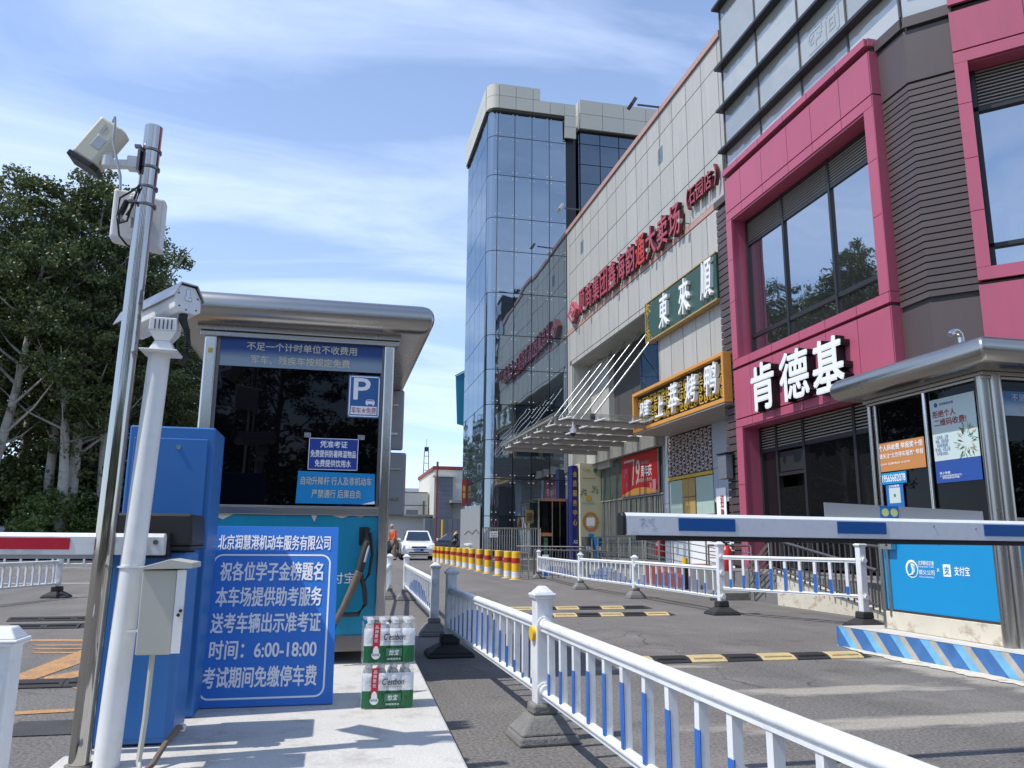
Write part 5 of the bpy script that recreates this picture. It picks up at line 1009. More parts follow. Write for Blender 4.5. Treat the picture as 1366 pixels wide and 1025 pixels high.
# ------------------------------------------------------------------ railings
def post_mesh_parts(t, x, y, top=.73, base='concrete', cap=True):
    z0 = .17
    obj('shaft', MB().box(x - .043, x + .043, y - .043, y + .043, z0, top - .05), M_postw, t, bevel=.008)
    mb = MB().frustum((x, y), .10, .10, .115, .115, top - .062, top - .050).frustum((x, y), .115, .115, .115, .115, top - .050, top - .035).frustum((x, y), .10, .10, .035, .035, top - .035, top)
    obj('cap', mb, M_postw, t, bevel=.006)
    if base == 'concrete':
        mb = MB().frustum((x, y), .31, .27, .29, .25, 0, .045).frustum((x, y), .29, .25, .15, .14, .045, .125).frustum((x, y), .13, .12, .125, .115, .125, .175)
        obj('base', mb, M_concrete, t, bevel=.012)
    else:
        mb = MB().frustum((x, y), .40, .34, .38, .32, 0, .035).frustum((x, y), .38, .32, .17, .16, .035, .10).frustum((x, y), .16, .15, .15, .14, .10, .18)
        obj('base', mb, M_rubber, t, bevel=.015)
def rail_post(x, y, label, top=.73, base='concrete', rails=(.545, .235), ax=(0, -1), refl=False):
    t = thing('railing_post', label, 'railing post', (x, y, 0), 'posts of the white railings'); post_mesh_parts(t, x, y, top, base)
    jr = random.Random(int(x * 100 + y * 10)); t.rotation_euler = (R(jr.uniform(-.7, .7)), R(jr.uniform(-.7, .7)), R(jr.uniform(-3, 3)))
    d = Vector((ax[0], ax[1], 0)).normalized()
    for z in rails:
        c = Vector((x, y, z)); mb = MB().cyl(c + d * .043, c + d * .052, .042, 18).cyl(c + d * .052, c + d * .075, .03, 14)
        mb.cyl(c + d * .05 + Vector((0, 0, .034)), c + d * .058 + Vector((0, 0, .034)), .008, 8)
        obj('clamp', mb, M_white2, t, smooth=True)
    if refl:
        obj('reflector', MB().cyl((x - .043, y + .0, .50), (x - .06, y, .50), .035, 16), M_yellow, t, smooth=True)
    return t
def railing(p0, p1, label, zt=.545, zb=.235, n=13, blue=lambda i, n: .55, w=.03, group='white railing sections', gap=.05):
    a, b = Vector((*p0, 0)), Vector((*p1, 0)); d = (b - a).normalized(); a2, b2 = a + d * gap, b - d * gap
    t = thing('railing_section', label, 'railing', tuple((a + b) / 2), group)
    up = Vector((0, 0, 1)); side = d.cross(up)
    def rail(nm, z, r):
        mb = MB(); prof = []
        for i in range(14):
            q = 2 * math.pi * i / 14; prof.append((math.cos(q) * r * .95, math.sin(q) * r * .75))
        P0 = [a2 + side * u + up * (z + v) for u, v in prof]; mb.prism(P0, (0, 0, 0), b2 - a2); mb.beam(a2 + up * (z - r * .55), b2 + up * (z - r * .55), r * 1.35, r * .9)
        obj(nm, mb, M_white, t, smooth=True)
    rail('top_rail', zt, .030); rail('bottom_rail', zb - .01, .022)
    L = (b2 - a2).length; zb0, zt0 = zb, zt - .03
    for i in range(n):
        p = a2 + d * (L * (i + .6) / (n + .2)); f = blue(i, n)
        key = (round(w, 3), round(f, 2), round(zt0 - zb0, 3), round(d.x, 3), round(d.y, 3))
        if key not in BARS:
            mb = MB(); H_ = zt0 - zb0; mb.beam((0, 0, 0), (0, 0, H_), w, w, 0, up=d)
            if f > 0.02:
                s_ = side if side.x < 0 else -side
                C = s_ * (w / 2 + .0006) + Vector((0, 0, H_ * f / 2)); v = Vector((0, 0, 1)); u = v.cross(s_)
                mb.fbox(C, u, v, w * .96, H_ * f, .0012, 1)
                s2 = -d if d.y > 0 else d; C = s2 * (w / 2 + .0004) + s_ * (w * .43) + Vector((0, 0, H_ * f / 2)); u = v.cross(s2)
                mb.fbox(C, u, v, w * .12, H_ * f, .001, 1)
            BARS[key] = mb.mesh('bar', [M_white, M_bluefilm])
        o_ = inst('bar', BARS[key], (p.x, p.y, zb0), t); o_.rotation_euler = (R(random.uniform(-.6, .6)), R(random.uniform(-.6, .6)), 0)
    return t
BARS = {}
arch = lambda i, n: (0.0, .15, .35, .62, .8, .85, .85, .8, .72, .58, .45, .32, .2)[min(12, int(i * 13 / n))]
arch2 = lambda i, n: (.0, .0, .25, .45, .6, .68, .72, .7, .62, .5, .35, .2, .1)[min(12, int(i * 13 / n))]
rail_post(1.05, 3.99, 'near white railing post with a round yellow reflector, on a grey concrete foot', refl=True)
rail_post(1.01, 6.93, 'white post where the near railing ends, on a black rubber foot', base='rubber')
rail_post(1.05, .45, 'white post behind the near end of the closest railing', top=.73)
railing((1.05, 3.99), (1.05, .45), 'closest white railing section running out at the bottom right corner', n=17, blue=lambda i, n: (.35, .5, .62, .72, .8, .8, .8, .75, .7, .6, .5, .4, .3, .3, .3, .3, .3)[i])
railing((1.01, 6.93), (1.05, 3.99), 'white railing section behind the post with the yellow reflector', n=15, blue=lambda i, n: arch(n - 1 - i, n) * .9 + .1)
rail_post(1.06, 8.39, 'white post on a concrete foot just right of the left booth, behind the water packs')
rail_post(1.21, 13.3, 'slim white post farther up the left railing beside the booth corner')
rail_post(.95, 13.6, 'white post farthest up the left side, next to the silver booth column')
railing((1.21, 13.3), (1.06, 8.39), 'white railing section with a blue arch right of the left booth', n=20, blue=arch2)
railing((.95, 13.6), (.55, 9.4), 'white railing section half hidden behind the left booth corner', n=14, blue=arch2)
# back railing on the far side of the lane
BK = [(5.3, 20.5), (4.98, 15.9), (5.16, 13.3), (5.19, 10.2), (6.08, 8.42)]
rail_post(*BK[0], 'farthest post of the right lane railing, carrying a small blue arrow sign')
rail_post(*BK[1], 'second post from the far end of the right lane railing')
rail_post(*BK[2], 'post in the middle of the right lane railing, on a pyramid concrete foot')
rail_post(*BK[3], 'tall white post in front of the red extinguisher, on a black rubber foot', top=.97, base='rubber', rails=(.545, .235, .76))
rail_post(BK[4][0], BK[4][1], 'white post beside the cyan side panel of the right booth, on a rubber foot', top=.98, base='rubber', rails=(.76, .34))
railing(BK[0], BK[1], 'far railing section nearest to the yellow bollards', n=16, blue=lambda i, n: arch2(i, n) * .8)
railing(BK[1], BK[2], 'railing section between the two pyramid concrete feet', zt=.60, zb=.24, n=12, blue=arch2)
railing(BK[2], BK[3], 'railing section ending at the tall white post', zt=.61, zb=.24, n=12, blue=lambda i, n: (.25, .5, .0, .6, .7, .72, .75, .7, .65, .55, .45, .2)[i])
railing(BK[3], BK[4], 'higher railing section ending at the right booth', zt=.76, zb=.36, n=9, w=.036, blue=lambda i, n: (.3, .45, .6, .72, .75, .7, .6, .45, .25)[i])
t = thing('arrow_sign', 'small blue arrow sign board on the farthest post of the right railing', 'sign', (5.22, 20.2, .1))
plate('board', (5.42, 20.28, .33), FY, .16, .56, .02, M_signwhite, t)
obj('disc', MB().cyl((5.42, 20.26, .43), (5.42, 20.25, .43), .07, 20), M_signblue, t); text('↑', (5.42, 20.248, .43), FY, .06, .10, M_signwhite, t)
plate('lower_plate', (5.42, 20.26, .15), FY, .11, .16, .004, M_signblue, t)
# left lane railings
rail_post(-4.3, 14.5, 'white post ending the railing in the left lane, on a black rubber foot', top=.70, base='rubber')
rail_post(-4.95, 12.0, 'white post of the left lane railing cut by the left picture edge', base='rubber')
railing((-4.3, 14.5), (-4.95, 12.0), 'white and blue railing section in the left lane below the red and white arm', n=14, zt=.57, blue=lambda i, n: .5)
railing((-13.5, 25.5), (-9.3, 25.5), 'leftmost section of the white railing across the far road', n=10, blue=lambda i, n: .6, w=.05)
railing((-9.3, 25.5), (-5.0, 25.5), 'section of the white railing across the far road nearest to the blue cabinet', n=10, blue=lambda i, n: .6, w=.05)
for i, (x, lb) in enumerate(((-13.5, 'leftmost'), (-9.3, 'middle'), (-5.0, 'rightmost'))): rail_post(x, 25.5, lb + ' post of the white railing across the far road')
# big white post in the lower left corner
t = thing('railing_post', 'big white railing post cut by the lower left picture corner, paint chipped at its cap', 'railing post', (-1.02, 2.9, 0), 'posts of the white railings')
obj('shaft', MB().box(-1.07, -.97, 2.9, 3.0, .12, .63), M_white, t, bevel=.006)
obj('cap', MB().frustum((-1.02, 2.95), .125, .125, .135, .135, .612, .622).frustum((-1.02, 2.95), .135, .135, .135, .135, .622, .632).frustum((-1.02, 2.95), .12, .12, .07, .07, .632, .668), M_white, t, bevel=.008)
obj('clamp', MB().cyl((-1.03, 2.9, .49), (-1.03, 2.885, .49), .045, 20).cyl((-1.03, 2.885, .49), (-1.03, 2.86, .49), .03, 16), M_white2, t, smooth=True)
obj('bolt', MB().cyl((-1.02, 2.86, .47), (-1.02, 2.85, .47), .008, 8), M_steeld, t)
obj('base', MB().frustum((-1.02, 2.95), .34, .30, .17, .16, 0, .12), M_rubber, t)

# ------------------------------------------------------------------ left ticket booth
BX0, BX1, BYF, BYB = -.945, .385, 5.78, 7.75
t = thing('ticket_booth', 'stainless steel parking booth with rounded roof and teal lower panel, on the left island', 'booth', (-.27, 6.7, .12))
obj('floor_beam', MB().box(BX0 - .02, BX1 + .01, BYF - .01, BYB, .20, .31), M_steeld, t, bevel=.01)
for nm, xs in (('corner_post', (BX0, BX0 + .085)), ('corner_post', (BX1 - .075, BX1))):
    obj(nm, MB().box(xs[0], xs[1], BYF - .03, BYF + .05, .31, 2.375), M_steel, t, bevel=.012)
    obj(nm, MB().box(xs[0], xs[1], BYB - .08, BYB, .31, 2.375), M_steel, t, bevel=.012)
obj('wall_panel', MB().box(BX0 + .085, BX1 - .075, BYF + .002, BYF + .03, .31, 1.115), M_teal, t)
obj('wall_panel', MB().box(BX0 + .01, BX0 + .035, BYF + .05, BYB - .08, .31, 2.375), M_teal, t)
obj('wall_panel', MB().box(BX1 - .035, BX1 - .01, BYF + .05, BYB - .08, .31, 1.1), M_teal, t)
obj('wall_panel', MB().box(BX0 + .085, BX1 - .075, BYB - .04, BYB - .01, .31, 1.1), M_teal, t)
obj('window_sill', MB().box(BX0 + .085, BX1 - .07, BYF - .018, BYF + .03, 1.118, 1.178).box(BX0 + .085, BX1 - .07, BYF - .022, BYF - .014, 1.168, 1.182), M_steelh, t, bevel=.004)
w = obj('window', MB().box(BX0 + .105, BX1 - .095, BYF + .008, BYF + .016, 1.18, 2.33), M_booth, t)
obj('window_frame', MB().box(BX0 + .085, BX0 + .105, BYF - .006, BYF + .03, 1.18, 2.36).box(BX1 - .095, BX1 - .075, BYF - .006, BYF + .03, 1.18, 2.36), M_steeld, w)
w = obj('side_window', MB().box(BX1 - .025, BX1 - .015, BYF + .05, BYB - .08, 1.16, 2.3), M_booth, t)
obj('side_window', MB().box(BX0 + .085, BX1 - .075, BYB - .03, BYB - .02, 1.1, 2.375), M_booth, t)
obj('side_sill', MB().box(BX1 - .05, BX1 + .005, BYF + .05, BYB - .08, 1.1, 1.16), M_steelh, t)
# roof with a bullnose edge, mitred corners
def roof(t, x0, x1, y0, y1, zb, zt, r, m, m2):
    def ring(off, z): return [(x0 - off, y0 - off, z), (x1 + off, y0 - off, z), (x1 + off, y1 + off, z), (x0 - off, y1 + off, z)]
    rings = []; h = (zt - zb)
    for k in range(11):
        a = -math.pi / 2 + math.pi * k / 10; rings.append(ring(r * (math.cos(a) ** .8 if math.cos(a) > 1e-6 else 0) - r, zb + h / 2 + h / 2 * math.sin(a)))
    mb = MB(); P = [p for g in rings for p in g]; F = []
    for k in range(10):
        for i in range(4): F.append((4 * k + i, 4 * k + (i + 1) % 4, 4 * k + 4 + (i + 1) % 4, 4 * k + 4 + i))
    F += [(40, 41, 42, 43), (3, 2, 1, 0)]; mb.add(P, F); o = obj('roof', mb, m, t, bevel=.03, smooth=False, seg=4)
    o.data.polygons.foreach_set('use_smooth', [True] * len(o.data.polygons)); return o
rf = roof(t, -1.20, .655, 5.56, 8.2, 2.43, 2.645, .10, M_steelh, M_steeld)
obj('roof_beam', MB().box(BX0 - .03, BX1 + .03, BYF - .05, BYB + .02, 2.355, 2.392).box(BX0 - .05, BX1 + .04, BYF - .07, BYB + .03, 2.394, 2.432), M_steelh, t, bevel=.006)
plate('header_board', (-.27, BYF + .004, 2.255), FY, 1.135, .20, .012, M_header, t)
text('不足一个计时单位不收费用', (-.275, BYF - .010, 2.305), FY, .77, .060, M_pale, t, bold=.022)
text('军车、残疾车按规定免费', (-.28, BYF - .010, 2.208), FY, .69, .060, M_pale, t, bold=.022)
obj('fixing_plate', MB().box(BX0 + .03, BX0 + .062, BYF - .036, BYF - .030, 2.235, 2.27), M_gold, t, bevel=.003)
text('支付宝', (.05, BYF - .0015, .69), FY, .24, .075, M_signwhite, t, bold=.02)
mb = MB()
for (x, w_, h_) in ((-.75, .16, .035), (-.13, .04, .045), (.05, .12, .018), (.18, .07, .012)):
    mb.add([(x - w_ / 2, BYF - .001, 1.117), (x + w_ / 2, BYF - .001, 1.117), (x + w_ * .1, BYF - .004, 1.117 - h_)], [(0, 1, 2)])
obj('torn_film', mb, M_cream, t)
obj('recess', MB().box(.185, .25, BYF - .014, BYF + .001, .915, 1.04), M_black, t, bevel=.008)
# things fixed to the booth
s = thing('parking_sign', 'blue P parking sign with a small white car symbol on the booth window', 'sign', (.18, BYF, 1.98))
plate('board', (.178, BYF - .002, 1.975), FY, .232, .315, .008, M_pstk, s, bevel=.003)
mb = MB()
for (dx, dz, ww, hh) in ((0, .145, .215, .008), (0, -.145, .215, .008), (-.104, 0, .008, .298), (.104, 0, .008, .298)): mb.fbox((.178 + dx, BYF - .0105, 1.975 + dz), XU, ZU, ww, hh, .001)
obj('border', mb, M_signwhite, s)
text('P', (.16, BYF - .0105, 2.03), FY, .115, .155, M_signwhite, s, bold=.04)
plate('text_strip', (.178, BYF - .0105, 1.872), FY, .185, .06, .001, M_signwhite, s); text('军车★免费', (.178, BYF - .012, 1.872), FY, .175, .044, M_pinktx, s, bold=.03)
mb = MB(); cx0, cz = .222, 1.935
mb.fbox((cx0, BYF - .0105, cz - .004), XU, ZU, .066, .022, .001).fbox((cx0, BYF - .0105, cz + .016), XU, ZU, .044, .004, .001).fbox((cx0 - .022, BYF - .0105, cz - .019), XU, ZU, .012, .01, .001).fbox((cx0 + .022, BYF - .0105, cz - .019), XU, ZU, .012, .01, .001)
mb.beam((cx0 - .03, BYF - .011, cz + .005), (cx0 - .021, BYF - .011, cz + .018), .001, .004).beam((cx0 + .03, BYF - .011, cz + .005), (cx0 + .021, BYF - .011, cz + .018), .001, .004)
obj('car_symbol', mb, M_signwhite, s)
s = thing('notice', 'dark blue notice with three white text lines taped to the booth window', 'notice', (-.02, BYF, 1.55))
plate('board', (-.02, BYF - .002, 1.548), FY, .345, .228, .006, M_ptblue, s)
mb = MB()
for (dx, dz, ww, hh) in ((0, .11, .345, .004), (0, -.11, .345, .004), (-.17, 0, .004, .225), (.17, 0, .004, .225)): mb.fbox((-.02 + dx, BYF - .0085, 1.548 + dz), XU, ZU, ww, hh, .001)
obj('border', mb, M_signwhite, s)
text('凭准考证', (-.02, BYF - .009, 1.618), FY, .19, .048, M_signwhite, s, bold=.03)
text('免费提供防暑降温物品', (-.02, BYF - .009, 1.550), FY, .315, .050, M_signwhite, s, bold=.03)
text('免费提供饮用水', (-.02, BYF - .009, 1.482), FY, .25, .050, M_signwhite, s, bold=.03)
obj('tape', MB().fbox((-.205, BYF - .004, 1.68), XU, ZU, .045, .035, .003).fbox((.17, BYF - .004, 1.675), XU, ZU, .05, .035, .003), M_film, s)
s = thing('notice', 'cyan notice with two cream text lines and a curled lower corner on the booth window', 'notice', (.02, BYF, 1.3))
mb = MB(); Y0 = BYF - .004
mb.add([(-.262, Y0, 1.198), (.19, Y0, 1.198), (.282, Y0 - .012, 1.222), (.278, Y0, 1.415), (-.255, Y0, 1.425)], [(0, 1, 2, 3, 4)]); obj('board', mb, M_cyan, s)
mb = MB().add([(.19, Y0 - .001, 1.198), (.285, Y0 - .02, 1.200), (.282, Y0 - .013, 1.222)], [(0, 1, 2)]); obj('curled_corner', mb, M_signwhite, s)
text('自动升降杆 行人及非机动车', (.012, Y0 - .002, 1.358), FY, .49, .058, M_pale, s, bold=.02)
text('严禁通行 后果自负', (.015, Y0 - .002, 1.268), FY, .34, .058, M_pale, s, bold=.02)
# cables hanging from the booth wall
t2 = thing('cable_bundle', 'thick bundle of black cables bound with brown tape hanging on the teal booth front', 'cable', (.2, 5.7, .7))
A = [(.24, 5.74, 1.03), (.235, 5.70, .93), (.215, 5.69, .83), (.195, 5.68, .74), (.15, 5.68, .62), (.10, 5.69, .50), (.06, 5.70, .42), (.03, 5.72, .38)]
obj('cable', MB().tube(A[:4], [.018, .028, .029, .028], 10), M_cable, t2, smooth=True)
obj('tape', MB().tube(A[3:], [.028, .027, .023, .021, .019], 10), M_tape, t2, smooth=True)
obj('cable', MB().tube([(.205, 5.69, .72), (.235, 5.69, .62), (.245, 5.69, .52), (.20, 5.69, .455), (.12, 5.70, .45), (.06, 5.70, .46)], .016, 8), M_cable, t2, smooth=True)
obj('cable', MB().tube([(.262, 5.74, 1.0), (.28, 5.71, .85), (.262, 5.70, .72), (.225, 5.69, .66)], .011, 8), M_cable, t2, smooth=True)
obj('cable', MB().tube([(.235, 5.74, 1.02), (.25, 5.68, .9), (.228, 5.655, .8)], .009, 8), M_whitebk, t2, smooth=True)
obj('plug', MB().tube([(.05, 5.71, .42), (.035, 5.70, .33), (.04, 5.70, .28)], [.018, .014, .018], 8), M_cable, t2, smooth=True)
# two sign boards seen from the back, right of the booth
for (z0, z1, xa, lb) in ((1.74, 2.29, .585, 'upper grey back of a rounded sign board behind the booth corner'), (1.16, 1.72, .62, 'lower grey back of a rounded sign board behind the booth corner')):
    s = thing('sign_board', lb, 'sign', (xa - .2, 7.9, z0), 'sign boards behind the booth')
    z0_, z1_ = .95 + (z0 - .95) * 1.11, .95 + (z1 - .95) * 1.11; xa *= 1.10
    obj('board', MB().box(xa - .30, xa, 7.9, 7.93, z0_, z1_), M_whitebk, s, bevel=.0)
    s.children[0].modifiers.new('b', 'BEVEL').width = .03
    for q in (.25, .72): obj('bracket', MB().box(xa - .30, xa - .06, 7.88, 7.9, z0_ + (z1_ - z0_) * q, z0_ + (z1_ - z0_) * q + .02), M_steel, s)
s = thing('sign_pole', 'thin steel pole carrying the two grey sign boards behind the booth', 'pole', (.45, 7.96, .12))
obj('shaft', MB().cyl((.45, 7.96, .12), (.45, 7.96, 2.45), .025, 12), M_steel, s, smooth=True); obj('foot', MB().box(.37, .53, 7.88, 8.04, .12, .14), M_steel, s)

# ------------------------------------------------------------------ leaning blue announcement board
t = thing('announcement_board', 'large bright blue board of white Chinese text leaning on the island', 'sign board', (-.3, 4.4, .12))
u = XU; v = Vector((0, .23, .895)).normalized(); n_ = u.cross(v); C0 = Vector((-.305, 4.52, .572)); FB = (u, v)
P = [(-.655, 4.40, .125), (.045, 4.40, .125), (.035, 4.63, 1.02), (-.645, 4.63, 1.02)]
mb = MB(); Pv = [Vector(p) for p in P]; mb.prism(Pv, (0, 0, 0), -n_ * .02); obj('board', mb, M_signblue, t, bevel=.002)
Cm = sum(Pv, Vector()) / 4
def bp_(x, z): return Cm + u * x + v * z + n_ * .0015
fl = []
def arcf(w, h, r, th):
    pts = []
    for (sx, sz, a0) in ((1, 1, 0), (-1, 1, 90), (-1, -1, 180), (1, -1, 270)):
        for k in range(6):
            a = R(a0 + 18 * k); pts.append((sx * (w / 2 - r) + r * math.cos(a), sz * (h / 2 - r) + r * math.sin(a), sx * (w / 2 - r) + (r - th) * math.cos(a), sz * (h / 2 - r) + (r - th) * math.sin(a)))
    return pts
pts = arcf(.615, .735, .05, .009); mb = MB(); P = [bp_(a - .002, b - .06) for a, b, c, d in pts] + [bp_(c - .002, d - .06) for a, b, c, d in pts]; n0 = len(pts)
mb.add(P, [(i, (i + 1) % n0, n0 + (i + 1) % n0, n0 + i) for i in range(n0)]); obj('border_line', mb, M_signwhite, t)
text('北京润慧港机动车服务有限公司', bp_(.003, .372), FB, .59, .082, M_signwhite, t, bold=.028)
for k, (s_, w_) in enumerate((('祝各位学子金榜题名', .53), ('本车场提供助考服务', .54), ('送考车辆出示准考证', .55), ('时间：6:00-18:00', .53), ('考试期间免缴停车费', .555))):
    text(s_, bp_(.0 - .004 * k, .215 - .134 * k), FB, w_, .100 if k != 3 else .092, M_signwhite, t, bold=.035)

# ------------------------------------------------------------------ bottled water packs
def pack(z0, label):
    x0, y0 = .185, 4.25; pw, pd, ph = .255, .20, .215
    t = thing('water_pack', label, 'bottled water', (x0 + pw / 2, y0 + pd / 2, z0), 'shrink wrapped packs of bottled water')
    pr = [(.0, 0), (.026, .0), (.030, .006), (.0295, .03), (.0285, .035), (.0298, .04), (.0298, .13), (.0285, .135), (.029, .145), (.022, .172), (.0125, .186), (.0125, .193)]
    mb = MB(); n = 14; P = [(r * math.cos(2 * math.pi * i / n), r * math.sin(2 * math.pi * i / n), z) for r, z in pr[1:] for i in range(n)]
    F = [tuple(range(n))[::-1]] + [(k * n + i, k * n + (i + 1) % n, (k + 1) * n + (i + 1) % n, (k + 1) * n + i) for k in range(len(pr) - 2) for i in range(n)]
    mb.add(P, F); me = mb.mesh('bottle', M_water, smooth=True)
    mc = MB().cyl((0, 0, .193), (0, 0, .212), .0155, 14).mesh('cap', M_3dw, smooth=True)
    for j in range(3):
        for i in range(4):
            p = (x0 + .033 + i * .063, y0 + .033 + j * .063, z0); b_ = inst('bottle', me, p, t); c_ = bpy.data.objects.new('cap', mc); COL.objects.link(c_); c_.parent = b_; ORG[c_.name] = Vector(p)
    # wrap: front face bulging round the bottles
    N_ = 33; P = []; rr = random.Random(int(z0 * 100))
    for z in (.004, .045, .086, .089, .13, .152, .170):
        for i in range(N_):
            x = x0 - .001 + (pw + .002) * i / (N_ - 1); q = abs(math.sin(math.pi * 4 * i / (N_ - 1))); e = .008 * (q ** .5) - .006
            yy = y0 - e - .001 - (0.0 if z < .16 else -.014 * (z - .15) / .046); P.append((x, yy + rr.uniform(-.0008, .0008), z0 + z))
    mb = MB(); F = []; M_ = []
    b0 = len(mb.v); mb.v += P
    for k in range(6):
        for i in range(N_ - 1): mb.f.append((k * N_ + i, k * N_ + i + 1, (k + 1) * N_ + i + 1, (k + 1) * N_ + i)); mb.m.append(1 if k < 3 and k != 2 else (0 if k < 5 else 0))
    o = obj('wrap_print', mb, [M_packwhite, M_packgreen], t, smooth=True)
    obj('film', MB().box(x0 - .004, x0 - .001, y0 + .002, y0 + pd, z0 + .003, z0 + .19).box(x0 + pw, x0 + pw + .003, y0 + .002, y0 + pd, z0 + .003, z0 + .19).box(x0 - .004, x0 + pw + .003, y0 + .006, y0 + pd, z0 + .2125, z0 + .2145), M_film, t)
    yf = y0 - .0075
    text("C'estbon", (x0 + .152, yf, z0 + .130), FY, .108, .031, M_black, t, bold=.025, shear=.25)
    text('怡宝', (x0 + .152, yf, z0 + .054), FY, .05, .026, M_signwhite, t, bold=.03, shear=.2)
    plate('label_box', (x0 + .152, y0 - .0065, z0 + .054), FY, .082, .038, .0008, M_bgreen, t)
    text('饮用纯净水', (x0 + .152, yf, z0 + .022), FY, .07, .010, M_signwhite, t, bold=.02)
    text('Purified Drinking Water', (x0 + .150, yf, z0 + .105), FY, .09, .007, M_black, t, bold=.01)
    mb = MB().add([(x0 + .045, yf - .002, z0 + .195), (x0 + .080, yf - .002, z0 + .198), (x0 + .078, yf - .002, z0 + .06), (x0 + .043, yf - .002, z0 + .06)], [(0, 1, 2, 3)]); obj('red_ribbon', mb, M_red2, t)
    for k, ch in enumerate('品牌更优惠'[:4]): text(ch, (x0 + .062 - .001 * k, yf - .003, z0 + .178 - k * .022), FY, .017, .017, M_signwhite, t, bold=.02, name='ribbon_lettering')
    mb = MB(); mb.add([(x0 + .060 + .022 * math.cos(a) * (1 if math.sin(a) < .3 else .75), yf - .0028, z0 + .045 + (.024 * math.sin(a) if math.sin(a) < .5 else .024 * math.sin(a) * 1.7)) for a in [2 * math.pi * i / 20 for i in range(20)]], [tuple(range(20))]); obj('drop_badge', mb, M_signwhite, t)
    text('新包装', (x0 + .060, yf - .0035, z0 + .043), FY, .034, .012, M_packgreen, t, bold=.02)
pack(.121, 'lower shrink wrapped pack of water bottles standing on the island by the booth')
pack(.338, 'upper shrink wrapped pack of water bottles stacked on the other pack')

# ------------------------------------------------------------------ barrier machine, cabinet, arm on the left
t = thing('barrier_machine', 'blue barrier machine with black top behind the white camera post', 'barrier', (-.72, 3.8, .12))
obj('housing', MB().box(-.93, -.60, 3.67, 4.0, .125, .90), M_blue, t, bevel=.03)
obj('cap', MB().frustum((-.755, 3.83), .34, .36, .35, .37, .90, .92).frustum((-.755, 3.83), .35, .37, .33, .35, .92, 1.055), M_black, t, bevel=.02)
for z in (.70, .755): obj('knob', MB().cyl((-.80, 3.668, z), (-.80, 3.66, z), .008, 12), M_black, t)
t = thing('boom_barrier', 'horizontal white barrier arm with a red stripe reaching out to the left', 'barrier arm', (-.7, 3.58, .92))
pr = [(-.03, -.042), (.03, -.042), (.03, .03), (.018, .045), (-.018, .045), (-.03, .03)]
obj('boom', MB().prism([(-4.4, 3.56 + p, .925 + q) for p, q in pr], (0, 0, 0), (3.73, 0, 0)), M_white, t, bevel=.004)
for (a, b_, m) in ((-1.75, -1.02, M_red), (-3.2, -2.4, M_red)):
    obj('red_stripe', MB().box(a, b_, 3.527, 3.5295, .905, .950), m, t)
obj('rubber_strip', MB().box(-4.4, -.9, 3.54, 3.58, .868, .8825), M_whitebk, t)
for x in (-.745, -.70): obj('bolt', MB().cyl((x, 3.531, .935), (x, 3.520, .935), .010, 10), M_steeld, t, smooth=True)
obj('end_bracket', MB().box(-.79, -.662, 3.595, 3.665, .87, .975), M_black, t)
for x in (-1.32, -1.34): obj('clip', MB().box(x - .03, x + .012, 3.525, 3.56, .964 if x > -1.33 else .875, .978 if x > -1.33 else .889), M_beige, t, bevel=.003)
t = thing('control_cabinet', 'tall flat blue metal cabinet with a small round lock behind the camera post', 'cabinet', (-.76, 4.3, .12))
obj('body', MB().box(-1.0, -.60, 4.2, 4.55, .122, 1.50), M_blue, t, bevel=.008)
obj('door', MB().box(-.975, -.63, 4.188, 4.198, .16, 1.44), M_blue, t, bevel=.004)
obj('lock', MB().cyl((-.765, 4.188, 1.395), (-.765, 4.18, 1.395), .011, 14), M_steel, t, smooth=True)

# ------------------------------------------------------------------ steel pole with camera and wireless panel
t = thing('steel_pole', 'tall shiny stainless steel pole standing at the island edge, clamps near its top', 'pole', (-.865, 3.42, .12))
obj('shaft', MB().cyl((-.872, 3.42, .12), (-.842, 3.42, 2.70), .038, 36, r1=.036), M_pole, t, smooth=True)
obj('foot', MB().cyl((-.872, 3.42, .12), (-.872, 3.42, .128), .05, 20), M_concrete, t)
for z in (2.58, 2.50, 2.41, 2.33): obj('band_clamp', MB().cyl((-.842, 3.42, z), (-.842, 3.42, z + .010), .041, 24), M_steeld, t, smooth=True)
for z in (2.585, 2.335): obj('clamp_screw', MB().box(-.90, -.875, 3.375, 3.395, z - .004, z + .008), M_steeld, t)
s = thing('security_camera', 'cream box camera on a white arm at the top of the steel pole, facing left', 'camera', (-1.0, 3.4, 2.5))
a = Vector((-1.083, 3.40, 2.495)); b2 = Vector((-.985, 3.40, 2.665)); dr = (b2 - a).normalized(); sd2 = Vector((0, 1, 0)); up2 = dr.cross(sd2)
mb = MB(); prf = [(-.05, -.058), (.05, -.058), (.05, .040), (.03, .060), (-.03, .060), (-.05, .040)]
mb.prism([a + sd2 * p - up2 * q for p, q in prf], (0, 0, 0), b2 - a); obj('housing', mb, M_camcream, s, bevel=.010)
mb = MB(); mb.prism([a - dr * .022 + sd2 * p * 1.08 - up2 * (q * 1.12) for p, q in prf], (0, 0, 0), dr * .024); obj('sun_hood', mb, M_black, s, bevel=.004)
obj('mount_plate', MB().fbox(a + dr * .10 + Vector((.0, -.051, -.012)), dr, -up2, .055, .045, .004), M_whitebk, s, bevel=.004)
obj('print', MB().fbox(a + dr * .14 + Vector((-.01, -.0515, .020)), dr, -up2, .045, .004, .001).fbox(a + dr * .14 + Vector((-.002, -.0515, .012)), dr, -up2, .035, .003, .001), M_whitebk, s)
obj('joint', MB().cyl((-1.0, 3.40, 2.50), (-1.0, 3.37, 2.54), .018, 14).cyl((-1.0, 3.37, 2.475), (-1.0, 3.37, 2.52), .02, 14), M_white2, s, smooth=True)
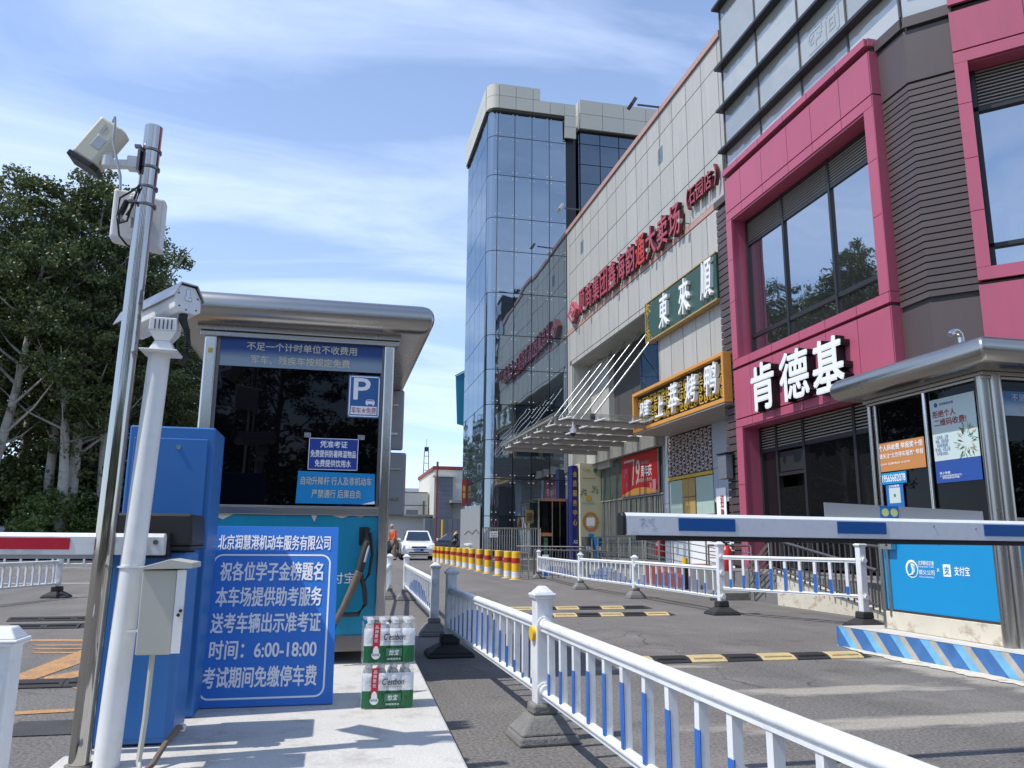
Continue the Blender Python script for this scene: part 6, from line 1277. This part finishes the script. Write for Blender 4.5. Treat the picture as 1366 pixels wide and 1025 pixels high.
obj('arm', MB().beam((-1.0, 3.385, 2.492), (-.885, 3.40, 2.512), .035, .034).beam((-.925, 3.40, 2.512), (-.878, 3.40, 2.512), .055, .055), M_white2, s, bevel=.006)
obj('bracket', MB().box(-.884, -.874, 3.37, 3.44, 2.475, 2.575), M_steeld, s)
obj('cable', MB().tube([(-.985, 3.345, 2.665), (-.975, 3.33, 2.68), (-.972, 3.33, 2.65), (-.975, 3.335, 2.58), (-.955, 3.345, 2.50), (-.935, 3.35, 2.43), (-.93, 3.35, 2.37)], .0055, 8), M_whitebk, s, smooth=True)
s = thing('wireless_panel', 'flat white wireless box strapped on the steel pole below the cream camera', 'antenna', (-.86, 3.5, 2.3))
obj('housing', MB().add([(-.998, 3.50, 2.215), (-.785, 3.50, 2.175), (-.785, 3.56, 2.165), (-.998, 3.56, 2.205), (-.998, 3.50, 2.445), (-.785, 3.50, 2.41), (-.785, 3.56, 2.405), (-.998, 3.56, 2.44)],
    [(0, 3, 2, 1), (4, 5, 6, 7), (0, 1, 5, 4), (1, 2, 6, 5), (2, 3, 7, 6), (3, 0, 4, 7)]), M_white2, s, bevel=.014, seg=3)
obj('back_box', MB().box(-.925, -.885, 3.475, 3.50, 2.30, 2.405), M_white2, s, bevel=.006)
obj('socket', MB().cyl((-.905, 3.485, 2.30), (-.905, 3.485, 2.262), .014, 12, r1=.010), M_whitebk, s, smooth=True)
obj('cable', MB().tube([(-.93, 3.46, 2.37), (-.935, 3.455, 2.33), (-.95, 3.45, 2.285), (-.935, 3.45, 2.27)], .011, 8), M_beige, s, smooth=True)
obj('cable', MB().tube([(-.87, 3.375, 2.40), (-.91, 3.44, 2.405), (-.955, 3.45, 2.375), (-.958, 3.45, 2.29), (-.945, 3.46, 2.21), (-.915, 3.47, 2.175), (-.89, 3.48, 2.165)], .0045, 6), M_cable, s, smooth=True)
obj('cable', MB().tube([(-.95, 3.44, 2.30), (-.945, 3.44, 2.255), (-.915, 3.44, 2.27), (-.90, 3.42, 2.32), (-.865, 3.376, 2.41)], .0045, 6), M_cable, s, smooth=True)
obj('connector', MB().cyl((-.945, 3.445, 2.30), (-.925, 3.445, 2.36), .012, 10), M_cable, s, smooth=True); obj('connector', MB().cyl((-.915, 3.43, 2.29), (-.885, 3.41, 2.345), .007, 10, r1=.003), M_cable, s, smooth=True)
# white post with bullet camera
t = thing('camera_post', 'thick white round post carrying the bullet camera, in front of the blue barrier machine', 'post', (-.745, 3.44, .12))
obj('shaft', MB().cyl((-.775, 3.40, .12), (-.735, 3.44, 1.705), .046, 28, r1=.042), M_white2, t, smooth=True)
obj('flange', MB().box(-.80, -.655, 3.36, 3.51, 1.70, 1.707), M_white2, t, bevel=.002)
for z in (.838, .60): obj('strap', MB().cyl((-.757 - .005, 3.42, z), (-.757 - .005, 3.42, z + .007), .049, 24).box(-.757, -.70, 3.37, 3.38, z, z + .007), M_white2, t)
obj('conduit', MB().tube([(-.63, 3.30, .53), (-.635, 3.30, .30), (-.64, 3.28, .16), (-.625, 3.25, .125)], .010, 8), M_beige, t, smooth=True)
s = thing('bullet_camera', 'white bullet camera housing seen from behind on top of the white post', 'camera', (-.68, 3.45, 1.72))
ax = Vector((-.58, .66, -.10)).normalized(); c0 = Vector((-.636, 3.40, 1.925)); sdv = ax.cross(ZU).normalized(); upv = sdv.cross(ax)
prf = [(-.055, .015), (-.03, .060), (.03, .060), (.055, .015), (.052, -.035), (.035, -.048), (-.035, -.048), (-.052, -.035)]
prf = [(p * 1.12, q * 1.1) for p, q in prf]
mb = MB(); mb.prism([c0 + sdv * p + upv * q for p, q in prf], (0, 0, 0), ax * .42); obj('housing', mb, M_white2, s, bevel=.004)
cov = [(p * 1.12, q * 1.1) for p, q in [(-.064, .008), (-.034, .068), (.034, .068), (.064, .008), (.060, .006), (.032, .063), (-.032, .063), (-.060, .006)]]
mb = MB(); mb.prism([c0 - ax * .012 + sdv * p + upv * q for p, q in cov], (0, 0, 0), ax * .48); obj('sun_shield', mb, M_steelh, s)
obj('latch', MB().fbox(c0 - ax * .004 + upv * .028, -sdv, upv, .018, .05, .008).fbox(c0 - ax * .004 + upv * .008, -sdv, upv, .03, .022, .006), M_steel, s, bevel=.003)
mb = MB()
for (p, q) in ((-.043, .025), (.043, .018), (-.040, -.030), (.036, -.034), (-.01, -.042)): mb.cyl(c0 + sdv * p + upv * q, c0 + sdv * p + upv * q - ax * .004, .003, 8)
obj('screw', mb, M_black, s)
obj('bracket', MB().frustum((-.722, 3.43), .10, .08, .06, .06, 1.708, 1.75).frustum((-.722, 3.43), .06, .06, .11, .09, 1.75, 1.79).frustum((-.722, 3.43), .11, .09, .105, .09, 1.79, 1.845), M_white2, s, bevel=.004)
mb = MB()
for i in range(5): mb.box(-.755 + i * .016, -.750 + i * .016, 3.3835, 3.386, 1.795, 1.835)
obj('slots', mb, M_iron, s)
hose = [c0 + ax * .03 - upv * .045]; hose += [hose[0] + Vector((0, -.01, -.03)), Vector((-.632, 3.40, 1.80)), Vector((-.622, 3.40, 1.74)), Vector((-.625, 3.41, 1.69)), Vector((-.645, 3.42, 1.655))]
obj('hose', MB().tube(hose, [.018, .018, .012, .012, .012, .010], 12), M_rubber, s, smooth=True)
mb = MB()
for k in range(9): mb.cyl((-.632 + .001 * k, 3.40, 1.80 - k * .010), (-.632 + .001 * k, 3.40, 1.804 - k * .010), .0145, 12)
obj('hose_ribs', mb, M_rubber, s)
s = thing('junction_box', 'beige metal box with a sloped lid strapped to the white camera post', 'electrical box', (-.6, 3.3, .53))
obj('body', MB().box(-.675, -.555, 3.22, 3.38, .535, .835), M_beige, s, bevel=.004)
obj('door', MB().box(-.553, -.545, 3.23, 3.37, .545, .825), M_beige, s)
obj('face_strip', MB().box(-.553, -.522, 3.212, 3.219, .54, .835), M_white2, s)
obj('lid', MB().add([(-.68, 3.20, .838), (-.50, 3.20, .842), (-.50, 3.40, .842), (-.68, 3.40, .838), (-.68, 3.20, .846), (-.58, 3.20, .875), (-.50, 3.20, .862), (-.68, 3.40, .846), (-.58, 3.40, .875), (-.50, 3.40, .862)],
    [(0, 1, 6, 5, 4), (3, 7, 8, 9, 2), (0, 3, 2, 1), (4, 5, 8, 7), (5, 6, 9, 8), (0, 4, 7, 3), (1, 2, 9, 6)]), M_beige, s, bevel=.002)
obj('handle', MB().cyl((-.537, 3.212, .675), (-.537, 3.205, .675), .006, 8).cyl((-.530, 3.212, .69), (-.530, 3.205, .69), .006, 8), M_black, s)
s = thing('conduit_pipe', 'short rusty conduit stub curving out of the island beside the white post', 'pipe', (-.58, 3.5, .12))
obj('pipe', MB().tube([(-.62, 3.30, .122), (-.60, 3.32, .14), (-.57, 3.40, .20), (-.545, 3.46, .235), (-.535, 3.48, .23)], .011, 8), M_tape, s, smooth=True)
obj('collar', MB().cyl((-.535, 3.48, .225), (-.530, 3.49, .235), .016, 10), M_whitebk, s)

# ------------------------------------------------------------------ right island, booth, arm
mb = MB(); mb.prism([(4.72, 6.97, 0), (6.6, 6.97, 0), (6.6, 2.4, 0), (4.80, 2.4, 0), (4.84, 4.8, 0)], (0, 0, 0), (0, 0, .18)); o = struct('kerb_island', mb, M_kerb)
struct('island_top', MB().add([(4.73, 6.96, .184), (6.6, 6.96, .184), (6.6, 2.4, .184), (4.81, 2.4, .184), (4.85, 4.8, .184)], [(0, 1, 2, 3, 4)]), M_island)
RX0, RX1, RYF, RYB = 5.05, 6.25, 5.27, 6.68
t = thing('ticket_booth', 'stainless steel parking booth with bright cyan side panel on the striped kerb at right', 'booth', (5.6, 5.9, .18))
obj('base', MB().box(RX0 - .01, RX1, RYF + .05, RYB, .185, .345), M_cream, t, bevel=.006)
obj('corner_post', MB().cyl((RX0 + .02, RYF + .03, .185), (RX0 + .02, RYF + .03, 2.30), .055, 20).cyl((RX0 + .10, RYF - .0, .185), (RX0 + .10, RYF - .0, 2.30), .055, 20), M_steelh, t, smooth=True)
obj('corner_post', MB().cyl((RX0 + .005, RYB, .185), (RX0 + .005, RYB, 2.27), .025, 14).cyl((RX0, RYB - .09, .30), (RX0, RYB - .09, 2.25), .018, 14), M_steelh, t, smooth=True)
obj('corner_post', MB().box(RX1 - .07, RX1, RYB - .07, RYB, .185, 2.3), M_steelh, t)
obj('corner_post', MB().box(RX1 - .07, RX1, RYF, RYF + .07, .185, 2.3), M_steelh, t)
obj('mullion', MB().cyl((RX0 - .005, 5.93, .99), (RX0 - .005, 5.93, 2.26), .022, 12), M_steel, t, smooth=True)
obj('wall_panel', MB().box(RX0 + .005, RX0 + .03, RYF + .085, RYB - .03, .36, .985), M_cyan, t)
obj('wall_panel', MB().box(RX0 + .16, RX1 - .07, RYF + .01, RYF + .035, .36, 1.10), M_cyan, t)
obj('panel_trim', MB().box(RX0 - .005, RX0 + .035, RYF + .08, RYB - .025, .346, .366), M_steeld, t)
obj('window', MB().box(RX0 + .010, RX0 + .016, 5.955, RYB - .11, 1.0, 2.26), M_booth, t)
obj('window', MB().box(RX0 + .010, RX0 + .016, RYF + .09, 5.905, 1.0, 2.26), M_booth, t)
obj('window', MB().box(RX0 + .16, RX1 - .07, RYF + .012, RYF + .018, 1.16, 2.26), M_booth, t)
obj('window_sill', MB().box(RX0 - .02, RX0 + .03, RYF + .08, RYB - .03, .985, 1.04), M_steelh, t, bevel=.004)
obj('window_sill', MB().box(RX0 + .16, RX1 - .07, RYF - .01, RYF + .03, 1.10, 1.16), M_steelh, t, bevel=.004)
obj('back_wall', MB().box(RX0 + .05, RX1 - .05, RYB - .03, RYB - .01, .35, 2.26), M_steeld, t); obj('back_wall', MB().box(RX1 - .03, RX1 - .01, RYF + .07, RYB - .07, .35, 2.26), M_steeld, t)
obj('roof_beam', MB().box(RX0 - .045, RX1 + .03, RYF - .05, RYB + .03, 2.285, 2.315).box(RX0 - .025, RX1 + .01, RYF - .03, RYB + .01, 2.258, 2.283), M_steelh, t, bevel=.005)
roof(t, 4.74, 6.5, 4.92, 6.86, 2.317, 2.535, .11, M_steelh, M_steeld)
plate('header_board', (5.62, RYF + .008, 2.07), FY, 1.0, .20, .01, M_header2, t)
text('不足一个计时单位不收费用', (5.70, RYF - .004, 2.12), FY, .80, .058, M_whitebk, t, bold=.02); text('军车、残疾车按规定免费', (5.72, RYF - .004, 2.03), FY, .70, .058, M_whitebk, t, bold=.02)
pv = obj('vent_pipe', MB().tube([(5.05, 5.45, 2.53), (5.05, 5.45, 2.64), (5.045, 5.45, 2.675), (5.02, 5.45, 2.70), (4.99, 5.45, 2.70), (4.965, 5.45, 2.685), (4.95, 5.45, 2.665)], .026, 12), M_steel, t, smooth=True)
text('支付宝', (RX0 + .004, 5.70, .735), FX, .165, .075, M_signwhite, t, bold=.02)
lg = obj('logo_tile', MB().fbox((RX0 + .004, 5.865, .735), -YU, ZU, .085, .10, .0015), M_signwhite, t, bevel=.0); text('支', (RX0 + .002, 5.865, .735), FX, .06, .07, M_cyan, t, bold=.03)
text('×', (RX0 + .004, 5.965, .735), FX, .03, .03, M_signwhite, t, bold=0)
text('北京静态交通', (RX0 + .004, 6.105, .79), FX, .19, .038, M_signwhite, t, bold=.02); text('Beijing Static Traffic', (RX0 + .004, 6.105, .757), FX, .19, .018, M_signwhite, t, bold=.0)
text('顺义公司', (RX0 + .004, 6.105, .71), FX, .19, .042, M_signwhite, t, bold=.015); text('Shunyi Subsidiary', (RX0 + .004, 6.105, .67), FX, .18, .016, M_signwhite, t, bold=.0)
mb = MB(); c_ = Vector((RX0 + .003, 6.285, .735))
for i in range(40):
    a = 2 * math.pi * i / 40; a2 = 2 * math.pi * (i + 1) / 40; w0 = .006 + .016 * abs(math.sin(a / 2 + .5)) ** 2
    mb.add([c_ + Vector((0, -math.cos(q) * r_, math.sin(q) * r_)) for q, r_ in ((a, .078), (a2, .078), (a2, .078 - w0), (a, .078 - w0))], [(0, 1, 2, 3)])
mb.tube([c_ + Vector((-.001, .0, .045)), c_ + Vector((-.001, -.012, .0)), c_ + Vector((-.001, -.004, -.045)), c_ + Vector((-.001, .035, -.055))], .007, 6)
mb.tube([c_ + Vector((-.001, -.012, .04)), c_ + Vector((-.001, -.032, .03)), c_ + Vector((-.001, -.03, -.02)), c_ + Vector((-.001, -.005, -.05))], .006, 6)
obj('round_logo', mb, M_signwhite, t)
obj('door_step', MB().box(5.2, 6.0, 4.93, 5.2, .185, .235), M_steelh, t)
# stickers on the right booth glass
s = thing('sticker', 'orange sticker about reporting personal payment codes on the right booth window', 'sticker', (RX0, 6.3, 1.75))
plate('sheet', (RX0 - .002, 6.29, 1.75), FX, .62, .27, .004, M_orangest, s)
text('个人码收费 举报奖十倍', (RX0 - .007, 6.285, 1.835), FX, .58, .055, M_signwhite, s, bold=.025); text('请关注“北京停车服务” 举报', (RX0 - .007, 6.285, 1.76), FX, .58, .048, M_signwhite, s, bold=.01)
text('12345 监督电话 公众号', (RX0 - .007, 6.37, 1.685), FX, .40, .02, M_signwhite, s, bold=0)
s = thing('sticker', 'cyan strip with a white phone number below the orange sticker', 'sticker', (RX0, 6.42, 1.56)); plate('sheet', (RX0 - .002, 6.405, 1.55), FX, .33, .105, .004, M_cyan, s); text('19565682078', (RX0 - .007, 6.405, 1.55), FX, .31, .065, M_signwhite, s, bold=.02)
s = thing('sticker', 'small blue payment sticker with a white square under the phone number strip', 'sticker', (RX0, 6.41, 1.38)); plate('sheet', (RX0 - .002, 6.41, 1.355), FX, .23, .27, .004, M_stblue, s)
plate('white_square', (RX0 - .0065, 6.41, 1.39), FX, .15, .14, .001, M_postermint, s); plate('white_strip', (RX0 - .0065, 6.41, 1.245), FX, .22, .03, .001, M_signwhite, s); text('扫码缴费', (RX0 - .0065, 6.41, 1.475), FX, .14, .022, M_signwhite, s); obj('dot', MB().cyl((RX0 - .007, 6.41, 1.39), (RX0 - .009, 6.41, 1.39), .015, 12), M_bgreen, s)
s = thing('poster', 'tall pale poster with dark red headline and green brush strokes in the right booth window', 'poster', (RX0, 5.62, 1.8))
plate('sheet', (RX0 - .002, 5.62, 1.915), FX, .50, .53, .004, M_postermint, s); plate('blue_footer', (RX0 - .002, 5.62, 1.555), FX, .50, .185, .004, M_navyst, s)
text('拒绝个人', (RX0 - .007, 5.715, 2.05), FX, .26, .06, M_darkred, s, bold=.03); text('二维码收费!', (RX0 - .007, 5.655, 1.975), FX, .36, .06, M_darkred, s, bold=.03)
text('北京静态交通', (RX0 - .007, 5.68, 2.13), FX, .16, .022, M_navyst, s, bold=.02); obj('round_mark', MB().cyl((RX0 - .006, 5.80, 2.13), (RX0 - .0075, 5.80, 2.13), .02, 16), M_navyst, s)
text('一旦发现，立即\n举报。奖励违规\n当前收费金额\n等10倍，兑现上限\n元不超1500元。', (RX0 - .007, 5.765, 1.78), FX, .17, .17, M_navyst, s, bold=0)
text('线上举报', (RX0 - .007, 5.765, 1.545), FX, .12, .02, M_signwhite, s); text('个人收款码收取停车费的行为，\n请市民拒绝并及时举报。', (RX0 - .007, 5.70, 1.51), FX, .25, .035, M_signwhite, s, bold=0)
rr = random.Random(4); mb = MB()
for i in range(70):
    a = rr.uniform(0, 6.28); q = rr.uniform(.07, .15); c_ = Vector((RX0 - .0075, 5.50 - q * math.cos(a) * .8, 1.79 + q * math.sin(a))); b_ = a + rr.uniform(-.6, .6); L = rr.uniform(.01, .04)
    d_ = Vector((0, -math.cos(b_), math.sin(b_))); e_ = Vector((0, -d_.z, d_.y)) * rr.uniform(.002, .006); mb.add([c_ + d_ * L, c_ + e_, c_ - d_ * L, c_ - e_], [(0, 1, 2, 3)], rr.choice((0, 0, 0, 1)))
obj('brush_strokes', mb, [M_bgreen, M_orangest], s)
s = thing('junction_box', 'small grey junction box on the upper far corner of the cyan panel', 'electrical box', (5.03, 6.6, .93)); obj('body', MB().box(5.0, 5.048, 6.46, 6.63, .90, .975), M_steel, s, bevel=.004); obj('screw', MB().cyl((5.0, 6.53, .94), (4.995, 6.53, .94), .01, 8), M_black, s)
# barrier arm across the right lane
t = thing('boom_barrier', 'long white barrier arm with blue patches and a black rubber strip across the right lane', 'barrier arm', (1.25, 3.3, 1.0))
pr = [(-.03, -.042), (.03, -.042), (.03, .04), (.014, .054), (-.014, .054), (-.03, .04)]
AX0, AX1 = 1.235, 4.35
def arm_z(x): return 1.022 - .006 * (x - AX0)
def seg(x0, x1, prof, dz=0): 
    mb = MB(); P0 = [(x0, 3.30 + p, arm_z(x0) + q + dz) for p, q in prof]; P1 = [(x1, 3.30 + p, arm_z(x1) + q + dz) for p, q in prof]; n = len(prof)
    return mb.add(P0 + P1, [tuple(range(n))[::-1], tuple(range(n, 2 * n))] + [(i, (i + 1) % n, n + (i + 1) % n, n + i) for i in range(n)])
obj('boom', seg(AX0, AX1, pr), M_alu, t, bevel=.002)
obj('end_cap', seg(AX0 - .022, AX0 - .0005, [(p * 1.04, q * 1.04) for p, q in pr]), M_black, t, bevel=.006)
obj('rubber_strip', seg(AX0 + .055, AX1, [(-.014, -.064), (.014, -.064), (.014, -.0425), (-.014, -.0425)]), M_rubber, t, bevel=.004)
for (a, b_) in ((1.475, 1.745), (2.255, 2.51), (3.045, 3.30), (3.83, 4.08)): obj('blue_patch', seg(a, b_, [(-.0325, -.020), (-.0302, -.020), (-.0302, .034), (-.0325, .034)]), M_armblue, t)
mb = MB(); za, zb_ = arm_z(2.24) + .05, arm_z(3.11) + .05
mb.prism([(2.24, 3.335, za), (3.11, 3.335, zb_), (3.11, 3.335, zb_ + .050), (2.24, 3.335, za + .073)], (0, 0, 0), (0, .004, 0)); pl_ = obj('upper_plate', mb, M_whitebk, t)
obj('disc_sticker', MB().fbox((2.585, 3.3345, arm_z(2.585) + .083), XU, ZU, .10, .062, .001), M_stblue, pl_)
for x in (2.562, 2.610): obj('yellow_disc', MB().cyl((x, 3.3335, arm_z(x) + .083), (x, 3.332, arm_z(x) + .083), .019, 18), M_gls, pl_)
rr = random.Random(2); mb = MB()
for i in range(14):
    x = AX0 + rr.uniform(.02, .12); z = arm_z(x) + rr.uniform(-.03, .03); L = rr.uniform(.006, .03); a = rr.uniform(-.8, .8)
    mb.beam((x, 3.2694, z), (x + L * math.cos(a), 3.2694, z + L * math.sin(a)), .0006, .0008)
obj('scratches', mb, M_iron, t)
for x, z in ((2.77, .02), (3.0, .012)): obj('bolt', MB().cyl((x, 3.27, arm_z(x) + z), (x, 3.267, arm_z(x) + z), .003, 8), M_iron, t)
t = thing('barrier_machine', 'blue barrier machine at the far end of the right arm, outside the picture edge', 'barrier', (4.6, 3.4, .18)); obj('housing', MB().box(4.9, 5.25, 3.3, 3.65, .185, 1.1), M_blue, t, bevel=.03); obj('spindle', MB().box(4.30, 4.95, 3.34, 3.46, .96, 1.04), M_steeld, t)
flush_texts()
